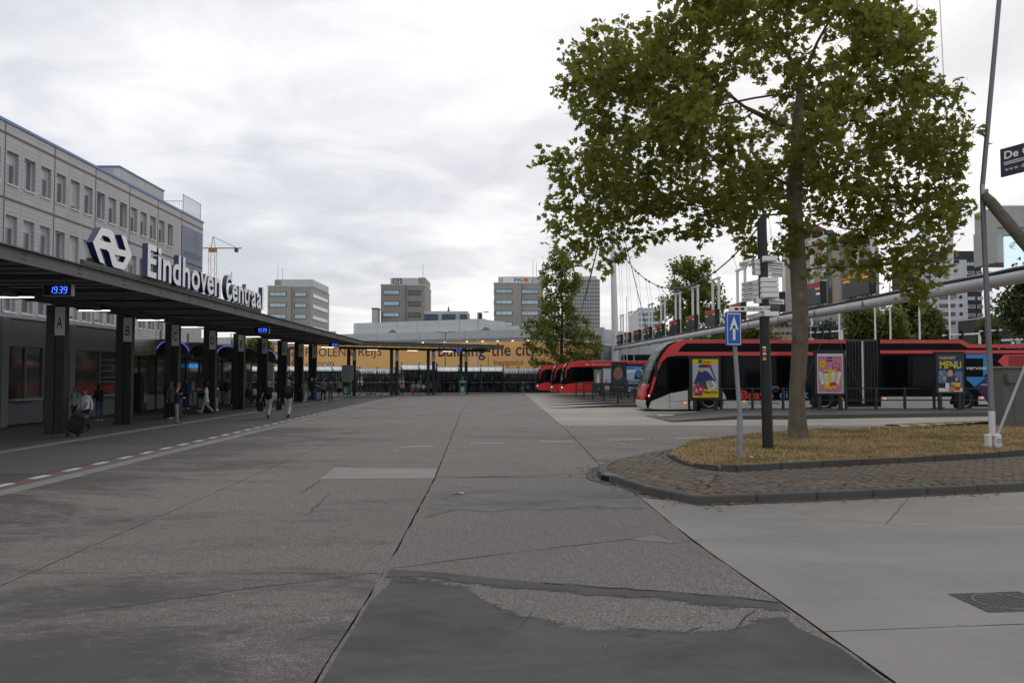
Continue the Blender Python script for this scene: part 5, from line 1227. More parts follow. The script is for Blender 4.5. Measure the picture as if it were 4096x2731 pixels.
def d_face(q):
    q.rect(0, 0, 1, 1, c_teal); q.disc(0.40, 0.66, 0.34, c_face, 24, 1.35); q.poly([(0.0, 0.98), (0.04, 0.55), (0.12, 0.80), (0.45, 0.98)], c_hair); q.poly([(0.55, 0.98), (0.78, 0.82), (0.84, 0.5), (1, 0.55), (1, 0.98)], c_hair)
    for u in (0.26, 0.56): q.disc(u, 0.72, 0.06, c_dark, asp=0.45); q.rect(u-0.09, 0.765, u+0.09, 0.78, c_hair)
    q.poly([(0.40, 0.72), (0.46, 0.58), (0.36, 0.58)], c_brown); q.disc(0.41, 0.49, 0.11, C('lip', 0.22, 0.05, 0.05), asp=0.5); q.rect(0, 0, 1, 0.30, c_teal); q.txt('bespaar meer', 0.2, 0.12, 0.05, c_wht, width=0.6); q.rect(0.1, 0.04, 0.95, 0.09, c_teal)
def d_beach(q):
    q.rect(0, 0, 1, 1, c_sky); q.rect(0, 0.12, 1, 0.42, c_sand); q.rect(0, 0, 1, 0.12, c_blue)
    for k, s in enumerate(('DORSTIG', 'NAAR MEER', 'BEACH', 'MODE')): q.txt(s, 0.08, 0.86-k*0.085, 0.08, c_wht, 0.015, width=(0.7, 0.9, 0.6, 0.5)[k])
    for u in (0.3, 0.78): q.poly([(u-.06, 0.36), (u+.06, 0.36), (u+.03, 0.52), (u-.03, 0.52)], c_brown); q.disc(u, 0.545, 0.04, c_skin)
def d_theatre(q):
    q.rect(0, 0, 1, 1, c_teal); q.rect(0, 0.3, 1, 1, C('pale_olive', 0.20, 0.22, 0.17)); q.poly([(0.2, 0.36), (0.5, 0.36), (0.45, 0.75), (0.38, 0.86), (0.28, 0.80)], c_wht); q.disc(0.36, 0.88, 0.07, c_skin); q.poly([(0.55, 0.32), (1, 0.32), (1, 0.9), (0.82, 0.86), (0.62, 0.6)], c_redp); q.txt('theater', 0.3, 0.12, 0.06, c_wht, width=0.5)
def zat(y, d): return CAM_H + (1498-y)/FPX*d
dp = 40.6
poster_case(xat(2758, dp), xat(2880, dp), zat(1428, dp), zat(1597, dp), dp, 'yellow magazine poster with a smiling courier in a black case before the bus', d_kiosk)
poster_case(xat(3255, dp), xat(3378, dp), zat(1406, dp), zat(1580, dp), dp, 'pink drugstore poster with white tubes on a yellow star in a black case', d_drug)
poster_case(xat(3738, dp), xat(3852, dp), zat(1412, dp), zat(1574, dp), dp, 'dark blue burger menu poster with yellow letters in a black case', d_menu)
poster_case(xat(2504, 60), xat(2580, 60), zat(1458, 60), zat(1574, 60), 60.6, 'bright blue music poster with white capitals and a hooded face', d_sound)
poster_case(xat(2446, 64.6), xat(2510, 64.6), zat(1452, 64.6), zat(1567, 64.6), 64.9, 'dark poster filled by a close-up face in a black case', d_face)
poster_case(xat(2406, 69.2), xat(2464, 69.2), zat(1468, 69.2), zat(1578, 69.2), 69.2, 'pale blue beach poster with white capitals in a black case', d_beach)
poster_case(xat(2373, 71.3), xat(2424, 71.3), zat(1474, 71.3), zat(1570, 71.3), 71.4, 'dark green poster with a figure in white and a red cloak', d_theatre)
# speed hump
hump = thing('speed_hump', 'low yellow and black rubber speed hump across the bus lane', 'speed hump', (13.5, 31, 0))
m_hy = M('hump_yellow', (0.36, 0.25, 0.03), 0.7, var=0.3, scale=6.0); m_hk = M('hump_black', (0.03, 0.03, 0.032), 0.7, var=0.3, scale=6.0)
h0, h1 = G(3570, 1704), G(4096, 1684); L_ = (h1-h0).length; t_ = (h1-h0).normalized(); nseg = int(L_*1.6/0.5)
for i in range(nseg):
    c = h0 + t_*(0.25+i*0.5); mb = MB(); nn = Vector((-t_.y, t_.x, 0)); a = c - t_*0.245; b = c + t_*0.245
    prof = [(-0.42, 0.0), (-0.25, 0.045), (0.0, 0.06), (0.25, 0.045), (0.42, 0.0)]
    mb.loft([[p + nn*o + UZ*(z+0.004) for o, z in prof] for p in (a, b)], m_hy if i % 2 == 0 else m_hk, closed=False, smooth=False)
    for p, sg in ((a, 1), (b, -1)): mb.poly([p + nn*o + UZ*(z+0.004) for o, z in (prof if sg < 0 else prof[::-1])], m_hk)
    for j in (-0.12, 0.12): mb.obox(c + t_*j + UZ*0.058, (0.08, 0.35, 0.02), m_hk, math.atan2(t_.y, t_.x))
    mb.build('hump_segment', hump)
# ================================================================== SUSPENDED DEPARTURE BOARDS
m_tube = M('white_tube', (0.50, 0.50, 0.50), 0.5, 0.0, 0.15, 0.8, bump=0.1, bscale=6); m_mast = M('white_mast', (0.66, 0.67, 0.68), 0.45, 0.0, 0.06, 1.0); m_cable = M('steel_cable', (0.09, 0.09, 0.095), 0.5, 0.3, 0.1, 2.0); m_strut = M('mossy_strut', (0.10, 0.085, 0.06), 0.8, 0.0, 0.4, 3.0, bump=0.4, bscale=18); m_rod = M('grey_rod', (0.16, 0.155, 0.17), 0.5, 0.2, 0.1, 1.0); m_rodl = M('galvanised_rod', (0.42, 0.43, 0.44), 0.5, 0.2, 0.1, 1.0)
TZ = 5.0
def TL(d): return Vector((12.4 + (100-d)*0.05135, d, TZ))
def dx(px): return 17.535/((px-2048)/FPX + 0.05135)
beam_t = thing('suspended_beam', 'long white tubular beam hung on cables over the bus bays', 'beam', TL(60) - UZ*TZ)
mb = MB(); mb.path([TL(101), TL(80), TL(60), TL(40), TL(18)], 0.21, 16, m_tube); mb.build('tube', beam_t)
mb = MB(); off = Vector((-0.02, 0, 0.27)); mb.path([TL(d) + off + Vector((0, 0, 0.02*math.sin(d*1.7))) for d in np.arange(100, 17, -1.5)], 0.075, 8, m_black); mb.build('cable_duct', beam_t)
for d in (36.5, 41.6, 46.5, 51.5):
    mb = MB(); mb.text({36.5: 'B', 41.6: 'A', 46.5: 'Q', 51.5: 'P'}[d], TL(d) + Vector((-0.213, 0, -0.12)), Vector((0.0513, -1, 0)), UZ, 0.36, m_ink, 0.01, align='CENTER'); mb.build('bay_letter', beam_t)
for k, d in enumerate(np.arange(30, 100, 5.1)):
    mb = MB(); p = TL(d); mb.box(p.x-0.12, p.x+0.12, d-0.02, d+0.02, TZ-0.36, TZ-0.2, m_tube); mb.build('cable_lug', beam_t)
# inclined bracing rods under the beam down to the platforms
for d, sx in ((40.2, -1.5), (40.4, 2.2), (49, -2.0), (58, -1.5)):
    mb = MB(); mb.tube(TL(d) - UZ*0.3, Vector((TL(d).x+sx, d+0.9, PZ)), 0.012, n=5, m=m_cable); mb.build('brace_rod', beam_t)
# main cable
cpx = [(2459, 800), (2480, 960), (2504, 1031), (2545, 1083), (2589, 1120), (2641, 1147), (2696, 1154), (2768, 1143), (2868, 1083), (2924, 1036)]
cp = []
for x, y in cpx: d = dx(x); cp.append(Vector((TL(d).x, d, CAM_H + (1498-y)/FPX*d)))
# carry on as a parabola to the near mast
a3, b3 = cp[-3], cp[-1]
d_prev = b3.y; z_prev = b3.z; sl = (b3.z - cp[-2].z)/(cp[-2].y - b3.y)
ext = []
for d in np.arange(b3.y-3, 15, -4): sl += 0.045*4/3; z_prev += sl*(d_prev-d); d_prev = d; ext.append(Vector((TL(d).x, d, z_prev)))
cable = thing('suspension_cable', 'dark sagging steel cable carrying the departure board hangers', 'cable', TL(70) - UZ*0)
cpath = cp + ext
mb = MB(); mb.path(cpath, 0.05, 6, m_cable); mb.build('cable', cable)
def cable_z(d):
    for a, b in zip(cpath, cpath[1:]):
        if (a.y-d)*(b.y-d) <= 0: return a.lerp(b, (d-a.y)/(b.y-a.y)).z
    return cpath[-1].z
# far mast with its own stays
fm_b = TL(100); mast = thing('support_mast', 'tall thin white mast at the far end of the suspended beam', 'mast', (fm_b.x, fm_b.y, 0))
mb = MB(); mb.path([Vector((fm_b.x, 100, 0)), Vector((fm_b.x, 100, 8)), Vector((fm_b.x-0.3, 100, 22)), Vector((fm_b.x-0.4, 100, 31))], [0.42, 0.40, 0.26, 0.14], 14, m_mast); mb.build('shaft', mast)
mb = MB(); mb.tube(Vector((fm_b.x, 100, 5.3)), Vector((2.4, 100.5, 6.4)), 0.22, 0.17, 12, m_tube); mb.build('side_arm', mast)
for q, top in (((P(2340, 1200, 100)), 24), ((P(2280, 1420, 100.5)), 24)):
    mb = MB(); mb.tube(Vector((fm_b.x-0.32, 100, top)), q, 0.05, n=5, m=m_cable); mb.build('stay', mast)
mb = MB(); e = P(2590, 1330, 103); mb.tube(Vector((fm_b.x-0.35, 100, 25)), Vector((e.x, e.y, e.z)), 0.05, n=5, m=m_cable); mb.tube(e, Vector((e.x+1.3, e.y+2, 0)), 0.05, n=5, m=m_cable); mb.build('stay', mast)
# departure boards hung from white frames
m_screen = M('board_screen', (0.010, 0.011, 0.012), 0.3, var=0.1, spec=0.3); m_bred = M('board_red', (0.36, 0.035, 0.03), 0.5, var=0.05); m_byel = M('board_yellow', (0.52, 0.34, 0.01), 0.5, var=0.05); m_ledo = M('led_amber', (0.9, 0.3, 0.02), 0.5, var=0, emit=1.0, ecol=(1, 0.38, 0.03)); m_ledw = M('led_white', (0.8, 0.85, 1), 0.5, var=0, emit=1.5, ecol=(0.8, 0.88, 1))
bx_ = [2479, 2512, 2550, 2592, 2641, 2700, 2769, 2850, 2951, 3100, 3255, 3440, 3735]
ords = ['tenth', 'ninth', 'eighth', 'seventh', 'sixth', 'fifth', 'fourth', 'third', 'second', 'first']
for k, px in enumerate(bx_):
    d = dx(px); c = TL(d); last = k == 11
    bt = {12: None, 11: 'dark departure board with a yellow header hung above the beam', 10: 'dark departure board with a red header half hidden by the tree trunk', 9: 'dark departure board with a red header just past the finger post', 0: 'dark departure board with a red header beside the far mast'}.get(k, f'dark departure board with a red header, {(ords+[""]*4)[k]} along the beam from the finger post')
    ang = R(-56)          # boards turned towards the waiting passengers
    u = Vector((math.cos(ang+R(90)-R(90)), math.sin(ang), 0)); u = Vector((0.62, -0.78, 0)).normalized() * 1.0
    u = Vector((0.0513, -1, 0)).normalized(); nrm = Vector((u.y, -u.x, 0))
    rzb = math.atan2(u.y, u.x)
    if bt:
        t = thing('departure_board', bt, 'departure board', c + UZ*0.3, group='departure boards over the bus bays')
        w, h = 2.6, 1.12; bc = c + UZ*(0.42+h/2) 
        mb = MB(); mb.obox(bc, (w, 0.32, h), m_screen, rzb, 0.015); mb.build('case', t)
        mb = MB(); mb.obox(bc + nrm*0.166 + UZ*(h/2-0.15), (w*0.97, 0.014, 0.26), m_byel if last else m_bred, rzb); hd = mb.build('header', t)
        mb = MB(); o = bc + nrm*0.172
        mb.text('Vertrek', o + u*(w*0.46) + UZ*(h/2-0.40), u, UZ, 0.16, m_ledo, 0.004, align='RIGHT'); mb.text('Lijn Richting', o - u*(w*0.46) + UZ*(h/2-0.42), u, UZ, 0.15, m_ledo, 0.004, width=0.62)
        if k in (0, 1, 3, 4, 10): mb.text('11 min', o + u*(w*0.46) + UZ*(h/2-0.66), u, UZ, 0.15, m_ledw, 0.01, align='RIGHT'); mb.text('401 Airport', o - u*(w*0.46) + UZ*(h/2-0.66), u, UZ, 0.14, m_ledw, 0.01, width=0.62)
        if last: mb.text('B +', o + UZ*(h/2-0.19) - u*w*0.44 + nrm*0.004, u, UZ, 0.17, m_ink, 0.008)
        mb.build('display', t)
        for s in (-.3, .3): mb = MB(); mb.tube(c + u*s*w + UZ*0.18, c + u*s*w + UZ*0.45, 0.03, n=6, m=m_dark); mb.build('bracket', t)
    # hanger frame: inverted U with two rods to the cable
    lab = f'white inverted U hanger frame above the {["board beside the far mast"][0]}' if k == 0 else (f'white inverted U hanger frame near the edge of the tree crown' if k == 12 else f'white inverted U hanger frame holding the {ords[k] if k < 9 else ("board past the finger post", "board behind the tree trunk", "yellow headed board")[k-9]}' + (' board from the finger post' if k < 9 else ''))
    fr_ = thing('hanger_frame', lab, 'frame', c, group='hanger frames over the beam')
    hh = 3.75; sp = 1.5
    ux = Vector((0.0513, -1, 0)).normalized()
    tops = []
    for s in (-1, 1):
        q = c + ux*s*sp*0.5 + Vector((0.28, 0, 0)); mb = MB(); mb.box(q.x-0.075, q.x+0.075, q.y-0.075, q.y+0.075, TZ+0.15, TZ+hh, m_mast); mb.build('post', fr_); tops.append(q + UZ*hh)
    mb = MB(); a, b = tops; t_ = (b-a).normalized(); mb.obox((a+b)/2 + UZ*0.06, ((b-a).length+0.5, 0.16, 0.12), m_mast, math.atan2(t_.y, t_.x)); mb.build('crossbar', fr_)
    for q in tops:
        zc = cable_z(q.y)
        if zc > q.z + 0.2: mb = MB(); mb.tube(q + UZ*0.1, Vector((TL(q.y).x, q.y, zc)), 0.018, n=5, m=m_mast); mb.tube(Vector((TL(q.y).x, q.y-0.15, zc)), Vector((TL(q.y).x, q.y+0.15, zc)), 0.10, n=7, m=m_cable); mb.build('hanger_rod', fr_)
# near mast (out of frame) with outrigger, tie rods and ground anchor
nm = Vector((17.2, 18.5, 0)); nmast = thing('near_mast', 'white mast with a mossy outrigger strut beside the grass island', 'mast', nm)
mb = MB(); mb.path([nm, nm + UZ*9, nm + UZ*24], [0.36, 0.34, 0.18], 14, m_mast); mb.build('shaft', nmast)
tip = P(3930, 770, 21.4); anch = G(3970, 1793, IZ)
mb = MB(); e2 = P(4110, 985, 20.0); dirn = (e2-tip).normalized(); mb.path([tip + dirn*0.12, tip + dirn*0.4, tip + dirn*6.4], [0.10, 0.14, 0.155], 14, m_strut); mb.build('outrigger', nmast)
mb = MB(); mb.rbox(tip, (0.10, 0.14, 0.42), m_rodl, 0.03); mb.rbox(tip + Vector((0.1, 0, -0.08)), (0.06, 0.16, 0.34), m_rodl, 0.02); mb.build('tip_bracket', nmast)
mb = MB(); mb.tube(tip + UZ*0.15, P(4002, -60, 22.4), 0.062, n=10, m=m_rod); mb.build('upper_tie', nmast)
up0 = P(4002, -60, 22.4); mb = MB(); mb.tube(up0, nm + UZ*23.6, 0.06, n=8, m=m_rod); mb.build('upper_tie', nmast)
mb = MB(); mb.tube(tip - UZ*0.15, anch + UZ*0.9, 0.065, n=10, m=m_rod); mb.tube(anch + UZ*0.9, anch + UZ*0.3, 0.075, n=10, m=m_mast); mb.build('lower_tie', nmast)
mb = MB(); mb.rbox(anch + Vector((-0.10, 0, 0.12)), (0.09, 0.2, 0.44), m_mast, 0.02); mb.build('anchor_plate', nmast)
mb = MB(); mb.rbox(anch + Vector((0.10, 0, 0.14)), (0.16, 0.22, 0.42), m_mast, 0.03); mb.tube(anch + Vector((0.1, -0.13, 0.2)), anch + Vector((0.1, 0.13, 0.2)), 0.06, n=10, m=m_rodl); mb.build('anchor_plate', nmast)
mb = MB(); e = P(4130, 1390, 20.4); mb.tube(anch + Vector((0.12, 0, 0.3)), e + (e-anch)*2.0, 0.035, n=8, m=m_rodl); mb.build('brace_tie', nmast)
# thin stays seen through the crown
for (xa, ya, xb, yb, d) in ((3739, -40, 3779, 714, 31.0), (3648, -40, 3652, 140, 33.0)):
    pass
# ------------------------------------------------------------------ billboard on the far right
m_nv = M('navy_board', (0.012, 0.014, 0.035), 0.4, var=0.05)
bb = thing('shop_billboard', 'dark navy billboard with pale serif lettering high beside the trees', 'sign', P(4150, 1500, 48).xy.to_3d())
o = P(4004, 708, 48); tl = P(4000, 598, 48); sc = 48/FPX
u = (P(4096, 572, 47.2) - tl); u.z *= 1.0; u = u.normalized(); v = Vector((0, 0, 1)); nb = u.cross(v).normalized()
mb = MB(); a = tl; bq = tl + u*4.2; hgt = (tl.z-o.z); mb.prism([a - UZ*hgt, bq - UZ*hgt, bq, a], -nb*0.25, m_nv); mb.build('panel', bb)
mb = MB(); q = tl - UZ*hgt + nb*0.02
mb.text('De Oude Smidse', q + u*0.18 + UZ*(hgt*0.60), u, v, 0.62, m_wprint, 0.02); mb.text('www.deoudesmidse.nl', q + u*0.22 + UZ*(hgt*0.16), u, v, 0.28, m_wprint, 0.0, spacing=1.3)
for z in (0.46, 0.39): mb.prism([q + u*0.18 + UZ*hgt*z, q + u*4.0 + UZ*hgt*z, q + u*4.0 + UZ*hgt*(z+0.03), q + u*0.18 + UZ*hgt*(z+0.03)], nb*0.004, m_wprint)
mb.build('lettering', bb)
mb = MB(); pm = tl + u*2.6 - nb*0.3; mb.tube(Vector((pm.x, pm.y, 0)), pm + UZ*0.1, 0.16, n=10, m=m_mast); mb.build('pole', bb)
bb.location = (pm.x, pm.y, 0)
for ch in bb.children:
    ch.data.transform(Matrix.Translation(Vector((P(4150, 1500, 48).x, 48, 0)) - Vector((pm.x, pm.y, 0))))
# ================================================================== STREET FURNITURE ON THE ISLAND
fpb = G(3072, 1802, IZ); fpt = P(3046, 850, fpb.y)
fp = thing('finger_post', 'black finger post with stacks of white direction boards beside the tree', 'signpost', fpb)
def fpz(y): return P(3060, y, fpb.y).z
def fpx(z): t = (z-fpb.z)/(fpt.z-fpb.z); return fpb.x + (fpt.x-fpb.x)*t
mb = MB(); pts = [fpb - UZ*0.03, fpb.lerp(fpt, 0.3), fpb.lerp(fpt, 0.6), fpb.lerp(fpt, 0.94)]
mb.path(pts, [0.125, 0.125, 0.115, 0.11], 16, m_black)
r_ = 0.11; q = pts[-1]
mb.loft([[q + Vector((r_*math.cos(2*math.pi*k/16), r_*math.sin(2*math.pi*k/16), 0)) for k in range(16)], [q + Vector((r_*math.cos(2*math.pi*k/16), r_*math.sin(2*math.pi*k/16), 0.12 + 0.30*(0.5+0.5*math.cos(2*math.pi*k/16)))) for k in range(16)]], m_black); mb.build('pole', fp)
m_fb = M('finger_board', (0.78, 0.78, 0.76), 0.45, var=0.06); m_fs = M('finger_board_edge', (0.34, 0.34, 0.33), 0.5, var=0.06)
def fboard(txt, xt0, yt0, xt1, yt1, hpx, ang_away, align='L', left=True, icons=False, bold=0.008):
    """board from its far/near ends given by photo pixels of the top edge; ang_away = extra depth at the free end"""
    d0 = fpb.y - 0.16; A = P(xt0, yt0, d0 + (ang_away if left else 0.0)); B = P(xt1, yt1, d0 + (0.0 if left else ang_away))
    h = hpx/FPX*d0; u = (B-A); u.z = 0; L = u.length; u.normalize(); n_ = Vector((u.y, -u.x, 0)); z0 = (A.z+B.z)/2
    o = Vector((A.x, A.y, z0-h))
    mb = MB(); mb.prism([o, o+u*L, o+u*L+UZ*h, o+UZ*h], -n_*0.10, m_fb, m_fs); b = mb.build('finger_board', fp)
    mb = MB(); size = h*0.72
    if icons:
        for k in (0, 1): mb.prism([o+u*(0.12+k*0.13)+n_*0.003+UZ*h*0.3, o+u*(0.21+k*0.13)+n_*0.003+UZ*h*0.3, o+u*(0.21+k*0.13)+n_*0.003+UZ*h*0.75, o+u*(0.12+k*0.13)+n_*0.003+UZ*h*0.75], n_*0.002, m_ink)
    if align == 'L': mb.text(txt, o + u*(0.05 + (0.36 if icons else 0)) + n_*0.004 + UZ*h*0.26, u, UZ, size, m_ink, bold)
    else: mb.text(txt, o + u*(L-0.06) + n_*0.004 + UZ*h*0.26, u, UZ, size, m_ink, bold, align='RIGHT')
    mb.build('lettering', b)
S_ = lambda x, y: (2860 + x/3.267, 820 + y/3.267)
def FB(txt, p0, p1, hz, **k): a = S_(*p0); b = S_(*p1); fboard(txt, a[0], a[1], b[0], b[1], hz/3.267, **k)
FB('Centrum', (315, 752), (640, 680), 62, ang_away=0.9, left=True)
FB('Taxi standplaats', (518, 758), (905, 692), 62, ang_away=0.5, align='R', left=False); FB('Kamer v. Koophandel', (522, 824), (905, 768), 62, ang_away=0.5, align='R', left=False); FB('Universiteit', (526, 890), (905, 838), 62, ang_away=0.5, align='R', left=False)
for k, s in enumerate(('Gratis stalling', 'Philips Stadion', 'Muziekschool', 'Beursgebouw')): FB(s, (345, 1015+k*66), (640, 962+k*67), 60, ang_away=0.9, left=True, bold=0.0)
for k in range(4):
    z = fpz(820+(955+k*67)/3.267); x = fpx(z); mb = MB(); h = 60/3.267/FPX*fpb.y
    mb.rbox((x+0.10, fpb.y-0.02, z-h/2), (0.40, 0.34, h), m_fb, 0.01); mb.build('board_clamp', fp)
for yy in (680, 1398):
    z = fpz(820+yy/3.267); x = fpx(z); mb = MB(); h = 62/3.267/FPX*fpb.y; mb.rbox((x+0.12, fpb.y-0.02, z-h/2), (0.34, 0.34, h), m_fb, 0.01); mb.build('board_clamp', fp)
FB('Universiteit', (540, 1240), (905, 1208), 64, ang_away=0.4, align='R', left=False)
FB('Eindhoven Centraal', (188, 1326), (720, 1320), 68, ang_away=0.15, left=True, icons=True, bold=0.012)
FB('Tourist Information', (405, 1432), (600, 1408), 52, ang_away=0.9, left=True, bold=0.0)
# stickers
for k, (y, c_) in enumerate(((1390, c_wht), (1402, c_or), (1415, c_wht), (1428, c_redp), (1436, c_y))):
    z = fpz(y); mb = MB(); x = fpx(z); mb.box(x-0.10, x-0.02, fpb.y-0.13, fpb.y-0.122, z-0.025, z+0.025, c_); mb.build('sticker', fp)
# one-way sign
ob = G(2961, 1842, IZ); sgn = thing('one_way_sign', 'blue one way sign with a white arrow on a grey steel post', 'traffic sign', ob)
m_galv = M('galvanised_post', (0.26, 0.27, 0.28), 0.5, 0.3, 0.15, 5.0); m_sb = M('sign_blue_sheet', (0.012, 0.10, 0.40), 0.35, var=0.05); m_sbe = M('sign_blue_edge', (0.03, 0.13, 0.42), 0.4, var=0.05)
ot = P(2932, 1383, ob.y)
mb = MB(); mb.path([ob - UZ*0.03, ob + UZ*0.95], 0.062, 12, m_galv); mb.build('sleeve', sgn)
mb = MB(); mb.path([ob + UZ*0.95, ot + UZ*0.6], 0.045, 12, m_galv); mb.build('post', sgn)
A = P(2900, 1258, ob.y-0.15); Bq = P(2957, 1247, ob.y-0.15); zl_ = P(2930, 1382, ob.y-0.15).z; z1 = P(2930, 1250, ob.y-0.15).z
w = (Bq-A).x*1.12; h = z1-zl_; c = Vector(((A.x+Bq.x)/2+0.02, ob.y-0.12, (zl_+z1)/2))
rz_ = R(14); u = Vector((math.cos(rz_), math.sin(rz_), 0)); nn = Vector((u.y, -u.x, 0))
mb = MB(); mb.obox(c, (w, 0.09, h), m_sbe, rz_, 0.012); pl = mb.build('sign_panel', sgn)
fc = c + nn*0.047
mb = MB(); f = lambda a, b, k=0: fc + u*(a*w) + UZ*(b*h) + nn*(0.001*k)
mb.poly([f(-.46, -.47), f(.46, -.47), f(.46, .47), f(-.46, .47)], m_wprint); mb.poly([f(-.42, -.445, 1), f(.42, -.445, 1), f(.42, .445, 1), f(-.42, .445, 1)], m_sb)
mb.poly([f(-.09, -.33, 2), f(.09, -.33, 2), f(.09, .02, 2), f(-.09, .02, 2)], m_wprint); mb.poly([f(-.32, -.05, 2), f(-.09, .02, 2), f(.09, .02, 2), f(.32, -.05, 2), f(0, .40, 2)], m_wprint)
mb.poly([f(-.1, .02, 3), f(.08, .0, 3), f(.1, .1, 3), f(-.06, .12, 3)], c_dark); mb.build('arrow', pl)
# grey cabinet
m_cab = M('cabinet_grey', (0.115, 0.115, 0.10), 0.55, var=0.1)
cb0 = G(4012, 1716, IZ*0.5); cz1 = P(4012, 1472, cb0.y).z
cab = thing('electrical_cabinet', 'grey green steel cabinet on the far edge of the grass', 'cabinet', (cb0.x+0.7, cb0.y+0.3, 0))
mb = MB(); mb.rbox((cb0.x+0.75, cb0.y+0.35, cz1/2), (1.5, 0.8, cz1-0.04), m_cab, 0.02); mb.build('body', cab)
mb = MB(); mb.rbox((cb0.x+0.75, cb0.y+0.35, cz1+0.01), (1.6, 0.9, 0.09), m_cab, 0.02); mb.build('lid', cab)
mb = MB(); mb.rbox((cb0.x+0.22, cb0.y-0.12, cz1-0.35), (0.27, 0.2, 0.32), m_cab, 0.02); mb.build('meter_box', cab)
for x in (0.42, 0.95): mb = MB(); mb.rbox((cb0.x+x+0.2, cb0.y-0.056, cz1*0.48), (0.5, 0.012, cz1*0.84), m_cab, 0.004); mb.build('door', cab)
# ================================================================== BICYCLE SHELTER
_t = NT('roof_sheet'); m_pc = _t.done((0.62, 0.66, 0.66), 0.3)
_tl = _t.n.new('ShaderNodeBsdfTranslucent'); _tl.inputs['Color'].default_value = (0.8, 0.86, 0.86, 1); _mx = _t.n.new('ShaderNodeMixShader'); _mx.inputs[0].default_value = 0.8
_t.l.new(_t.b.outputs[0], _mx.inputs[1]); _t.l.new(_tl.outputs[0], _mx.inputs[2]); _t.l.new(_mx.outputs[0], _t.n['Material Output'].inputs[0])
m_back = M('backdrop_dark', (0.025, 0.025, 0.026), 0.8, var=0.4, scale=2.0); m_alu = M('roof_edge_alu', (0.70, 0.72, 0.72), 0.35, var=0.05)
def shelter(x0, x1, y, zt, label, n, dep=3.2):
    t = thing('bicycle_shelter', label, 'shelter', ((x0+x1)/2, y, 0), group='bicycle shelters')
    xs = np.linspace(x0, x1, n+1)
    prof = [(-1.6, zt-0.02), (-1.2, zt+0.04), (-0.7, zt-0.02), (-0.25, zt-0.22), (0.0, zt-0.50), (0.3, zt-0.22), (0.8, zt+0.05), (1.4, zt-0.02), (1.7, zt-0.14)]
    for i, x in enumerate(xs):
        mb = MB(); mb.box(x-0.07, x+0.07, y-0.07, y+0.07, 0, zt+0.22, m_black); mb.build('post', t)
        mb = MB(); mb.path([Vector((x, y+a, b-0.05)) for a, b in prof], 0.045, 5, m_black); mb.build('arm', t)
    for a, b in zip(xs, xs[1:]):
        mb = MB()
        for (p, q) in ((0, 4), (4, 9)):
            pr = prof[p:q+0] if p == 4 else prof[0:5]
            mb.loft([[Vector((X, y+u, v)) for u, v in pr] for X in (a+0.03, b-0.03)], m_pc, closed=False)
        mb.build('roof_panel', t)
        for k in np.linspace(a, b, 4)[1:-1]:
            mb = MB(); mb.path([Vector((k, y+u, v+0.012)) for u, v in prof[:5]], 0.015, 4, m_dark); mb.build('glazing_bar', t)
    for a, b in zip(xs, xs[1:]): mb = MB(); mb.box(a+0.02, b-0.02, y+1.80, y+1.84, 0.0, zt-0.45, m_back); mb.build('added_backdrop', t)  # dark backdrop added so the gaps between the bicycles stay dark
    for u, v, m, r in ((-1.62, zt-0.03, m_alu, 0.05), (1.72, zt-0.15, m_alu, 0.05), (0.0, zt-0.6, m_black, 0.06)):
        mb = MB(); mb.box(x0, x1, y+u-r, y+u+r, v-r, v+r, m); mb.build('edge_beam', t)
    return t
def shx(px, d): return (px-2048)/FPX*d
shelter(shx(985, 92), shx(1420, 92), 92, 2.80, 'long glazed bicycle shelter behind columns F to I', 5)
shelter(shx(1418, 90), shx(1565, 90), 93.2, 2.55, 'low glazed bicycle shelter behind the pigeons', 2)
shelter(shx(1605, 89), shx(1745, 89), 89.5, 2.95, 'dark roofed bicycle shelter behind the far bench', 2)
shelter(shx(1745, 90), shx(2012, 90), 90.5, 2.75, 'glazed bicycle shelter behind the far ticket machine', 3)
shelter(shx(2012, 92), shx(2260, 92), 93, 2.55, 'low glazed bicycle shelter behind the last red bus', 4)
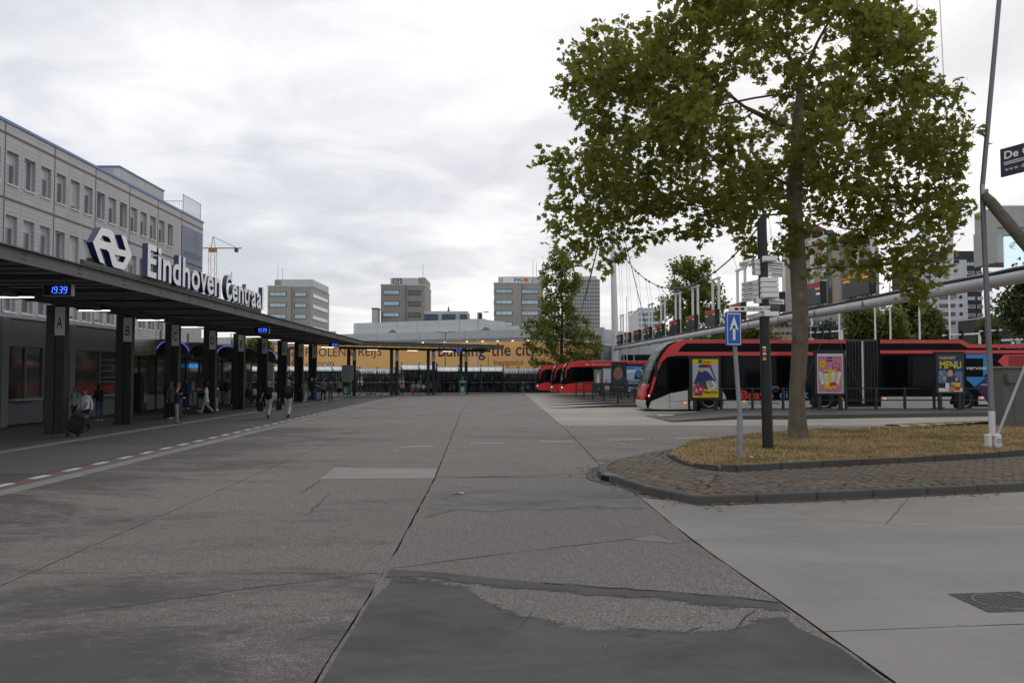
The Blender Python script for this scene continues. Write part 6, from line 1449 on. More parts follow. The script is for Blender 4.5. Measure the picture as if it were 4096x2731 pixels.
# two-tier racks and bicycles
rack = thing('bicycle_rack', 'long two tier steel bicycle rack under the shelters', 'rack', (-12, 91, 0))
rx0, rx1 = shx(985, 91), shx(2230, 91)
for z in (0.25, 1.28): mb = MB(); mb.box(rx0, rx1, 90.7, 90.8, z, z+0.08, m_dark); mb.build('rail', rack)
for x in np.arange(rx0, rx1, 2.4): mb = MB(); mb.box(x-0.04, x+0.04, 91.2, 91.28, 0, 2.0, m_dark); mb.build('upright', rack)
def bike_mesh(frame_m, name):
    mb = MB()
    for wx in (-0.52, 0.52):
        n = 14; R_ = 0.34
        for rr_, m in ((0.018, m_rubber),):
            rings = [[Vector((0 + rr_*math.cos(a2), wx + (R_+rr_*math.sin(a2))*math.cos(2*math.pi*k/n), R_+0.02 + (R_+rr_*math.sin(a2))*math.sin(2*math.pi*k/n))) for a2 in (0, 2.1, 4.2)] for k in range(n+1)]
            mb.loft(rings, m, caps=(False, False))
        mb.path([Vector((0.03, wx + 0.36*math.cos(a), 0.36+0.36*math.sin(a))) for a in np.linspace(0.3, 2.6, 6)], 0.02, 3, frame_m)
        for k in range(5): a = math.pi*k/5; mb.tube(Vector((0, wx-R_*math.cos(a), .36-R_*math.sin(a))), Vector((0, wx+R_*math.cos(a), .36+R_*math.sin(a))), 0.005, n=3, m=m_lgrey, caps=False)
    J = {'bb': (0, -.06, .30), 'seat': (0, -.26, .88), 'head': (0, .36, .90), 'head2': (0, .40, .72), 'rear': (0, -.52, .36), 'front': (0, .52, .36)}
    for a, b in (('bb', 'seat'), ('seat', 'head'), ('bb', 'head2'), ('bb', 'rear'), ('seat', 'rear'), ('head', 'front')): mb.tube(J[a], J[b], 0.02, n=5, m=frame_m, caps=False)
    mb.path([(-.28, .26, 1.06), (-.1, .34, 1.08), (0, .35, 1.0), (.1, .34, 1.08), (.28, .26, 1.06)], 0.016, 4, m_lgrey); mb.box(-.07, .07, -.40, -.14, .92, .98, m_black); mb.box(-.06, .06, -.78, -.36, .70, .73, m_dark)
    o = mb.build(name, None); me = o.data; bpy.data.objects.remove(o); return me
bm = [M('frame_'+n, c, 0.4, var=0) for n, c in (('black', (0.012, 0.012, 0.012)), ('grey', (0.12, 0.12, 0.125)), ('red', (0.28, 0.02, 0.02)), ('blue', (0.03, 0.06, 0.2)), ('green', (0.03, 0.09, 0.05)), ('silver', (0.4, 0.4, 0.4)))]
bike_me = [bike_mesh(m, 'bicycle') for m in bm]; nmz = ['black', 'grey', 'red', 'blue', 'green', 'silver']; rb = random.Random(3)
for tier, z in ((0, 0.0), (1, 1.33)):
    x = rx0 + 0.3
    while x < rx1 - 0.2:
        k = rb.choice([0, 0, 0, 0, 1, 1, 2, 3, 4, 5]); o = bpy.data.objects.new('bicycle', bike_me[k]); COL.objects.link(o)
        o.location = (x, 91.0 + rb.uniform(-.15, .2) - 0.1*tier, z + (0.0 if tier == 0 else 0.0)); o.rotation_euler = (rb.uniform(-.03, .03) + (0.12 if tier else 0), rb.uniform(-.08, .08), (math.pi if rb.random() < .5 else 0) + rb.uniform(-.25, .25))
        tag(o, f'{nmz[k]} framed bicycle parked in the {"upper" if tier else "lower"} tier of the rack', 'bicycle', f'{nmz[k]} bicycles in the {"upper" if tier else "lower"} rack tier'); x += rb.uniform(0.24, 0.34)
back_b = MB()
for tier, z, yy in ((0, 0.0, 92.3), (1, 1.33, 92.2), (0, 0.0, 93.4)):
    x = rx0 + 0.2
    while x < rx1:
        a = rb.uniform(-.3, .3); me_ = bike_me[rb.choice([0, 0, 0, 1, 2, 4])]; ca, sa = math.cos(a), math.sin(a)
        vs = [(x + v.co.x*ca - v.co.y*sa, yy + v.co.x*sa + v.co.y*ca, z + v.co.z) for v in me_.vertices]; b_ = len(back_b.v); back_b.v.extend(vs)
        sl = [back_b.slot(m) for m in me_.materials]
        for p in me_.polygons: back_b.f.append(tuple(b_+i for i in p.vertices)); back_b.mi.append(sl[p.material_index]); back_b.sm.append(False)
        x += rb.uniform(0.28, 0.42)
tag(back_b.build('bicycles_behind'), 'mass of dark bicycles crowded in the racks behind the front row', 'bicycles', kind='stuff')
# ================================================================== BANNER BUILDING
m_clad = NT('white_cladding')
def clad(t, base, jw, jh, mort):
    br = t.n.new('ShaderNodeTexBrick'); br.offset = 0.0; br.inputs['Scale'].default_value = 1.0; br.inputs['Brick Width'].default_value = jw; br.inputs['Row Height'].default_value = jh; br.inputs['Mortar Size'].default_value = 0.03
    br.inputs['Color1'].default_value = (*base, 1); br.inputs['Color2'].default_value = (*[b*0.95 for b in base], 1); br.inputs['Mortar'].default_value = (*mort, 1)
    s = t.xyz(); cb = t.n.new('ShaderNodeCombineXYZ'); sm = t.math('ADD', s[0], s[1]); t.l.new(sm, cb.inputs[0]); t.l.new(s[2], cb.inputs[1]); t.l.new(cb.outputs[0], br.inputs['Vector'])
    st = t.noise(0.35, 6, 0.7, stretch=(1, 1, 0.3)); c = t.mix(t.mr(st, 0.45, 0.75, 0, 0.4), br.outputs[0], tuple(b*0.72 for b in base)); return t.done(c, 0.6)
m_clad = clad(m_clad, (0.52, 0.54, 0.55), 1.6, 3.0, (0.38, 0.39, 0.4))
wl, wr_ = Vector((-37.5, 126, 0)), Vector((11.1, 102, 0)); wd = (wr_-wl).normalized(); wn = Vector((wd.y, -wd.x, 0)); WL_ = (wr_-wl).length
def wpx(px): a = (px-2048)/FPX; t = (a*wl.y - wl.x)/(wd.x - a*wd.y); return t
bb2 = thing('banner_building', 'low white clad building carrying the wide orange advertising banner', 'building', (wl+wr_)/2)
def wquad(t0, t1, z0, z1, o, m, name, par=bb2, th=0.12):
    mb = MB(); a = wl + wd*t0 + wn*o; b = wl + wd*t1 + wn*o; mb.prism([a + UZ*z0, b + UZ*z0, b + UZ*z1, a + UZ*z1], wn*th, m); return mb.build(name, par)
mb = MB(); q = [wl - wd*30, wr_, wr_ - wn*22, wl - wd*30 - wn*22]; mb.prism(q, (0, 0, 7.55), m_clad); mb.build('wall', bb2)
wquad(-30, WL_+0.3, 6.65, 7.7, 0.01, m_clad, 'parapet', th=0.25); wquad(-30, WL_, 6.45, 6.58, 0.01, m_lgrey, 'gutter', th=0.18)
mb = MB(); mb.prism([wl + wd*12 - wn*6, wl + wd*34 - wn*6, wl + wd*34 - wn*14, wl + wd*12 - wn*14], (0, 0, 9.7), m_clad); mb.build('upper_storey', bb2)
m_sky = M('skylight', (0.36, 0.38, 0.38), 0.4, var=0.1); m_tan = M('skylight_end', (0.22, 0.17, 0.10), 0.6, var=0.1)
for t0 in (6, 21, 36, 44):
    a = wl + wd*t0 - wn*1.5; L = 5.5
    mb = MB(); prof = [(0, 7.55), (1.2, 8.35), (2.4, 7.55)]
    r0 = [a + wd*u + UZ*z for u, z in prof]; r1 = [p - wn*L for p in r0]; mb.loft([r0, r1], m_sky, closed=False, smooth=False); mb.poly(r0, m_tan)
    mb.prism([a + wd*2.4 + UZ*7.55, a + wd*6 + UZ*7.55, a + wd*6 + UZ*8.3, a + wd*1.3 + UZ*8.3], -wn*0.3, m_clad); mb.build('skylight', bb2)
m_or = M('banner_orange', (0.85, 0.475, 0.165), 0.55, var=0.05, scale=0.3); m_vio = M('banner_violet', (0.035, 0.028, 0.05), 0.6, var=0)
ban = thing('advertising_banner', 'wide orange property banner with dark lettering on the white building', 'banner', (wl+wr_)/2 + UZ*2.7 + wn*0.2)
b0, b1 = wpx(1060), wpx(2384); ZB0, ZB1 = 2.62, 6.2
def bq(t0, t1, z0, z1, o, m, name='banner_sheet', th=0.05): return wquad(t0, t1, z0, z1, o, m, name, ban, th)
bq(b0, b1, ZB0, ZB1, 0.14, m_or)
o = lambda px, z: wl + wd*wpx(px) + wn*0.20 + UZ*z
for s_t, px, z, size, wp, bold in (('FOOLEN', 1222, 4.55, 1.75, 160, 0.0), ('& REIJS', 1392, 4.55, 1.75, 136, 0.0), ('VASTGOED', 1222, 3.05, 0.95, 118, 0.0), ('Building', 1752, 4.35, 2.35, 188, 0.012), ('the', 1968, 4.35, 2.35, 78, 0.012), ('city', 2064, 4.35, 2.35, 84, 0.012), ('frvastgoed.nl', 1978, 3.1, 1.1, 116, 0.0)):
    mb = MB(); mb.text(s_t, o(px, z), wd, UZ, size, m_vio, bold, width=abs(wpx(px+wp)-wpx(px))); mb.build('lettering', ban)['kind'] = 'stuff'
mb = MB()
for k, (a, b_, c, d_) in enumerate(((1140, 3.0, 1165, 6.0), (1172, 3.0, 1178, 4.2), (1160, 5.6, 1180, 6.1))): mb.prism([o(a, b_), o(c, b_), o(c, d_), o(a, d_)], wn*0.01, m_vio)
for z in (4.9, 3.6): mb.prism([o(1166, z), o(1180, z-0.7), o(1192, z), o(1180, z+0.7)], wn*0.012, M('banner_brown', (0.25, 0.13, 0.07), 0.6))
mb.build('logo', ban)
m_spot = M('spot_glow', (1, 0.8, 0.5), 0.5, var=0, emit=6.0, ecol=(1, 0.75, 0.35))
for px in (1520, 1585, 1700, 1788, 1876, 1938, 1998, 2058, 2120):
    t = wpx(px); p = wl + wd*t + wn*0.55 + UZ*6.25
    mb = MB(); mb.tube(wl + wd*t + wn*0.1 + UZ*6.4, p + UZ*0.12, 0.03, n=5, m=m_lgrey); mb.rbox(p + UZ*0.06, (0.3, 0.18, 0.1), m_lgrey, 0.02); mb.rbox(p, (0.26, 0.15, 0.03), m_spot, 0.005); mb.build('spotlight', ban)
# glazed corner right of the banner
wquad(b1+0.25, WL_, 0, 6.4, 0.01, m_lgrey, 'corner_trim', th=0.1)
mb = MB(); p = wr_ + wd*1.5; mb.prism([p, p + wd*8, p + wd*8 + Vector((1, 6, 0)), p + Vector((1, 6, 0))], (0, 0, 6.0), m_clad); mb.prism([p + wn*0.05 + UZ*0.3 + wd*1.0, p + wn*0.05 + wd*7 + UZ*0.3, p + wn*0.05 + wd*7 + UZ*4.3, p + wn*0.05 + wd*1.0 + UZ*4.3], wn*0.05, m_glass); mb.build('annexe', bb2)
# ================================================================== TOWERS
def facade_box(par, x0, x1, y0, y1, z0, z1, m, name='wall'):
    mb = MB(); mb.box(x0, x1, y0, y1, z0, z1, m); return mb.build(name, par)
def office_window(par, o, u, w, h, n, mglass, mframe, depth=0.12, name='window'):
    """window band with n panes; o lower left, u along the wall, built a little recessed in a frame"""
    nrm = Vector((u.y, -u.x, 0))
    mb = MB(); fr = 0.10
    for a, b, c, d in ((0, w, 0, fr), (0, w, h-fr, h), (0, fr, fr, h-fr), (w-fr, w, fr, h-fr)):
        mb.prism([o + u*a + UZ*c, o + u*b + UZ*c, o + u*b + UZ*d, o + u*a + UZ*d], nrm*depth, mframe)
    f = mb.build(name, par)
    for k in range(n):
        a = fr + (w-2*fr)*k/n + (0.0 if k == 0 else 0.06); b = fr + (w-2*fr)*(k+1)/n
        mb = MB(); mb.prism([o + u*a + UZ*fr, o + u*b + UZ*fr, o + u*b + UZ*(h-fr), o + u*a + UZ*(h-fr)], nrm*0.05, mglass); mb.build('pane', f)
    return f
m_beige = clad(NT('beige_panel'), (0.37, 0.345, 0.31), 1.4, 1.4, (0.28, 0.26, 0.235)); m_beige2 = clad(NT('brown_panel'), (0.30, 0.275, 0.245), 1.4, 1.4, (0.22, 0.20, 0.18)); m_sidepan = clad(NT('pale_side_panel'), (0.42, 0.42, 0.40), 1.4, 1.4, (0.33, 0.33, 0.32))
m_wsky = M('sky_window', (0.30, 0.40, 0.46), 0.06, 0.75, 0.15, 0.4, spec=0.8); m_wdk = M('dim_window', (0.09, 0.11, 0.12), 0.08, 0.5, 0.3, 0.4, spec=0.8); m_wfr = M('dark_window_frame', (0.02, 0.02, 0.022), 0.5)
def tower(px0, px1, ytop, d, dep, label, m, cols, rows, roof, side=0, msk=m_wsky, ground_h=None):
    x0, x1 = (px0-2048)/FPX*d, (px1-2048)/FPX*d; H = CAM_H + (1498-ytop)/FPX*d
    t = thing('office_tower', label, 'building', ((x0+x1)/2, d+dep/2, 0), group='office towers beyond the banner building')
    xm = x0 + (x1-x0)*0.55
    mb = MB(); mb.box(x0, xm, d, d+dep, 0, H, m); mb.build('wall', t); mb = MB(); mb.box(xm, x1, d+0.8, d+dep, 0, H+0.001, m); mb.build('wall', t)
    k = d/FPX
    for (a, b, n, c) in cols:
        for (ya, yb) in rows:
            xa, xb = (a-2048)*k, (b-2048)*k; za, zb = CAM_H + (1498-yb)*k, CAM_H + (1498-ya)*k
            off = 0.0 if xa < xm else 0.8
            office_window(t, Vector((xa, d+off, za)), UX, xb-xa, zb-za, n, c, m_wfr)
    if side:
        xs = x1 if side > 0 else x0; u = UY if side > 0 else -UY
        for (ya, yb) in rows:
            za, zb = CAM_H + (1498-yb)*k, CAM_H + (1498-ya)*k
            o = Vector((xs, d+2.5, za)) if side > 0 else Vector((xs, d+dep-1.5, za))
            office_window(t, o, u, dep-4, zb-za, 8, msk, m_lgrey)
    mb = MB(); mb.box(x0-0.1, xm-0.001, d-0.1, d+dep+0.1, H+0.002, H+0.35, m_lgrey); mb.box(xm+0.001, x1+0.1, d+0.7, d+dep+0.1, H+0.002, H+0.35, m_lgrey); mb.build('coping', t)
    for (a, b, yt, mm_) in roof:
        mb = MB(); mb.box((a-2048)*k, (b-2048)*k, d+1.5, d+dep-2, H+0.351, CAM_H + (1498-yt)*k, mm_); mb.build('plant_room', t)
    return t, H
k4 = lambda z: 1000 + z/1.96; k4y = lambda z: 1050 + z/1.96
T1, H1 = tower(k4(133), k4(466), k4y(190), 200, 21, 'beige office tower with two columns of windows and two roof aerials', m_beige, [(k4(147), k4(280), 3, m_wsky), (k4(338), k4(432), 4, m_wsky)], [(k4y(a), k4y(a+34)) for a in (229, 316, 404, 490)], [(k4(172), k4(226), k4y(127), m_beige2), (k4(226), k4(475), k4y(125), m_clad)], side=1)
T2, H2 = tower(k4(1023), k4(1366), k4y(178), 200, 16, 'brown office tower with a square black sign on its roof', m_beige2, [(k4(1040), k4(1170), 3, m_wsky), (k4(1237), k4(1332), 4, m_wdk)], [(k4y(a), k4y(a+34)) for a in (215, 303, 391)], [(k4(1090), k4(1312), k4y(113), m_clad), (k4(1312), k4(1366), k4y(110), m_beige2)])
T3, H3 = tower(k4(1912), k4(2300), k4y(165), 200, 22, 'beige office tower with a white bank sign partly behind the tree', m_beige, [(k4(1926), k4(2056), 3, m_wsky), (k4(2128), k4(2264), 6, m_wsky)], [(k4y(a), k4y(a+34)) for a in (206, 291, 378, 464)], [(k4(1945), k4(2310), k4y(104), m_clad)], side=-1)
kk_ = 200/FPX
def tp(zx, zy, dd=0.0): return Vector(((k4(zx)-2048)*kk_, 200-dd, CAM_H + (1498-k4y(zy))*kk_))
mb = MB(); a = tp(1112, 175, -1.4); b = tp(1178, 117, -1.4); mb.box(a.x, b.x, 201.2, 201.45, a.z, b.z, m_ink); rs = mb.build('roof_sign', T2)
mb = MB(); mb.box(a.x+0.25, b.x-0.25, 201.17, 201.19, a.z+0.25, b.z-0.25, m_wprint); mb.box(a.x+0.4, b.x-0.4, 201.14, 201.16, a.z+0.4, b.z-0.4, m_ink); mb.text('bloq', Vector((a.x+0.5, 201.12, (a.z+b.z)/2-0.2)), UX, UZ, 0.8, m_wprint, 0.02, width=(b.x-a.x)-1.0); mb.build('lettering', rs)['kind'] = 'stuff'
mb = MB(); a = tp(2052, 150, -1.4); b = tp(2200, 107, -1.4); mb.box(tp(1983, 0).x, b.x+0.2, 200.8, 201.4, a.z-0.05, b.z+0.1, m_wprint); rs = mb.build('roof_sign', T3)
mb = MB(); mb.text('ING', Vector((a.x+0.5, 200.77, a.z+0.22)), UX, UZ, 1.2, M('bank_blue', (0.02, 0.02, 0.16), 0.5, var=0), 0.02, width=2.1)
m_lion = M('lion_orange', (0.62, 0.13, 0.02), 0.5, var=0); lx = a.x+2.85
mb.poly([Vector((lx+u*.5, 200.775, a.z+0.2+v*.5)) for u, v in ((0, 0), (2.0, 0), (2.3, 0.35), (1.9, 0.5), (2.2, 1.5), (1.6, 1.75), (1.2, 1.4), (0.9, 1.75), (0.3, 1.65), (0.05, 1.2), (0.25, 0.7))], m_lion); mb.path([Vector((lx+1.0, 200.74, a.z+0.3)), Vector((lx+1.4, 200.74, a.z+0.45)), Vector((lx+1.4, 200.74, a.z+0.8)), Vector((lx+1.2, 200.74, a.z+1.0))], 0.05, 5, m_lion); mb.build('lettering', rs)['kind'] = 'stuff'
for T, xs_, yt in ((T1, (184, 221), (-5, 20)), (T2, (1342,), (0,)), (T3, (2222, 2250), (-40, -20))):
    for x, y in zip(xs_, yt): p = tp(x, 180); q = tp(x, y); mb = MB(); mb.tube(Vector((p.x, 203, p.z)), Vector((p.x, 203, q.z)), 0.09, 0.05, 6, m_lgrey); mb.build('aerial', T)
# small buildings between the towers
t = thing('glass_hall', 'white hall with dark blue glass bays between the towers', 'building', tp(1560, 600) - UZ*tp(1560, 600).z)
mb = MB(); a = tp(1400, 425); b = tp(1722, 405); mb.box(a.x, b.x, 190, 200, 0, b.z, m_clad); mb.build('wall', t)
m_bg = M('blue_glass', (0.02, 0.045, 0.085), 0.08, 0.3, 0.4, 0.3, spec=0.7)
for x0, x1 in ((1400, 1502), (1532, 1632), (1662, 1722)): mb = MB(); a = tp(x0, 520); b = tp(x1, 428); mb.box(a.x, b.x, 189.6, 189.99, a.z-8, b.z, m_bg); mb.build('glass_bay', t)
mb = MB(); a = tp(1568, 405); mb.path([Vector((a.x, 195, a.z)), Vector((a.x, 195, a.z+1.6))], [0.5, 0.05], 4, m_bg); mb.build('roof_lantern', t)
t = thing('dark_glass_block', 'low dark glass block beside the bank tower', 'building', tp(1780, 600) - UZ*tp(1780, 600).z); mb = MB(); a = tp(1720, 450); b = tp(1850, 450); mb.box(a.x, b.x, 196, 204, 0, a.z, m_bg); mb.build('wall', t)
mb = MB(); mb.box(a.x+2, b.x-1, 197, 203, a.z+0.001, a.z+1.6, m_dark); mb.build('plant_room', t)
t = thing('concrete_stair_tower', 'narrow grey concrete block against the brown tower', 'building', tp(1000, 600) - UZ*tp(1000, 600).z); mb = MB(); a = tp(975, 375); b = tp(1020, 375); mb.box(a.x, b.x, 196, 199.5, 0, a.z, m_lgrey); mb.build('wall', t); mb = MB(); mb.box(a.x-0.1, b.x+0.1, 195.9, 199.55, a.z+0.002, a.z+0.3, m_dark); mb.build('coping', t)
# grid tower, teal tower
k5 = lambda z: 2000 + z/2.24; k5y = lambda z: 1000 + z/2.24
def grid_tower(px0, px1, ytop, d, dep, nx, nz, label, m, mg, ww, wh, cat='building', group=None, ymin=1480):
    k = d/FPX; x0, x1 = (px0-2048)*k, (px1-2048)*k; H = CAM_H + (1498-ytop)*k
    t = thing('apartment_tower', label, cat, ((x0+x1)/2, d+dep/2, 0), group=group)
    mb = MB(); mb.box(x0, x1, d, d+dep, 0, H, m); mb.build('wall', t)
    mb = MB(); mb.box(x0+1, x1-1, d+1, d+dep-1, H+0.001, H+1.2, m_lgrey); mb.build('plant_room', t)
    sx = (x1-x0)/nx; sz = (H-6)/nz
    mbw = MB(); mbw.rbox((0, 0, 0), (sx*ww, 0.16, sz*wh), mg, 0.02); oo = mbw.build('w', None); mew = oo.data; bpy.data.objects.remove(oo)
    for i in range(nx):
        for j in range(nz):
            z = H - sz*(j+0.5)
            if z < 4: continue
            inst('window', mew, t, (x0+sx*(i+0.5), d-0.05, z))
    return t
grid_tower(k5(640), k5(897), k5y(258), 300, 22, 11, 22, 'tall pale grey apartment tower with a grid of small windows', m_sidepan, m_wdk, 0.62, 0.5)
m_teal = M('teal_glass', (0.10, 0.19, 0.23), 0.1, 0.5, 0.25, 0.3, spec=0.8)
grid_tower(k5(1235), k5(1462), k5y(550), 260, 18, 6, 9, 'teal glazed office tower with white bands behind the cables', m_white, m_teal, 0.88, 0.55)
t = thing('brick_flats', 'low brown flats beside the far mast', 'building', P(2450, 1500, 210) - UZ*P(2450, 1500, 210).z); k = 210/FPX
mb = MB(); mb.box((k5(905)-2048)*k, (k5(1060)-2048)*k, 210, 222, 0, CAM_H + (1498-k5y(775))*k, M('brown_brick', (0.16, 0.10, 0.075), 0.8)); mb.build('wall', t)
for i in range(5):
    for z in (3, 6, 9): mb = MB(); x = (k5(915+i*28)-2048)*k; mb.box(x, x+1.1, 209.85, 209.99, z, z+1.4, m_wfr); mb.build('window', t)
# ------------------------------------------------------------------ right hand blocks
k8 = lambda z: 3200 + z/2.625; k8y = lambda z: 860 + z/2.625
d = 165; k = d/FPX
t = thing('stone_tower', 'beige stone tower with a dark red rounded top behind the tree trunk', 'building', ((k8(270)-2048)*k, d+8, 0))
def rb8(zx0, zx1, zy0, zy1, y0, y1, m, name, par, bev=0.0, dd=d):
    kx = dd/FPX; x0, x1 = (k8(zx0)-2048)*kx, (k8(zx1)-2048)*kx; z0, z1 = CAM_H + (1498-k8y(zy1))*kx, CAM_H + (1498-k8y(zy0))*kx
    mb = MB(); mb.box(x0, x1, y0, y1, max(0, z0), z1, m, bev); return mb.build(name, par)
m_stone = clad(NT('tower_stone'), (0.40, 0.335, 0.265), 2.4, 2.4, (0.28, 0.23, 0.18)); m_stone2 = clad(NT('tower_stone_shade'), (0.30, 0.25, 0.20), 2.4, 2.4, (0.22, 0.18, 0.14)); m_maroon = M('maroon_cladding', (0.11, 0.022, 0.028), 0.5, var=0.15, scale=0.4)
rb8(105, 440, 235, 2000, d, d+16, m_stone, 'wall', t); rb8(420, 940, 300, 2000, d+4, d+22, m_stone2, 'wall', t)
rb8(95, 300, 90, 234, d-0.3, d+16, m_maroon, 'roof_top', t, 1.2); rb8(300, 440, 130, 234.5, d+1, d+16, m_dark, 'roof_top', t, 0.8); rb8(590, 690, 125, 210, d+5, d+16, m_dark, 'roof_top', t, 0.9); rb8(440, 940, 211, 262, d+3.7, d+22, m_maroon, 'roof_top', t, 0.8)
rb8(306, 346, 225, 1050, d-0.25, d-0.01, m_wdk, 'stair_glazing', t); rb8(277, 287, 300, 1050, d-0.2, d-0.01, m_maroon, 'pilaster', t); rb8(120, 132, 330, 900, d-0.2, d-0.01, m_wdk, 'stair_glazing', t)
for zy in np.arange(232, 1040, 21): rb8(306, 346, zy, zy+3, d-0.34, d-0.26, m_stone, 'glazing_bar', t)
for i in range(8):
    for j in range(9): rb8(440+i*62, 478+i*62, 345+j*82, 382+j*82, d+3.85, d+3.99, m_wdk, 'window', t)
for i in range(7): rb8(455+i*70, 505+i*70, 265, 298, d+3.85, d+3.99, m_wdk, 'window', t)
for x in (150, 232, 250): mb = MB(); p = Vector(((k8(x)-2048)*k, d+6, 0)); z0 = CAM_H + (1498-k8y(90))*k; mb.tube(p + UZ*z0, p + UZ*(z0+3.5), 0.08, n=5, m=m_dark); mb.build('aerial', t)
mb = MB(); p = Vector(((k8(178)-2048)*k, d-0.06, CAM_H + (1498-k8y(460))*k)); mb.text('NLEX', p, UX, UZ, 1.7, m_maroon, 0.02, align='CENTER', width=3.0); mb.build('lettering', t)['kind'] = 'stuff'
# low wing of the same stone
t2 = thing('stone_low_wing', 'low beige stone wing with a grey barrel roof and ribbon windows', 'building', ((k8(250)-2048)*k, 140, 0))
d2 = 138
rb8(-420, 500, 1150, 2000, d2, d2+12, m_stone, 'wall', t2, dd=d2); rb8(-420, 490, 1085, 1149, d2+0.2, d2+11, M('zinc_roof', (0.12, 0.12, 0.13), 0.5), 'roof', t2, 1.0, dd=d2); rb8(-420, 490, 1118, 1149, d2-0.15, d2-0.01, m_wfr, 'window_band', t2, dd=d2)
for i in range(9): rb8(70+i*44, 100+i*44, 1122, 1146, d2-0.3, d2-0.16, m_wsky if i % 2 else m_wdk, 'window', t2, dd=d2)
for zy in (1175, 1250, 1330):
    for i in range(8): rb8(-380+i*58, -340+i*58, zy-20, zy, d2-0.15, d2-0.01, m_wfr, 'window', t2, dd=d2)
# black and white block
d3 = 128; t3 = thing('hotel_block', 'charcoal office block with a white wing of ribbon and porthole windows', 'building', ((k8(1800)-2048)*d3/FPX, d3+7, 0))
m_char = M('charcoal_cladding', (0.028, 0.028, 0.033), 0.6, var=0.15, scale=0.5); m_whc = clad(NT('white_wing'), (0.56, 0.56, 0.60), 6.0, 1.15, (0.36, 0.36, 0.40))
rb8(1480, 2040, 342, 2000, d3+3, d3+16, m_char, 'wall', t3, dd=d3); rb8(1360, 1772, 465, 2000, d3, d3+2.99, m_whc, 'wall', t3, dd=d3)
for j, zy in enumerate((495, 590, 770, 858, 945, 1035, 1120)):
    for zx0, zx1 in ((1770, 1850), (1872, 1932), (1965, 2030)): office_window(t3, Vector(((k8(zx0)-2048)*(d3+3)/FPX, d3+3, CAM_H + (1498-k8y(zy+34))*(d3+3)/FPX)), UX, (zx1-zx0)/2.625*(d3+3)/FPX, 36/2.625*(d3+3)/FPX, 2, m_wdk if (j+zx0) % 3 else m_wsky, m_lgrey)
for j, zy in enumerate((845, 932, 1022, 1112)):
    for zx0, zx1 in ((1480, 1560), (1574, 1636)): office_window(t3, Vector(((k8(zx0)-2048)*d3/FPX, d3, CAM_H + (1498-k8y(zy+34))*d3/FPX)), UX, (zx1-zx0)/2.625*d3/FPX, 34/2.625*d3/FPX, 2, m_wdk, m_wfr)
    c = Vector(((k8(1700)-2048)*d3/FPX, d3-0.01, CAM_H + (1498-k8y(zy+15))*d3/FPX)); mb = MB(); mb.tube(c, c - UY*0.12, 0.26, n=16, m=m_wfr); mb.build('porthole', t3)
rb8(1592, 1690, 468, 500, d3-0.12, d3-0.005, m_wfr, 'window', t3, dd=d3)
# big screen building on the right edge
d4 = 95; t4 = thing('screen_building', 'light grey block with a large white screen behind the strut', 'building', ((4060-2048)*d4/FPX, d4+4, 0)); k = d4/FPX
def b4(x0, x1, y0, y1, ya, yb, m, name, par=t4):
    mb = MB(); mb.box((x0-2048)*k, (x1-2048)*k, ya, yb, max(0, CAM_H + (1498-y1)*k), CAM_H + (1498-y0)*k, m); return mb.build(name, par)
b4(4008, 4300, 818, 905, d4, d4+5, m_sidepan, 'upper_box'); b4(4002, 4300, 906, 1046, d4+0.3, d4+5, m_sidepan, 'upper_box'); b4(4140, 4230, 1046.5, 2000, d4+1.5, d4+3.5, m_lgrey, 'pylon')
sc = b4(4024, 4300, 944, 1088, d4-0.3, d4-0.02, M('lit_screen', (0.6, 0.75, 0.8), 0.4, var=0, emit=0.55, ecol=(0.75, 0.93, 1.0)), 'screen'); b4(4021, 4300, 940, 943.6, d4-0.35, d4-0.01, m_dark, 'screen_frame')
mb = MB(); p = P(4054, 975, d4-0.34)
for q in range(3):
    mb.path([p + Vector((0.5*math.cos(a)*(1-q*0.25), 0, 0.35*math.sin(a+q) + q*0.1 - 0.2)) for a in np.linspace(0, 5.2, 12)], 0.03, 4, c_sky)
mb.build('ornament', t4)
# far right low dark hall, glazed hut
t5 = thing('dark_low_hall', 'low dark hall beyond the bus roof beside the trees', 'building', P(4000, 1498, 115) - UZ*CAM_H); k = 115/FPX
mb = MB(); mb.box((3975-2048)*k, (4200-2048)*k, 115, 124, 0, CAM_H + (1498-1270)*k, m_dark); mb.build('wall', t5); mb = MB(); mb.box((3970-2048)*k, (4200-2048)*k, 114.8, 124, CAM_H + (1498-1270)*k+0.002, CAM_H + (1498-1264)*k, m_lgrey); mb.build('coping', t5)
d6 = 62; k = d6/FPX; t6 = thing('glazed_lift_tower', 'small glass box on a white base at the right edge of the bays', 'building', ((4090-2048)*k, d6, 0))
mb = MB(); mb.box((4074-2048)*k, (4200-2048)*k, d6, d6+2, CAM_H + (1498-1352)*k, CAM_H + (1498-1250)*k, m_glass); mb.build('glass_box', t6); mb = MB(); mb.box((4072-2048)*k, (4205-2048)*k, d6-0.1, d6+2.1, CAM_H + (1498-1360)*k, CAM_H + (1498-1352.5)*k, m_white); mb.build('base', t6)
mb = MB(); mb.box((4120-2048)*k, (4150-2048)*k, d6+0.5, d6+1.2, 0, CAM_H + (1498-1360)*k, m_white); mb.build('leg', t6)
for y in (1270, 1290, 1310, 1332): mb = MB(); mb.box((4074-2048)*k, (4200-2048)*k, d6-0.05, d6-0.005, CAM_H + (1498-y-1.3)*k, CAM_H + (1498-y)*k, m_lgrey); mb.build('glazing_bar', t6)
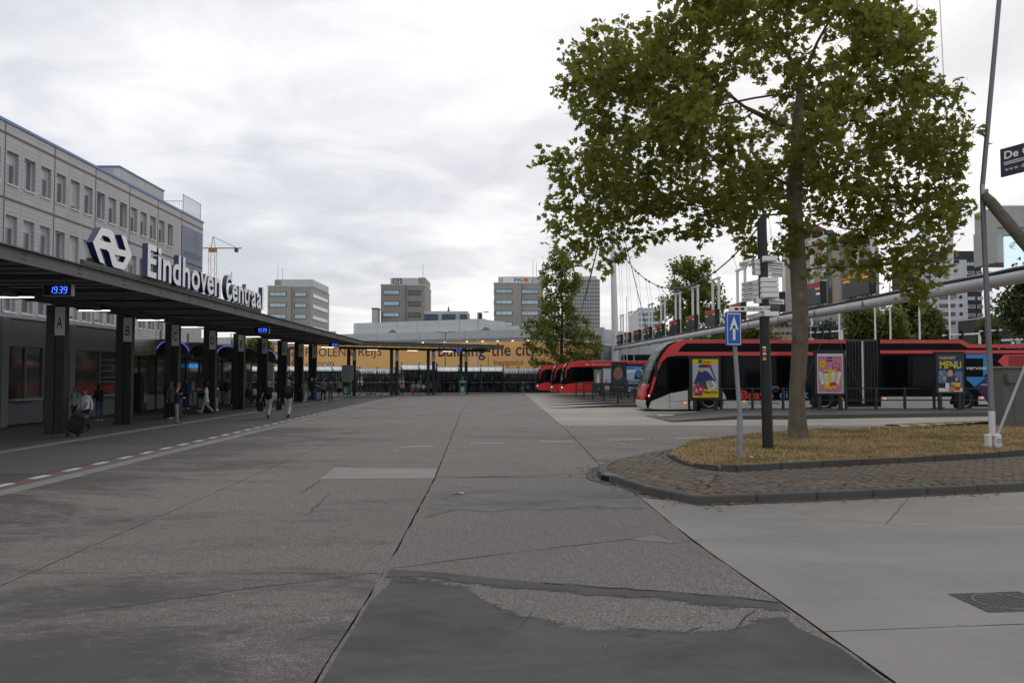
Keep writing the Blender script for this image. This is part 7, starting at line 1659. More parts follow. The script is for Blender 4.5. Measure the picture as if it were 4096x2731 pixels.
# ------------------------------------------------------------------ crane, masts, poles, lamps, traffic gantries
cr = thing('tower_crane', 'yellow tower crane behind the station office', 'crane', P(845, 1498, 150) - UZ*CAM_H); m_cr = M('crane_orange', (0.36, 0.15, 0.05), 0.5); m_crl = M('crane_pale', (0.46, 0.33, 0.24), 0.5); k = 150/FPX
cx = (845-2048)*k; zc = lambda y: CAM_H + (1498-y)*k
mb = MB(); s_ = 0.55
zz = np.arange(0, zc(1005), 1.5)
for a, b in ((-s_, -s_), (s_, -s_), (s_, s_), (-s_, s_)): mb.tube((cx+a, 150+b, 0), (cx+a, 150+b, zc(1000)), 0.045, n=4, m=m_crl)
for i, z in enumerate(zz):
    sg = 1 if i % 2 else -1; mb.tube((cx-s_*sg, 150-s_, z), (cx+s_*sg, 150-s_, z+1.5), 0.025, n=4, m=m_crl); mb.tube((cx+s_, 150-s_*sg, z), (cx+s_, 150+s_*sg, z+1.5), 0.025, n=4, m=m_crl); mb.tube((cx-s_, 150-s_, z), (cx+s_, 150-s_, z), 0.025, n=4, m=m_crl)
mb.build('tower', cr)
mb = MB(); mb.box(cx-0.6, cx+0.6, 149.4, 150.6, zc(1005), zc(990), m_cr); mb.path([(cx-.3, 150, zc(990)), (cx, 150, zc(944))], 0.08, 4, m_crl); mb.path([(cx+.5, 150, zc(990)), (cx+.1, 150, zc(944))], 0.06, 4, m_crl); mb.build('head', cr)
xj = (960-2048)*k
mb = MB(); mb.box(cx-1.6, xj, 149.8, 150.2, zc(992), zc(989), m_cr); mb.build('counter_jib', cr); mb = MB(); mb.box((935-2048)*k, (945-2048)*k, 149.5, 150.5, zc(1006), zc(991), m_dark); mb.build('counterweight', cr)
mb = MB(); mb.tube((cx, 150, zc(944)), ((938-2048)*k, 150, zc(988)), 0.06, n=4, m=m_dark); mb.build('tie_bar', cr)
mb = MB(); mb.tube((cx, 150, zc(990)), (cx-30, 152, zc(985)), 0.12, n=4, m=m_crl); mb.build('jib', cr)
def pole(name, label, px, ybase, ytop, d, r, m, cat, heads=(), group=None, off=0.0):
    t = thing(name, label, cat, ((px-2048)/FPX*d, d, 0), group=group); p = Vector(((px-2048)/FPX*d, d, 0)); H = CAM_H + (1498-ytop)/FPX*d
    mb = MB(); mb.tube(p, p + UZ*H, r, r*0.65, 8, m); mb.build('shaft', t)
    for s in heads: mb = MB(); mb.tube(p + UZ*(H-0.1), p + Vector((s*0.75, 0, H+0.12)), 0.03, n=5, m=m); mb.rbox(p + Vector((s*0.95, 0, H+0.12)), (0.6, 0.25, 0.12), m_lgrey, 0.03); mb.build('lamp_head', t)
    return t
pole('street_lamp', 'dark double headed street lamp before the orange banner', k4(1530), 0, k4y(548), 98, 0.07, m_dark, 'lamp', (-1, 1))
pole('camera_mast', 'slim grey mast with a small head before the glass hall', k4(1641), 0, k4y(385), 99, 0.06, m_lgrey, 'mast')
pole('floodlight_mast', 'pale floodlight mast before the orange banner', k4(1788), 0, k4y(395), 97, 0.10, m_lgrey, 'mast', (1,))
pole('flag_pole', 'thin white pole before the letters of the orange banner', k4(604), 0, k4y(655), 97, 0.05, m_white, 'pole')
pole('camera_post', 'thin dark post with a white security camera below the banner', k4(1868), 0, k4y(725), 95, 0.05, m_dark, 'post')
pole('camera_post', 'thin dark post with a white camera beside the red bus', k5(935), 0, k5y(900), 100, 0.05, m_dark, 'post')
pole('aerial_mast', 'slim aerial mast behind the canopy letters', 922, 0, 1085, 140, 0.12, m_lgrey, 'mast')
for px, yt in ((k8(127), 1235), (k8(418), 1220), (k8(795), 1180), (k8(955), 1130), (k8(1262), 1130), (k8(1580), 1130)):
    pole('flag_pole', 'white flag pole standing in the row beyond the articulated bus', px, 0, yt, 76, 0.10, m_white, 'pole', group='white poles beyond the bus')
for px, yt in ((k5(1138), k5y(415)), (k5(1110), 1335), (k5(1200), 1350), (2630, 1380), (2700, 1392)):
    pole('platform_pole', 'thin pale pole among the far bus bays', px, 0, yt, 90, 0.06, m_lgrey, 'pole', group='thin poles among the far bays')
def gantry(px0, px1, y, d, label, nh):
    k = d/FPX; x0, x1 = (px0-2048)*k, (px1-2048)*k; z = CAM_H + (1498-y)*k
    t = thing('traffic_gantry', label, 'traffic light', (x1, d, 0), group='traffic light gantries beyond the bus'); mb = MB(); mb.tube((x1, d, 0), (x1, d, z), 0.12, n=8, m=m_white); mb.build('post', t); mb = MB(); mb.tube((x0, d, z-0.15), (x1, d, z), 0.08, n=8, m=m_white); mb.build('arm', t)
    for i in range(nh):
        x = x0 + (x1-x0)*(i+0.3)/nh*0.8; mb = MB(); mb.rbox((x, d-0.1, z-0.1), (0.12, 0.3, 0.75), m_black, 0.02); mb.rbox((x-0.05, d-0.02, z-0.1), (0.5, 0.03, 0.95), m_black, 0.01); mb.build('signal_head', t)
gantry(k8(60), k8(440), k8y(1218), 68, 'white traffic light gantry with four dark heads right of the tree trunk', 4)
gantry(k8(1500), k8(1890), k8y(1245), 74, 'white traffic light gantry over the rear of the articulated bus', 2)
gantry(k8(1890), k8(2240), k8y(1280)-30, 70, 'white traffic light gantry beside the glass box', 2)
# ================================================================== TREES
def mat_leaf(name, c0, c1, c2, tr=0.35):
    t = NT(name); n = t.n; l = t.l
    f = t.noise(2.6, 4, 0.6); g = t.noise(23.0, 2, 0.6)
    c = t.ramp(f, [(0.32, c0), (0.52, c1), (0.70, c2)]); c = t.mix(t.mr(g, 0.3, 0.7, 0.0, 0.4), c, tuple(v*0.7 for v in c1))
    m = t.done(c, 0.45, spec=0.35)
    tl = n.new('ShaderNodeBsdfTranslucent'); l.new(c, tl.inputs['Color']); mx = n.new('ShaderNodeMixShader'); mx.inputs[0].default_value = tr
    out = n['Material Output']; l.new(t.b.outputs[0], mx.inputs[1]); l.new(tl.outputs[0], mx.inputs[2]); l.new(mx.outputs[0], out.inputs[0]); return m
def mat_bark(name, a, b, c):
    t = NT(name); v = t.noise(3.4, 7, 0.68, 1.2, stretch=(1, 1, 0.4)); col = t.ramp(v, [(0.32, a), (0.48, b), (0.60, b), (0.72, c)])
    col = t.mix(t.mr(t.noise(30, 4, 0.7, stretch=(1, 1, 0.4)), 0.4, 0.65, 0, 0.5), col, tuple(x*0.55 for x in b)); return t.done(col, 0.9, t.noise(14, 6, 0.75, stretch=(1, 1, 0.4)), 0.8, 0.03)
def colonize(trunk, att, step, infl, kill, iters=260):
    """space colonisation; trunk = list of nodes, returns nodes, parents"""
    nodes = [np.array(p[:], float) for p in trunk]; par = [-1] + list(range(len(trunk)-1))
    A = np.array(att, float); best = np.full(len(A), 1e9); bi = np.zeros(len(A), int); alive = np.ones(len(A), bool)
    def upd(i0):
        for i in range(i0, len(nodes)):
            d = np.linalg.norm(A-nodes[i], axis=1); m = d < best; best[m] = d[m]; bi[m] = i
    upd(0)
    for _ in range(iters):
        sel = alive & (best < infl)
        if not sel.any():
            if not alive.any(): break
            sel = alive & (best <= best[alive].min()+0.3)
        dirs = {}
        for a in np.nonzero(sel)[0]:
            v = A[a]-nodes[bi[a]]; dirs.setdefault(bi[a], []).append(v/(np.linalg.norm(v)+1e-9))
        n0 = len(nodes)
        for k, vs in dirs.items():
            v = np.sum(vs, 0) + np.random.normal(0, 0.12, 3); v[2] -= 0.05; L = np.linalg.norm(v)
            if L < 1e-3: continue
            nodes.append(nodes[k] + v/L*step); par.append(k)
        upd(n0); alive &= best > kill
        if len(nodes) > 9000 or not alive.any(): break
    return np.array(nodes), np.array(par)
def radii(nodes, par, tip, ex):
    n = len(nodes); acc = np.zeros(n); r = np.zeros(n)
    for i in range(n-1, -1, -1):
        r[i] = tip if acc[i] == 0 else acc[i]**(1/ex)
        if par[i] >= 0: acc[par[i]] += r[i]**ex
    return r
def leaf_mesh(name, C, size, mat, shape, rs, droop=0.5):
    """one mesh with a leaf polygon (triangle fan) at each point"""
    n = len(C); S_ = size*rs.uniform(0.6, 1.25, n)
    nz = rs.normal(0, 1, (n, 3)); nz[:, 2] = np.abs(nz[:, 2])*0.9 + 0.25; nz /= np.linalg.norm(nz, axis=1)[:, None]
    d = rs.normal(0, 1, (n, 3)); d[:, 2] -= droop; d -= nz*np.sum(d*nz, 1)[:, None]; d /= np.linalg.norm(d, axis=1)[:, None]+1e-9
    s = np.cross(nz, d); k = len(shape); V = np.zeros((n, k+1, 3))
    V[:, 0] = C + d*S_[:, None]*0.45
    for j, (u, w, z) in enumerate(shape): V[:, j+1] = C + s*(u*S_)[:, None] + d*(w*S_)[:, None] + nz*(z*S_)[:, None]
    base = (np.arange(n)*(k+1))[:, None]; tri = np.array([[0, j+1, j+2] for j in range(k-1)]).reshape(1, -1)
    F = (base + tri).reshape(-1); m = len(F)//3
    me = bpy.data.meshes.new(name); me.vertices.add(n*(k+1)); me.vertices.foreach_set('co', V.reshape(-1)); me.loops.add(len(F)); me.loops.foreach_set('vertex_index', F.astype(np.int32))
    me.polygons.add(m); me.polygons.foreach_set('loop_start', np.arange(0, 3*m, 3, dtype=np.int32)); me.update(); me.validate(); me.materials.append(mat); return me
PLANE = [(0.0, 0.0, 0), (0.22, 0.05, .02), (0.50, 0.28, .08), (0.30, 0.36, .0), (0.42, 0.72, .06), (0.16, 0.62, 0), (0.0, 1.05, -.08), (-0.16, 0.62, 0), (-0.42, 0.72, .06), (-0.30, 0.36, 0), (-0.50, 0.28, .08), (-0.22, 0.05, .02), (0, 0, 0)]
OVAL = [(0.0, 0.0, 0), (0.22, 0.35, .03), (0.15, 0.75, .0), (0, 1.0, -.05), (-0.15, 0.75, 0), (-0.22, 0.35, .03), (0, 0, 0)]
DIAM = [(0.0, 0.0, 0), (0.32, 0.45, .05), (0, 1.0, -.05), (-0.32, 0.45, .05), (0, 0, 0)]
def tree(name, label, base, trunk, att, step, infl, kill, leafs, size, shape, mleaf, mbark, tip, ex, rs, r_base, spread, group=None, trunk_seg=10, stuffname='crown'):
    t = thing(name, label, 'tree', base, group=group)
    nodes, par = colonize(trunk, att, step, infl, kill); r = radii(nodes, par, tip, ex)
    nt_ = len(trunk); 
    # trunk radii blend to the wanted base radius
    sc = r_base/r[0]; fall = np.clip((nodes[:, 2]-base[2])/max(1e-3, (nodes[nt_-1][2]-base[2]))*0.8, 0, 1); r = np.where(r > tip*3, tip*3 + (r-tip*3)*(r_base-tip*3)/(r[0]-tip*3), r)
    mb = MB(); zs = [nodes[i] for i in range(nt_)]
    rad = [r[i] for i in range(nt_)]; rad = [max(x, r[nt_-1]) for x in rad]; H = zs[-1][2]-zs[0][2]
    rings = []
    pts = [Vector(z) for z in zs]
    for i, p in enumerate(pts):
        h = (p.z-pts[0].z); fl = 1 + 0.55*math.exp(-h/0.35)
        ring = []
        for k in range(trunk_seg*2):
            a = math.pi*k/trunk_seg; rr_ = rad[i]*(1 + 0.07*math.sin(3*a+h*0.9) + 0.05*math.sin(5*a-h*1.7+1)); rr_ *= 1 + (fl-1)*(0.6+0.4*math.sin(4*a+0.7)); ring.append(p + Vector((rr_*math.cos(a), rr_*math.sin(a), 0)))
        rings.append(ring)
    mb.loft(rings, mbark); mb.build('trunk', t)
    mb = MB()
    ch = {}
    for i, p in enumerate(par):
        if p >= 0: ch.setdefault(p, []).append(i)
    # limbs as continuous paths: follow the thickest child
    starts = [(p, i) for i, p in enumerate(par) if p >= 0 and (i >= nt_) and (p < nt_ or max(ch[p], key=lambda c: r[c]) != i)]
    for p, i in starts:
        path = [nodes[p], nodes[i]]; rr_ = [min(r[p], r[i]*1.15), r[i]]; c = i
        while c in ch: c = max(ch[c], key=lambda q: r[q]); path.append(nodes[c]); rr_.append(r[c])
        mb.path([Vector(q) for q in path], rr_, 7 if rr_[1] > 0.05 else (5 if rr_[1] > 0.02 else 3), mbark, caps=False)
    mb.build('branches', t)
    tips = [i for i in range(nt_, len(nodes)) if r[i] < tip*3.2]
    T = nodes[tips]; idx = rs.randint(0, len(T), leafs); C = T[idx] + rs.normal(0, spread, (leafs, 3)); C[:, 2] -= spread*0.25
    me = leaf_mesh('leaves', C, size, mleaf, shape, rs); o = bpy.data.objects.new(stuffname, me); COL.objects.link(o); o.parent = t; o.data.transform(Matrix.Translation(-Vector(base))); o['kind'] = 'stuff'
    return t, nodes, r
# ------------------------------------------------------------------ the plane tree
pb = G(3190, 1752, IZ); D0 = pb.y
crown = [(1235, 365), (1265, 320), (1300, 300), (1285, 240), (1300, 165), (1325, 95), (1390, 75), (1450, 70), (1480, 20), (1540, -25), (1640, -70), (1760, -95), (1880, -90), (1980, -45), (2045, 10), (2085, 65), (2105, 90), (2125, 165), (2150, 235), (2205, 265), (2222, 310), (2232, 375), (2190, 400), (2175, 450), (2226, 520), (2180, 545), (2165, 610), (2170, 680), (2125, 715), (2085, 660), (2030, 615), (1985, 560), (1930, 520), (1880, 560), (1800, 585), (1740, 570), (1685, 590), (1655, 545), (1620, 505), (1560, 515), (1520, 560), (1440, 580), (1395, 530), (1345, 590), (1290, 572), (1270, 500), (1245, 470), (1258, 420)]
cw = [P(x*1.7415, y*1.7415, D0) for x, y in crown]; poly2 = [Vector((p.x, p.z, 0)) for p in cw]
rs = np.random.RandomState(11)
px_ = np.array([[p.x, p.y] for p in poly2]); mn, mxx = px_.min(0), px_.max(0)
def dist_poly(q):
    best = 9
    for a, b in zip(poly2, poly2[1:]+poly2[:1]):
        ab = b-a; t = max(0, min(1, (q-a).dot(ab)/ab.length_squared)); best = min(best, (a+ab*t-q).length)
    return best
clumps = []
while len(clumps) < 270:
    q = Vector((rs.uniform(mn[0], mxx[0]), rs.uniform(mn[1], mxx[1]), 0))
    if not inpoly(q, poly2): continue
    dd = dist_poly(q)
    if dd < 0.25: continue
    half = min(4.2, 0.7 + dd*1.3); y = rs.uniform(-1, 1)*half
    # keep the inside near the trunk thinner
    p = np.array([q.x, D0 + y, q.y]); core_d = np.linalg.norm((p - np.array([pb.x-0.1, D0, 9.0]))/np.array([1, 1, 1.2]))
    if core_d < 3.0 and rs.rand() < 0.75: continue
    if q.x > pb.x+0.6 and q.y < 6.9 and rs.rand() < 0.5: continue
    clumps.append(p)
att = []
for c in clumps:
    for k in range(9):
        p = c + rs.normal(0, 0.31, 3)
        if p[2] > 3.4: att.append(p)
tr_px = [(3190, 1752), (3190, 1650), (3188, 1550), (3196, 1400), (3200, 1250), (3194, 1080), (3184, 920), (3178, 790), (3176, 745)]
trunk = [P(x, y, D0) for x, y in tr_px]; trunk[0].z = IZ - 0.05
tk = []
for a, b in zip(trunk, trunk[1:]):
    m_ = max(1, int((b-a).length/0.45)); tk += [a.lerp(b, j/m_) for j in range(m_)]
tk.append(trunk[-1])
top = tk[-1]; tk += [top + Vector((0.05*j + 0.03*math.sin(j), 0.05*j, 0.42*j)) for j in range(1, 9)]
m_bark = mat_bark('plane_bark', (0.065, 0.053, 0.038), (0.165, 0.138, 0.10), (0.36, 0.325, 0.25))
m_pleaf = mat_leaf('plane_leaf', (0.140, 0.165, 0.025), (0.210, 0.225, 0.035), (0.32, 0.295, 0.06), 0.60)
tree('plane_tree', 'large plane tree with a broad leafy crown on the grass island', Vector((pb.x, pb.y, IZ)), tk, att, 0.34, 2.6, 0.42, 21500, 0.21, PLANE, m_pleaf, m_bark, 0.0085, 2.75, rs, 0.215, 0.145, trunk_seg=12)
# ------------------------------------------------------------------ trees further away
def ell_tree(name, label, px, d, ytop, ybot, hw, leafs, size, shape, ml, mbk, seed, nclump=46, zbase=0.0, group='background trees', lean=0.0, taper=0.6, rb_=None, sp=0.3, lim0=0.25):
    rs = np.random.RandomState(seed); k = d/FPX; X = (px-2048)*k; z1 = CAM_H + (1498-ytop)*k; z0 = CAM_H + (1498-ybot)*k; W_ = hw*k; att = []
    cl = []
    while len(cl) < nclump:
        u = rs.uniform(-1, 1, 3)
        wz = (1-u[2])/2          # 0 at the top
        lim = (lim0 + (1-lim0)*wz**taper) if u[2] > -0.6 else 0.8
        rr_ = lim*math.sqrt(rs.rand()); an_ = rs.uniform(0, 6.283); u[0], u[1] = rr_*math.cos(an_), rr_*math.sin(an_)
        cl.append(np.array([X + u[0]*W_ + lean*u[2], d + u[1]*W_*0.9, (z0+z1)/2 + u[2]*(z1-z0)/2]))
    for c in cl:
        for q in range(4): att.append(c + rs.normal(0, W_*0.10, 3))
    hb = max(0.8, z0*0.75)
    trunk = [Vector((X, d, zbase - 0.03 + (z0+(z1-z0)*0.7)*j/11)) + Vector((0.04*math.sin(j), 0.03*math.cos(j*1.3), 0)) for j in range(12)]
    st = max(0.4, W_*0.16)
    return tree(name, label, Vector((X, d, 0)), trunk, att, st, W_*0.9, st*1.25, leafs, size, shape, ml, mbk, 0.012*max(1, d/60), 2.3, rs, rb_ or 0.16, sp, group, trunk_seg=5)
m_bk2 = mat_bark('dark_bark', (0.02, 0.018, 0.015), (0.04, 0.035, 0.03), (0.07, 0.06, 0.05))
m_lf1 = mat_leaf('ash_leaf', (0.125, 0.16, 0.03), (0.18, 0.21, 0.04), (0.27, 0.28, 0.06), 0.55); m_lf2 = mat_leaf('dark_leaf', (0.035, 0.055, 0.018), (0.055, 0.08, 0.022), (0.085, 0.11, 0.03), 0.35); m_lf3 = mat_leaf('yellow_leaf', (0.10, 0.11, 0.02), (0.16, 0.15, 0.03), (0.24, 0.2, 0.04), 0.4); m_lf4 = mat_leaf('mid_leaf', (0.07, 0.10, 0.02), (0.11, 0.14, 0.028), (0.16, 0.18, 0.04), 0.45)
ell_tree('feathery_tree', 'slender feathery green tree in front of the orange banner', 2248, 96.5, 1020, 1455, 185, 10500, 0.42, OVAL, m_lf1, m_bk2, 21, 85, group=None, taper=0.8, rb_=0.2, sp=0.27, lim0=0.10)
ell_tree('round_tree', 'round topped tree behind the hanging departure boards', 2782, 112, 1030, 1400, 155, 11000, 0.5, DIAM, m_lf1, m_bk2, 22, 80, group=None, taper=0.45, rb_=0.3, sp=0.42)
bt = [('bushy green tree standing between the white poles', 3440, 86, 1225, 1440, 95, m_lf4), ('light green bushy tree right of the bellows', 3560, 84, 1240, 1440, 75, m_lf1), ('tall dark tree before the white wing', 3640, 100, 1150, 1440, 120, m_lf2), ('pointed green tree in front of the white wing', 3735, 80, 1262, 1450, 62, m_lf4), ('green tree over the rear of the articulated bus', 3958, 84, 1285, 1450, 60, m_lf4), ('dark tree at the edge by the glass box', 4085, 100, 1215, 1440, 60, m_lf2), ('spreading dark tree reaching in from the right edge', 4130, 52, 1075, 1300, 125, m_lf2), ('yellowish tree behind the finger post', 3040, 118, 1290, 1440, 100, m_lf3), ('dark green tree low behind the far boards', 2580, 122, 1345, 1460, 60, m_lf2), ('green tree low behind the front of the articulated bus', 2700, 118, 1340, 1450, 75, m_lf4), ('dark green tree behind the suspended beam', 2880, 116, 1300, 1450, 90, m_lf2), ('small yellowing tree behind the end of the station hall', 1030, 100, 1352, 1470, 55, m_lf3), ('dark green tree before the stone wing', 3320, 108, 1310, 1440, 70, m_lf2), ('round dark tree left of the far mast', 2440, 128, 1372, 1460, 40, m_lf2)]
for i, (lb, px, d, y1, y0, hw, ml) in enumerate(bt): ell_tree('street_tree', lb, px, d, y1, y0, hw, 4600, 0.17+d*0.0030, DIAM, ml, m_bk2, 40+i, 40, sp=0.30+hw*d/FPX*0.07)

# fallen leaves and weeds round the island
rs = np.random.RandomState(77); pts_ = []
for k in range(260):
    a = kout[rs.randint(3, 13)]; b = kout[min(13, rs.randint(4, 14))]; t_ = rs.rand(); i = rs.randint(2, 13); p = kout[i].lerp(kout[i+1], t_)
    o_ = -abs(rs.normal(0, 0.25)) - 0.03 if rs.rand() < 0.55 else rs.uniform(0.25, 1.1)
    e = (kout[i+1]-kout[i]).normalized(); q = p + Vector((-e.y, e.x, 0))*o_; pts_.append((q.x, q.y, (IZ if o_ > 0 else 0.0) + 0.012))
for k in range(120): pts_.append((pb.x + rs.normal(0, 2.2), pb.y - abs(rs.normal(0, 2.0)), IZ + 0.07))
C_ = np.array(pts_); me = leaf_mesh('fallen_leaves', C_, 0.075, M('dry_leaf', (0.20, 0.12, 0.045), 0.8, var=0.5, scale=9.0), PLANE, rs, droop=0.0)
v = np.zeros(len(me.vertices)*3); me.vertices.foreach_get('co', v); v = v.reshape(-1, 3); base_z = np.repeat(C_[:, 2], len(PLANE)+1); v[:, 2] = base_z + np.abs(v[:, 2]-base_z)*0.35; me.vertices.foreach_set('co', v.ravel()); me.update()
o = bpy.data.objects.new('fallen_leaves', me); COL.objects.link(o); tag(o, 'dry brown leaves scattered round the kerb and grass of the island', 'leaves', kind='stuff')
# ================================================================== PEOPLE
def CM(name, c, rough=0.8): return M('cloth_'+name, c, rough, var=0.12, scale=14.0, spec=0.2)
SKIN = {'light': M('skin_light', (0.42, 0.25, 0.18), 0.55, var=0.05), 'tan': M('skin_tan', (0.26, 0.14, 0.09), 0.55, var=0.05), 'dark': M('skin_dark', (0.07, 0.038, 0.026), 0.5, var=0.05)}
HAIR = {'black': M('hair_black', (0.008, 0.007, 0.006), 0.5, var=0.2), 'brown': M('hair_brown', (0.05, 0.028, 0.016), 0.6, var=0.2), 'grey': M('hair_grey', (0.32, 0.31, 0.30), 0.7, var=0.2), 'blond': M('hair_blond', (0.22, 0.15, 0.08), 0.6, var=0.2), 'cap': M('hair_cap', (0.015, 0.015, 0.02), 0.8, var=0.1)}
def capsule(mb, a, b, ra, rb_, n=10):
    a = Vector(a); b = Vector(b); t = (b-a); L = t.length; t = t.normalized() if L > 1e-6 else Vector((0, 0, 1)); u = t.orthogonal().normalized(); v = t.cross(u); rings = []
    for k in range(4): ph = math.pi/2*(1-(k+0.35)/4.0) ; rings.append((a - t*ra*math.sin(ph), ra*math.cos(ph)))
    for k in range(1, 4): f = k/4; rings.append((a.lerp(b, f), ra+(rb_-ra)*f))
    for k in range(4): ph = math.pi/2*((k+0.65)/4.0); rings.append((b + t*rb_*math.sin(ph), rb_*math.cos(ph)))
    mb.loft([[c + u*(r*math.cos(2*math.pi*j/n)) + v*(r*math.sin(2*math.pi*j/n)) for j in range(n)] for c, r in rings])
def person(x, y, h, yaw, pose, cols, label, hair='brown', skin='light', hairlen=0, wide=1.0, sleeve='long', legs='long', arms=None, coat=0.0, seat=0.44, ground=0.0, lean=0.0, flare=0.0, head_down=0.0, group=None):
    """one continuous body, posed from joints, remeshed from tapered capsules, faces coloured by garment"""
    top, bot, shoe = cols; J = {}
    s = 1.0; sit = pose == 'sit'
    hipz = 0.93; 
    if sit: hipz = seat/ (h/1.75) + 0.10
    hip = Vector((0, 0, hipz)); ln = lean
    up = Vector((0, math.sin(ln), math.cos(ln)))
    ch = hip + up*0.34; sh = hip + up*0.50; nk = hip + up*0.57; hd = nk + Vector((0, 0.03+0.05*head_down+math.sin(ln)*0.08, 0.145-0.03*head_down))
    segs = []     # a, b, ra, rb, region
    def S_(a, b, ra, rb_, reg): segs.append((Vector(a), Vector(b), ra, rb_, reg))
    W = wide
    # torso
    S_(hip + Vector((-.065*W, 0, 0.0)), ch + Vector((-.075*W, 0.0, 0.02)), .105*W, .105*W, 'top'); S_(hip + Vector((.065*W, 0, 0.0)), ch + Vector((.075*W, 0, 0.02)), .105*W, .105*W, 'top')
    S_(ch + Vector((-.08*W, 0, 0)), sh + Vector((-.13*W, 0, -.01)), .10*W, .062, 'top'); S_(ch + Vector((.08*W, 0, 0)), sh + Vector((.13*W, 0, -.01)), .10*W, .062, 'top'); S_(sh + Vector((-.13*W, 0, 0)), sh + Vector((.13*W, 0, 0)), .062, .062, 'top'); S_(hip + up*.1, sh, .10, .085, 'top')
    S_(sh + up*0.0, hd + Vector((0, -.015, -.05)), .056, .052, 'skin')
    # head
    S_(hd + Vector((0, -.012, 0.025)), hd + Vector((0, .018, 0.02)), .086, .078, 'skin'); S_(hd + Vector((0, .02, 0.0)), hd + Vector((0, .04, -.065)), .066, .042, 'skin'); S_(hd + Vector((0, .088, 0.0)), hd + Vector((0, .102, -.022)), .010, .014, 'skin')
    for e in (-1, 1): S_(hd + Vector((e*.083, -.005, 0.012)), hd + Vector((e*.086, -.008, -.022)), .014, .010, 'skin')
    # legs
    kn, an = {}, {}
    LG = {'stand': ((0.01, 0.0), (-.01, 0.02)), 'walk': ((0.24, 0.10), (-.10, -.36)), 'sit': None}
    for e, sd in ((-1, 0), (1, 1)):
        hp = hip + Vector((e*.085*W, 0, -.03))
        if sit: k_ = hp + Vector((e*.04, 0.43, 0.02)); a_ = Vector((k_.x + e*.02, k_.y + (0.04 if sd else -.06), 0.085))
        elif pose == 'walk':
            if sd == 0: k_ = hp + Vector((0, 0.13, -.41)); a_ = Vector((hp.x, 0.24, 0.085))
            else: k_ = hp + Vector((0, -.06, -.42)); a_ = Vector((hp.x, -.34, 0.19))
        else: k_ = hp + Vector((e*.02, 0.015 if sd else 0.03, -.43)); a_ = Vector((hp.x + e*.03, 0.03*(1 if sd else -1), 0.085))
        kn[e], an[e] = k_, a_
        S_(hp, k_, .088*W + .012, .062 + flare*.4, 'bot')
        if legs == 'short': S_(k_, k_.lerp(a_, .05), .06, .058, 'bot'); S_(k_.lerp(a_, .05), a_, .054, .038, 'skin')
        else: S_(k_, k_.lerp(a_, .92), .064 + flare*.4, .055 + flare, 'bot'); S_(a_, a_ + Vector((0, 0, .02)), .038, .04, 'bot')
        fw = Vector((0, 0.15, -.045)) if not (pose == 'walk' and sd == 1) else Vector((0, 0.10, -.12))
        S_(a_ + Vector((0, -.045, -.045)), a_ + fw, .042, .036, 'shoe')
    if coat > 0:
        for e in (-1, 1): S_(hip + Vector((e*.07, 0.0, 0)), hip.lerp(kn[e], coat) + Vector((0, -.01, 0)), .11*W, .115*W + .01, 'top')
    # arms
    A = arms or (('down',), ('down',)); wr = {}; hv = {}
    for e, mode in ((-1, A[0][0]), (1, A[1][0])):
        s0 = sh + Vector((e*.175*W, 0, -.02))
        if mode == 'down': el = s0 + Vector((e*.04, -.03, -.28)); w_ = el + Vector((e*.015, .05, -.25))
        elif mode == 'swing': el = s0 + Vector((e*.04, -.12, -.25)); w_ = el + Vector((0, .02, -.25))
        elif mode == 'fore': el = s0 + Vector((e*.04, 0.10, -.25)); w_ = el + Vector((0, .14, -.20))
        elif mode == 'phone': el = s0 + Vector((e*.04, 0.04, -.27)); w_ = el + Vector((-e*.08, .22, .06))
        elif mode == 'lap': el = s0 + Vector((e*.05, 0.06, -.26)); w_ = el + Vector((-e*.09, .20, -.06))
        elif mode == 'out': el = s0 + Vector((e*.10, -.02, -.26)); w_ = el + Vector((e*.10, .05, -.23))
        else: el = s0 + Vector((e*.12, -.04, -.24)); w_ = el + Vector((-e*.12, .12, -.12))
        S_(s0, s0.lerp(el, .9), .055, .047, 'top')
        if sleeve == 'long': S_(el, el.lerp(w_, .9), .046, .036, 'top')
        else: S_(el, w_, .038, .027, 'skin'); segs[-2] = (segs[-2][0], s0.lerp(el, .6), .057, .054, 'top'); S_(s0.lerp(el, .55), el, .042, .038, 'skin')
        dv = (w_-el).normalized(); hv[e] = dv; wr[e] = w_; S_(w_, w_ + dv*.075, .024, .030, 'skin')
    mb = MB()
    for a, b, ra, rb_, reg in segs: capsule(mb, a, b, ra, rb_)
    o = mb.build('p', None); md = o.modifiers.new('r', 'REMESH'); md.mode = 'VOXEL'; md.voxel_size = 0.0145; sm = o.modifiers.new('s', 'SMOOTH'); sm.iterations = 2; sm.factor = 0.5
    me = bpy.data.meshes.new_from_object(o.evaluated_get(bpy.context.evaluated_depsgraph_get())); old = o.data; bpy.data.objects.remove(o); bpy.data.meshes.remove(old)
    n = len(me.vertices); V = np.zeros(n*3); me.vertices.foreach_get('co', V); V = V.reshape(-1, 3)
    F = np.zeros((len(me.polygons), 4), dtype=int); ls = np.zeros(len(me.loops), dtype=np.int32); me.loops.foreach_get('vertex_index', ls); F = ls.reshape(-1, 4); C = V[F].mean(1)
    best = np.full(len(C), 9e9); reg = np.zeros(len(C), int); names = ['skin', 'top', 'bot', 'shoe', 'hairc', 'feat']
    for a, b, ra, rb_, r in segs:
        a = np.array(a[:]); b = np.array(b[:]); ab = b-a; t = np.clip(((C-a)@ab)/(ab@ab+1e-9), 0, 1); d = np.linalg.norm(C-(a+t[:, None]*ab), axis=1) - (ra+(rb_-ra)*t)
        m = d < best; best[m] = d[m]; reg[m] = names.index(r)
    H_ = np.array(hd[:]); rel = C-H_
    for e in (-.032, .032): m = (np.linalg.norm(rel-np.array([e, .082, .012]), axis=1) < .016) & (reg == 0); reg[m] = 5
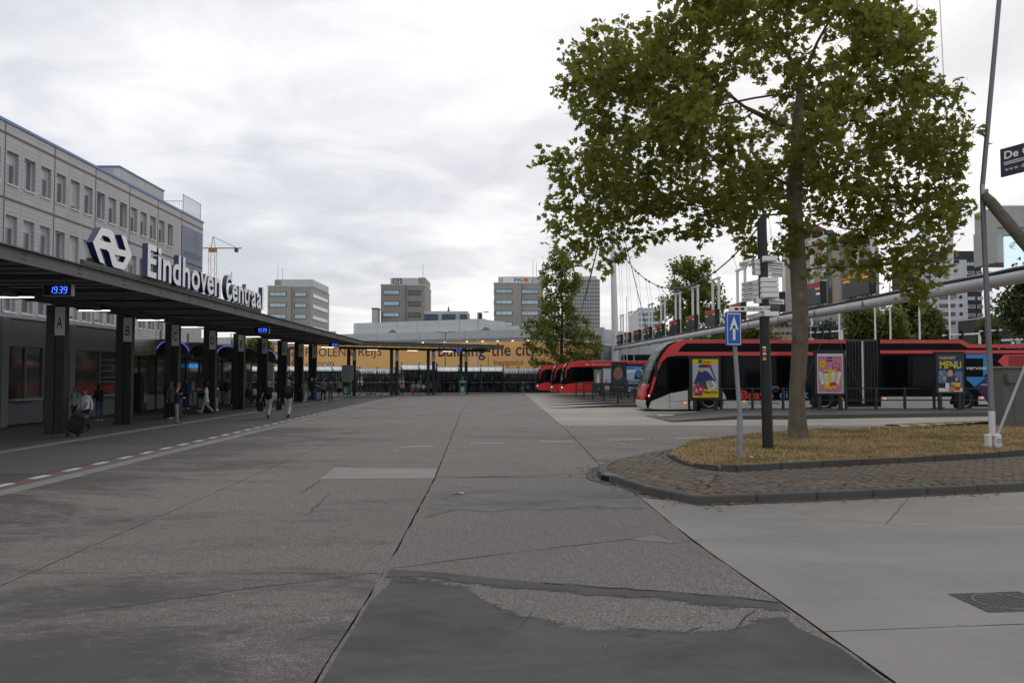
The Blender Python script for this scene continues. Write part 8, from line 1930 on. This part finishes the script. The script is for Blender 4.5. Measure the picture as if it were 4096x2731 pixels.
    m = (np.abs(rel[:, 0]) < .026) & (np.abs(rel[:, 2]+.052) < .009) & (rel[:, 1] > .05) & (reg == 0); reg[m] = 5
    # fingers: appended to the same mesh, unequal and bent
    fb = MB()
    for e in (-1, 1):
        dv = hv[e]; pal = wr[e] + dv*.085; ac = dv.cross(Vector((e*1.0, 0.2, 0))).normalized(); ins = Vector((-e, 0, 0)) - dv*dv.dot(Vector((-e, 0, 0))); ins.normalize()
        for k, L in enumerate((.062, .072, .068, .052)):
            b0 = pal + ac*((k-1.5)*.017); m1 = b0 + dv*L*.55 + ins*.006; fb.path([b0 - dv*.02, m1, m1 + dv*L*.40 + ins*.018], [.0085, .008, .006], 5, caps=True)
        tb = wr[e] + dv*.035 + ac*.026; fb.path([tb, tb + dv*.03 + ac*.018 + ins*.006, tb + dv*.058 + ac*.018 + ins*.016], [.011, .010, .007], 5)
    b_ = len(V); allv = np.vstack([V, np.array([p[:] for p in fb.v])])
    faces = [tuple(f) for f in F.tolist()] + [tuple(i+b_ for i in f) for f in fb.f]; regs = reg.tolist() + [0]*len(fb.f)
    sc = h/1.75; bpy.data.meshes.remove(me); me = bpy.data.meshes.new('body'); me.from_pydata((allv*sc).tolist(), [], faces)
    featm = M('face_features', (0.06, 0.03, 0.025), 0.6, var=0)
    for m_ in (SKIN[skin], top, bot, shoe, HAIR[hair], featm): me.materials.append(m_)
    me.polygons.foreach_set('material_index', regs); me.polygons.foreach_set('use_smooth', [True]*len(faces)); me.update()
    t = thing('person', label, 'person', (x, y, ground), yaw, group)
    body = bpy.data.objects.new('body', me); COL.objects.link(body); body.parent = t
    # hair shell
    hb = MB(); c = hd + Vector((0, -.018, .032)); nu, nv = 14, 8
    rings = []
    for j in range(nv):
        ph = math.pi*0.52*j/(nv-1); ring = []
        for k in range(nu):
            a = 2*math.pi*k/nu; front = max(0, math.sin(a)); drop = 1.0 - 0.42*front
            p2 = ph*drop*(1.22 if hairlen == 0 else 1.32); rr_ = .096 if hairlen < 3 else .115
            ring.append(c + Vector((rr_*.96*math.sin(p2+.001)*math.cos(a), rr_*1.06*math.sin(p2+.001)*math.sin(a), rr_*1.02*math.cos(p2))))
        rings.append(ring)
    if hairlen in (1, 2):
        last = rings[-1]
        for q, dz in enumerate((-.07, -.14, -.20 if hairlen == 2 else -.15)):
            rings.append([p + Vector((0, -.008*(q+1) if p.y < c.y+.02 else 0, dz if p.y < c.y+.03 else dz*0.15)) for p in last])
    hb.loft(rings, HAIR[hair], caps=(False, True)); 
    if hair == 'cap': hb.box(c.x-.055, c.x+.055, c.y+.075, c.y+.17, c.z+.015, c.z+.03, HAIR['cap'])
    if hairlen == 3: hb.ball(c + Vector((0, -.03, .02)), .125, HAIR[hair], 12, 8)
    hb.v = [tuple(Vector(p)*sc) for p in hb.v]; ho = hb.build('hair' if hair != 'cap' else 'cap', t, True)
    Rz = Matrix.Rotation(yaw, 3, 'Z')
    def world(p): return Rz @ (Vector(p)*sc) + Vector((x, y, ground))
    return {'t': t, 'wr': {e: world(wr[e] + hv[e]*.11) for e in wr}, 'back': world(ch + Vector((0, -.16, .04))), 'ch': world(ch), 'hip': world(hip), 'sc': sc, 'Rz': Rz, 'yaw': yaw, 'w': world}
k_blk = CM('black', (0.013, 0.013, 0.014)); k_navy = CM('navy', (0.022, 0.028, 0.058)); k_beige = CM('beige', (0.26, 0.215, 0.16)); k_lgrey = CM('light_grey', (0.33, 0.33, 0.35)); k_grey = CM('grey', (0.14, 0.14, 0.15)); k_dgrey = CM('dark_grey', (0.045, 0.047, 0.05)); k_teal = CM('teal', (0.015, 0.105, 0.16)); k_white = CM('white', (0.6, 0.58, 0.6)); k_lil = CM('lilac_white', (0.52, 0.47, 0.55)); k_jean = CM('jeans', (0.06, 0.085, 0.15)); k_ljean = CM('light_jeans', (0.22, 0.28, 0.36)); k_green = CM('green', (0.13, 0.33, 0.09)); k_pgreen = CM('pale_green', (0.24, 0.31, 0.24)); k_pink = CM('pink', (0.55, 0.06, 0.28)); k_brown = CM('brown', (0.09, 0.055, 0.02)); k_tan = CM('tan_shoe', (0.22, 0.10, 0.03)); k_blkshoe = CM('black_shoe', (0.012, 0.012, 0.012), 0.5); k_wshoe = CM('white_shoe', (0.55, 0.55, 0.55), 0.5); k_cream = CM('cream', (0.42, 0.37, 0.28)); k_yel = CM('yellow', (0.45, 0.28, 0.02)); k_dpink = CM('dusty_pink', (0.38, 0.22, 0.22)); k_bluegrey = CM('blue_grey', (0.24, 0.31, 0.37)); k_dblue = CM('deep_blue', (0.02, 0.03, 0.12))
def pxp(x, yf): g = G(x, yf); return g.x, g.y
def hgt(yh, yf): return (yf-yh)/FPX*G(2048, yf).y
A_ = R(180)
def PP(x, yh, yf, yaw, pose, cols, label, **k): gx, gy = pxp(x, yf); return person(gx, gy, k.pop('h', None) or hgt(yh, yf), yaw, pose, cols, label, **k)
def bag(name, label, c, size, m, rz=0.0, strap=None, cat='bag', bev=0.05):
    t = thing(name, label, cat, Vector(c) - UZ*size[2]/2); mb = MB(); mb.rbox(Vector(c), size, m, bev, Matrix.Rotation(rz, 3, 'Z')); mb.build('bag_body', t)
    if strap: mb = MB(); mb.path([Vector(p) for p in strap], 0.012, 5, m_black); mb.build('strap', t)
    return t
def handbag(p, side, label, size, m, drop=0.28):
    w = p['wr'][side]; c = w - UZ*(drop*p['sc'] + size[2]/2); Rz = p['Rz']; a = Rz @ Vector((size[0]*.3, 0, 0))
    return bag('carrier_bag', label, c, size, m, p['yaw'], [c + a + UZ*size[2]*.45, w - UZ*0.03, c - a + UZ*size[2]*.45], bev=0.02)
def backpack(p, label, m, size=(0.30, 0.17, 0.44), strap=True):
    c = p['w'](Vector((0, -.20, 1.26 if p['sit'] is False else 0.0))) if False else p['back']
    t = thing('backpack', label, 'backpack', c - UZ*size[2]*.5); mb = MB(); s_ = [q*p['sc'] for q in size]; mb.rbox(c, s_, m, 0.06, p['Rz']); mb.build('pack', t)
    mb = MB(); mb.rbox(c + p['Rz'] @ Vector((0, -s_[1]*.55, -.08)), (s_[0]*.75, s_[1]*.4, s_[2]*.42), m, 0.03, p['Rz']); mb.build('pocket', t)
    for e in (-1, 1): mb = MB(); mb.path([c + p['Rz'] @ Vector((e*s_[0]*.3, .06, s_[2]*.42)), c + p['Rz'] @ Vector((e*s_[0]*.36, .20, s_[2]*.36)), c + p['Rz'] @ Vector((e*s_[0]*.4, .30, 0.05)), c + p['Rz'] @ Vector((e*s_[0]*.4, .14, -s_[2]*.36))], 0.018, 5, m_black); mb.build('shoulder_strap', t)
# --- by column A
p = PP(340, 1556, 1728, R(165), 'walk', (k_white, k_blk, k_blkshoe), 'person in a white long sleeved top pulling a suitcase past column A', hair='brown', skin='tan', arms=(('swing',), ('out',)))
w = p['wr'][-1]; gx, gy = pxp(310, 1745)
sc_ = thing('suitcase', 'large dark wheeled suitcase tilted beside column A', 'suitcase', (gx, gy, 0)); m_case2 = M('suitcase_fabric', (0.022, 0.02, 0.026), 0.7, var=0.15, scale=8)
mb = MB(); tl_ = Matrix.Rotation(R(24), 3, 'Y') @ Matrix.Rotation(R(10), 3, 'X'); mb.rbox(Vector((gx, gy, 0.42)), (0.46, 0.30, 0.66), m_case2, 0.06, tl_); mb.build('shell', sc_)
mb = MB(); mb.rbox(Vector((gx-0.02, gy-0.17, 0.34)), (0.36, 0.08, 0.34), m_case2, 0.03, tl_); mb.build('pocket', sc_)
for dx_ in (-.30, .02): mb = MB(); mb.tube((gx+dx_, gy-0.03, 0.05), (gx+dx_, gy+0.03, 0.05), 0.05, n=10, m=m_rubber); mb.build('wheel', sc_)
mb = MB(); hh = Vector((gx, gy, 0.42)) + tl_ @ Vector((0.0, 0, 0.33)); e_ = hh + Vector((0.16, 0.0, 0.32)); mb.path([hh + UY*.06, e_ + UY*.06, e_ - UY*.06, hh - UY*.06], 0.012, 5, m_dark); mb.build('handle', sc_)
p = PP(299, 1549, 1696, R(200), 'walk', (k_pgreen, k_dgrey, k_wshoe), 'person in a pale green jacket and shorts behind column A', hair='black', skin='tan', legs='short', sleeve='long'); backpack(p, 'black backpack on the person in the pale green jacket', k_blk)
p = PP(397, 1536, 1684, R(60), 'stand', (k_blk, k_jean, k_wshoe), 'person with long dark hair in black and jeans at the kiosk counter', hair='black', hairlen=2, arms=(('phone',), ('phone',)), lean=0.10)
# --- group between columns B and C
p = PP(705, 1546, 1695, R(-60), 'stand', (k_navy, k_beige, k_tan), 'person in a navy jacket and wide beige trousers holding a phone', hair='brown', arms=(('phone',), ('phone',)), flare=0.010, coat=0.15)
w = p['wr'][1]; mb = MB(); mb.rbox(w + UZ*0.02, (0.05, 0.10, 0.012), m_ink, 0.004, p['Rz']); ph_ = mb.build('phone', None); ph_.data.transform(Matrix.Translation(-w)); ph_.location = w; tag(ph_, 'small dark phone in the hands of the person in beige trousers', 'phone')
p = PP(681, 1522, 1676, R(-110), 'stand', (k_dgrey, k_blk, k_wshoe), 'person in a dark cap and jacket with a large black backpack', hair='cap', skin='tan', coat=0.2); backpack(p, 'large black backpack on the person in the dark cap', k_blk, (0.36, 0.24, 0.52))
p = PP(716, 1526, 1672, R(150), 'stand', (k_blk, k_jean, k_blkshoe), 'person in a black shirt and jeans behind the one in beige trousers', hair='brown', sleeve='short', arms=(('phone',), ('phone',)))
p = PP(744, 1515, 1636, R(178), 'stand', (k_teal, k_dgrey, k_wshoe), 'person in a teal sweater seen from behind near column C', hair='brown', skin='tan', wide=1.08)
p = PP(759, 1507, 1624, R(200), 'stand', (k_dpink, k_dgrey, k_wshoe), 'grey haired person in a dusty pink shirt near column C', hair='grey', sleeve='short', wide=1.08, arms=(('down',), ('hip',)))
# --- ticket machines
m_tg = M('machine_green', (0.012, 0.15, 0.085), 0.4, var=0.08); m_tgl = M('machine_green_side', (0.02, 0.22, 0.13), 0.4, var=0.08)
def ticket_machine(x, yf, h, label, rz=0.0, d=None, wdt=0.62):
    g = G(x, yf); t = thing('ticket_machine', label, 'machine', (g.x, g.y, 0), rz)
    mb = MB(); mb.rbox((0, 0.0, h*.5), (wdt, 0.5, h), m_tg, 0.02); mb.build('cabinet', t, True); mb = MB(); mb.rbox((0, 0, h+0.05), (wdt+.06, 0.55, 0.09), m_lgrey, 0.02); mb.build('lid', t, True)
    mb = MB(); mb.rbox((0, -.255, h*.80), (wdt*.8, 0.02, h*.2), m_ink, 0.005); mb.build('screen', t, True); mb = MB(); mb.rbox((0, -.255, 0.10), (wdt*.9, 0.02, 0.08), m_wprint, 0.004); mb.build('plinth_strip', t, True)
    mb = MB()
    for k in range(3): mb.text('nnn', Vector((-wdt*.27, -.264, h*.24 + k*h*.13)), UX, UZ, 0.26, m_wprint, 0.02, width=wdt*.5)
    mb.build('lettering', t, True)
    mb = MB(); mb.rbox((0, 0.1, h+0.35), (0.16, 0.12, 0.5), m_tgl, 0.02); mb.build('beacon', t, True)
ticket_machine(812, 1650, 1.12, 'green ticket machine beside column D', R(8), wdt=0.5); ticket_machine(846, 1646, 1.12, 'second green ticket machine against column D', R(70), wdt=0.45)
ticket_machine(1387, 1586, 1.32, 'green ticket machine below the grey notice panel', R(5), wdt=0.7); ticket_machine(1851, 1577, 1.18, 'green ticket machine at the last far column', 0, wdt=0.62)
g = G(1386, 1588); t = thing('notice_panel', 'plain grey notice panel above the green ticket machine', 'panel', (g.x, g.y, 0)); mb = MB(); q = P(1391, 1490, g.y-0.1); mb.rbox(q, (1.0, 0.08, 1.25), M('panel_grey', (0.17, 0.19, 0.19), 0.5), 0.01, Matrix.Rotation(R(4), 3, 'Z')); mb.build('board', t); mb = MB(); mb.tube((q.x, q.y+0.06, 0), (q.x, q.y+0.06, q.z+.3), 0.04, n=8, m=m_dark); mb.build('post', t)
g = G(819, 1655); t = thing('notice_panel', 'narrow grey notice panel beside column D', 'panel', (g.x-0.2, g.y+1.5, 0)); mb = MB(); mb.rbox((g.x-0.1, g.y+1.5, 2.2), (0.45, 0.06, 1.15), m_dark, 0.01); mb.build('board', t); mb = MB(); mb.tube((g.x-.1, g.y+1.56, 0), (g.x-.1, g.y+1.56, 2.7), 0.04, n=8, m=m_dark); mb.build('post', t)
p = PP(824, 1533, 1656, R(100), 'walk', (k_lil, k_lgrey, k_tan), 'person in a long white shirt and pale leggings walking past the ticket machine', hair='black', skin='dark', hairlen=3, sleeve='short', coat=0.45, arms=(('phone',), ('down',)))
# strap bag
c = p['hip'] + p['Rz'] @ Vector((.17, .05, .05)); bag('shoulder_bag', 'small violet shoulder bag on the person in the white shirt', c, (0.12, 0.22, 0.18), CM('violet', (0.05, 0.03, 0.13)), p['yaw'], [c + UZ*.08, p['ch'] + UZ*.2 + p['Rz'] @ Vector((-.1, .1, 0))])
p = PP(908, 1514, 1612, R(185), 'stand', (k_brown, k_ljean, k_wshoe), 'person in a brown jacket and jeans by the shop front', hair='black', hairlen=1, coat=0.2)
# --- bench by column E/F and the sitters
m_wood = M('bench_wood', (0.055, 0.028, 0.018), 0.6, var=0.25, scale=5)
def bench(x0, x1, y, label, rz=0.0, back=True):
    t = thing('platform_bench', label, 'bench', ((x0+x1)/2, y, 0), rz); L = abs(x1-x0)
    for k in range(3): mb = MB(); mb.rbox((0, -.17+k*.16, 0.42), (L, 0.13, 0.045), m_wood, 0.008); mb.build('seat_plank', t, True)
    if back:
        for z in (0.62, 0.78): mb = MB(); mb.rbox((0, 0.27, z), (L, 0.04, 0.12), m_wood, 0.008); mb.build('back_plank', t, True)
    for s_ in (-.42, 0, .42): mb = MB(); mb.rbox((s_*L, 0.02, 0.20), (0.07, 0.42, 0.40), m_dark, 0.01); mb.rbox((s_*L, 0.295, 0.42), (0.05, 0.03, 0.84), m_dark, 0.006); mb.build('leg', t, True)
b0_ = G(920, 1622); b1_ = G(1062, 1618); bench(b0_.x, b1_.x-0.2, 51.2, 'wooden platform bench between columns E and F', 0.0)
def sitter(x, d, yaw, cols, label, h=1.62, **k): X = (x-2048)/FPX*d; return person(X, d, h, yaw, 'sit', cols, label, **k)
p = sitter(950, 50.9, R(175), (k_blk, k_blk, k_wshoe), 'person all in black with white shoes sitting on the near bench', hair='cap', skin='dark', arms=(('lap',), ('lap',)), lean=0.18)
c = p['hip'] + Vector((0.35, -.1, 0.16)); bag('carrier_bag', 'yellow carrier bag on the near bench', c, (0.26, 0.18, 0.42), k_yel, 0.1, bev=0.03)
p = sitter(988, 51.0, R(-110), (k_navy, k_grey, k_wshoe), 'person in a navy jacket and grey trousers sitting on the near bench', hair='brown', lean=0.22, arms=(('lap',), ('lap',)), head_down=0.6)
p = sitter(1026, 50.8, R(-140), (k_white, k_jean, k_wshoe), 'person in a white top and jeans sitting on the near bench', hair='brown', hairlen=1, arms=(('lap',), ('lap',)), lean=0.12)
p = sitter(1046, 50.9, R(-150), (k_blk, k_jean, k_wshoe), 'person in a black top and jeans at the end of the near bench', hair='black', hairlen=1, arms=(('lap',), ('lap',)))
p = PP(1030, 1516, 1610, R(140), 'stand', (k_pgreen, k_dgrey, k_wshoe), 'person in pale green standing behind the near bench', hair='black', skin='tan', sleeve='short'); backpack(p, 'dark backpack on the person behind the near bench', k_dgrey)
# --- two walkers
p = PP(1074, 1527, 1672, R(0), 'walk', (k_blk, k_lgrey, k_blkshoe), 'person in a black shirt and grey trousers walking away with a black bag', hair='blond', sleeve='short', arms=(('out',), ('swing',)), flare=0.015); backpack(p, 'black backpack on the walker in the short sleeved shirt', k_blk); handbag(p, -1, 'black carrier bag held by the walker in the short sleeved shirt', (0.26, 0.14, 0.40), k_blk, 0.05)
p = PP(1152, 1521, 1671, R(4), 'walk', (k_blk, k_lgrey, k_blkshoe), 'person in a black jacket and grey trousers walking away with a green backpack', hair='blond', arms=(('out',), ('swing',)), flare=0.02, wide=1.05); backpack(p, 'dark green backpack on the walker in the black jacket', CM('dark_green', (0.02, 0.035, 0.03))); handbag(p, -1, 'black bag held by the walker with the green backpack', (0.24, 0.14, 0.36), k_blk, 0.08)
# --- further group
p = PP(1216, 1521, 1607, R(170), 'walk', (k_green, k_ljean, k_wshoe), 'person in a bright green shirt and light jeans walking towards the camera', hair='brown', hairlen=2, skin='tan', sleeve='short', arms=(('out',), ('out',))); handbag(p, -1, 'pale blue bag held by the person in the green shirt', (0.22, 0.12, 0.3), k_ljean, 0.0)
p = PP(1247, 1512, 1600, R(160), 'stand', (k_dgrey, k_dgrey, k_blkshoe), 'person in dark grey behind the one in the black polo', hair='grey')
p = PP(1261, 1509, 1602, R(-100), 'stand', (k_blk, k_jean, k_tan), 'tall bald person in a black polo and jeans', hair='brown', sleeve='short', wide=1.1, arms=(('lap',), ('lap',)))
p = PP(1293, 1514, 1606, R(10), 'stand', (k_grey, k_blk, k_wshoe), 'person in a grey denim jacket and black trousers with a white bag', hair='black', wide=1.05, arms=(('down',), ('out',))); handbag(p, 1, 'white carrier bag held by the person in the denim jacket', (0.34, 0.14, 0.36), k_white, 0.02)
p = PP(1322, 1521, 1607, R(20), 'stand', (k_dgrey, k_jean, k_blkshoe), 'person in a dark grey jacket and jeans beside the white bag', hair='black')
p = PP(1356, 1520, 1584, R(30), 'stand', (k_cream, k_blk, k_wshoe), 'person in a cream coat with a yellow pack by the ticket machine', hair='brown'); backpack(p, 'yellow backpack on the person in the cream coat', k_yel)
g = G(1281, 1603); t = thing('suitcase', 'small pale trolley suitcase standing by the person in the black polo', 'suitcase', (g.x, g.y, 0)); mb = MB(); mb.rbox((g.x, g.y, 0.32), (0.34, 0.22, 0.52), k_lgrey, 0.04); mb.build('shell', t); mb = MB(); mb.path([(g.x-.08, g.y, 0.57), (g.x-.08, g.y, 0.85), (g.x+.08, g.y, 0.85), (g.x+.08, g.y, 0.57)], 0.012, 5, m_dark); mb.build('handle', t)
for s_ in (-.12, .12): mb = MB(); mb.tube((g.x+s_, g.y-.03, 0.035), (g.x+s_, g.y+.03, 0.035), 0.035, n=8, m=m_rubber); mb.build('wheel', t)
# --- far bench under the far wing
dB = 79.4; bench((1558-2048)/FPX*dB, (1745-2048)/FPX*dB, dB+0.05, 'long wooden bench under the far canopy wing')
far = [(1588, 179, (k_blk, k_dgrey, k_blkshoe), 'grey', 'light', 'grey haired person in black bending over a blue bag on the far bench', 0.3), (1611, 170, (k_cream, k_dgrey, k_blkshoe), 'grey', 'tan', 'bald person in a cream shirt with folded arms on the far bench', 0.05), (1654, 178, (k_bluegrey, k_pink, k_wshoe), 'blond', 'light', 'person in blue with bright pink trousers on the far bench', 0.08), (1675, 186, (k_cream, k_tan, k_wshoe), 'grey', 'light', 'person in cream and bare legs beside the pink trousers', 0.06), (1706, 190, (k_dgrey, k_blk, k_wshoe), 'brown', 'light', 'person in dark grey next to the white bag on the far bench', 0.1), (1722, 175, (k_lgrey, k_blk, k_wshoe), 'black', 'tan', 'person in a grey and white top on the far bench', 0.1), (1737, 200, (k_grey, k_grey, k_wshoe), 'black', 'dark', 'person in grey leaning forward on the far bench', 0.22), (1752, 200, (k_dgrey, k_dblue, k_wshoe), 'black', 'dark', 'person with deep blue trousers at the end of the far bench', 0.25)]
for x, yw, cl, hr, sk, lb, ln_ in far: sitter(x, dB-0.05, R(yw), cl, lb, h=1.55, hair=hr, skin=sk, lean=ln_, arms=(('lap',), ('lap',)))
c = Vector(((1594-2048)/FPX*dB, dB-0.55, 0.24)); bag('carrier_bag', 'light blue carrier bag on the ground before the far bench', c, (0.34, 0.16, 0.44), CM('sky_blue', (0.10, 0.36, 0.5)), 0.1, bev=0.03)
c = Vector(((1698-2048)/FPX*dB, dB-0.1, 0.72)); bag('carrier_bag', 'big white bag on a lap on the far bench', c, (0.46, 0.3, 0.44), k_white, 0.3, bev=0.1)
p = PP(2090, 1524, 1574, R(10), 'stand', (k_dgrey, k_grey, k_wshoe), 'person in grey standing by the bicycle racks', hair='black')
# --- pigeons
m_pg = M('pigeon_grey', (0.10, 0.10, 0.115), 0.7, var=0.2, scale=30)
def pigeon(x, yf, yaw, i):
    g = G(x, yf); mb = MB(); sc = 1.25
    prof = [(-.17, .10, .012), (-.10, .105, .03), (-.03, .115, .055), (.05, .125, .058), (.10, .15, .04), (.125, .185, .026), (.145, .215, .027), (.17, .218, .016), (.19, .212, .004)]
    mb.loft([[Vector((a*sc, r*sc*.85*math.cos(2*math.pi*k/8), z*sc + r*sc*math.sin(2*math.pi*k/8))) for k in range(8)] for a, z, r in prof], m_pg)
    for s_ in (-.02, .02): mb.tube(Vector((.02, s_*sc, 0.0)), Vector((.01, s_*sc, .08*sc)), 0.006, n=4, m=CM('pigeon_leg', (0.25, 0.06, 0.05)))
    o = mb.build('pigeon', None, True); o.location = (g.x, g.y, 0.005); o.rotation_euler = (0, 0, yaw); tag(o, 'grey pigeon pecking on the paving near the far bench', 'pigeon', 'pigeons near the far bench')
for i, (x, y) in enumerate(((1438, 1583), (1452, 1580), (1466, 1581), (1474, 1584), (1482, 1582), (1490, 1582), (1500, 1583), (1526, 1584))): pigeon(x, y, i*1.9, i)
# --- litter, manhole
m_litter = M('litter_white', (0.6, 0.6, 0.6), 0.7)
def litter(x, y, sx, sy, label, z=0.0, m=m_litter, seed=0):
    g = G(x, y, z); mb = MB(); r_ = random.Random(seed); pts = [Vector((math.cos(a)*sx*r_.uniform(.7, 1), math.sin(a)*sy*r_.uniform(.7, 1), 0.012 + r_.uniform(0, .02))) for a in np.linspace(0, 6.28, 8)[:-1]]
    mb.poly(pts, m); mb.prism([p - UZ*.006 for p in pts], (0, 0, -.004), m); o = mb.build('litter', None, True); o.location = g + UZ*0.004; tag(o, label, 'litter')
litter(1836, 1975, 0.11, 0.06, 'crumpled white paper with a red edge on the concrete', seed=1, m=M('litter_pink', (0.55, 0.45, 0.48), 0.7)); litter(3002, 1831, 0.07, 0.05, 'white scrap of paper on the dry grass by the sign post', IZ+.06, seed=2); litter(3068, 1828, 0.07, 0.06, 'white wrapper on the dry grass by the finger post', IZ+.06, seed=3); litter(3160, 1848, 0.05, 0.04, 'small white scrap on the dry grass before the tree', IZ+.06, seed=4)
litter(2422, 2597, 0.009, 0.007, 'tiny orange scrap on the dark paving', seed=5, m=M('litter_orange', (0.6, 0.15, 0.03), 0.7)); litter(1580, 1805, 0.03, 0.03, 'small white scrap on the carriageway', seed=6); litter(930, 1745, 0.06, 0.03, 'white scrap beside the pale gutter', seed=7)
mh = thing('manhole_cover', 'square cast iron access cover with a round lid in the light concrete', 'manhole', GD(2290, 1383)); m_iron = M('cast_iron', (0.07, 0.067, 0.064), 0.6, 0.3, 0.2, 8.0)
q4 = [GD(2177, 1364), GD(2270, 1406), GD(2440, 1402), GD(2340, 1358)]; mb = MB(); pts = [Vector((p.x, p.y, -0.004)) for p in q4]; 
if (pts[1]-pts[0]).cross(pts[2]-pts[1]).z < 0: pts.reverse()
mb.prism(pts, (0, 0, 0.007), m_iron); mb.build('frame', mh)
c = sum(pts, Vector())/4; mb = MB(); e1 = (pts[1]-pts[0]); e2 = (pts[3]-pts[0]); N_ = 13
for i in range(N_):
    for j in range(N_):
        a = pts[0] + e1*((i+.5)/N_) + e2*((j+.5)/N_); mb.obox(Vector((a.x, a.y, 0.003)), (e1.length/N_*.62, e2.length/N_*.62, 0.008), m_iron, math.atan2(e1.y, e1.x))
o = mb.build('studs', mh); o['kind'] = 'stuff'
mb = MB(); n = 40; rr_ = min(e1.length, e2.length)*.43; ring = [[Vector((c.x + r*math.cos(2*math.pi*k/n), c.y + r*math.sin(2*math.pi*k/n), 0.006 + z*.6)) for k in range(n)] for r, z in ((rr_*.94, 0), (rr_*.95, .006), (rr_*1.0, .006), (rr_*1.01, 0))]; mb.loft(ring, M('worn_iron', (0.12, 0.115, 0.11), 0.5, 0.3), caps=(False, False)); mb.build('lid_ring', mh)
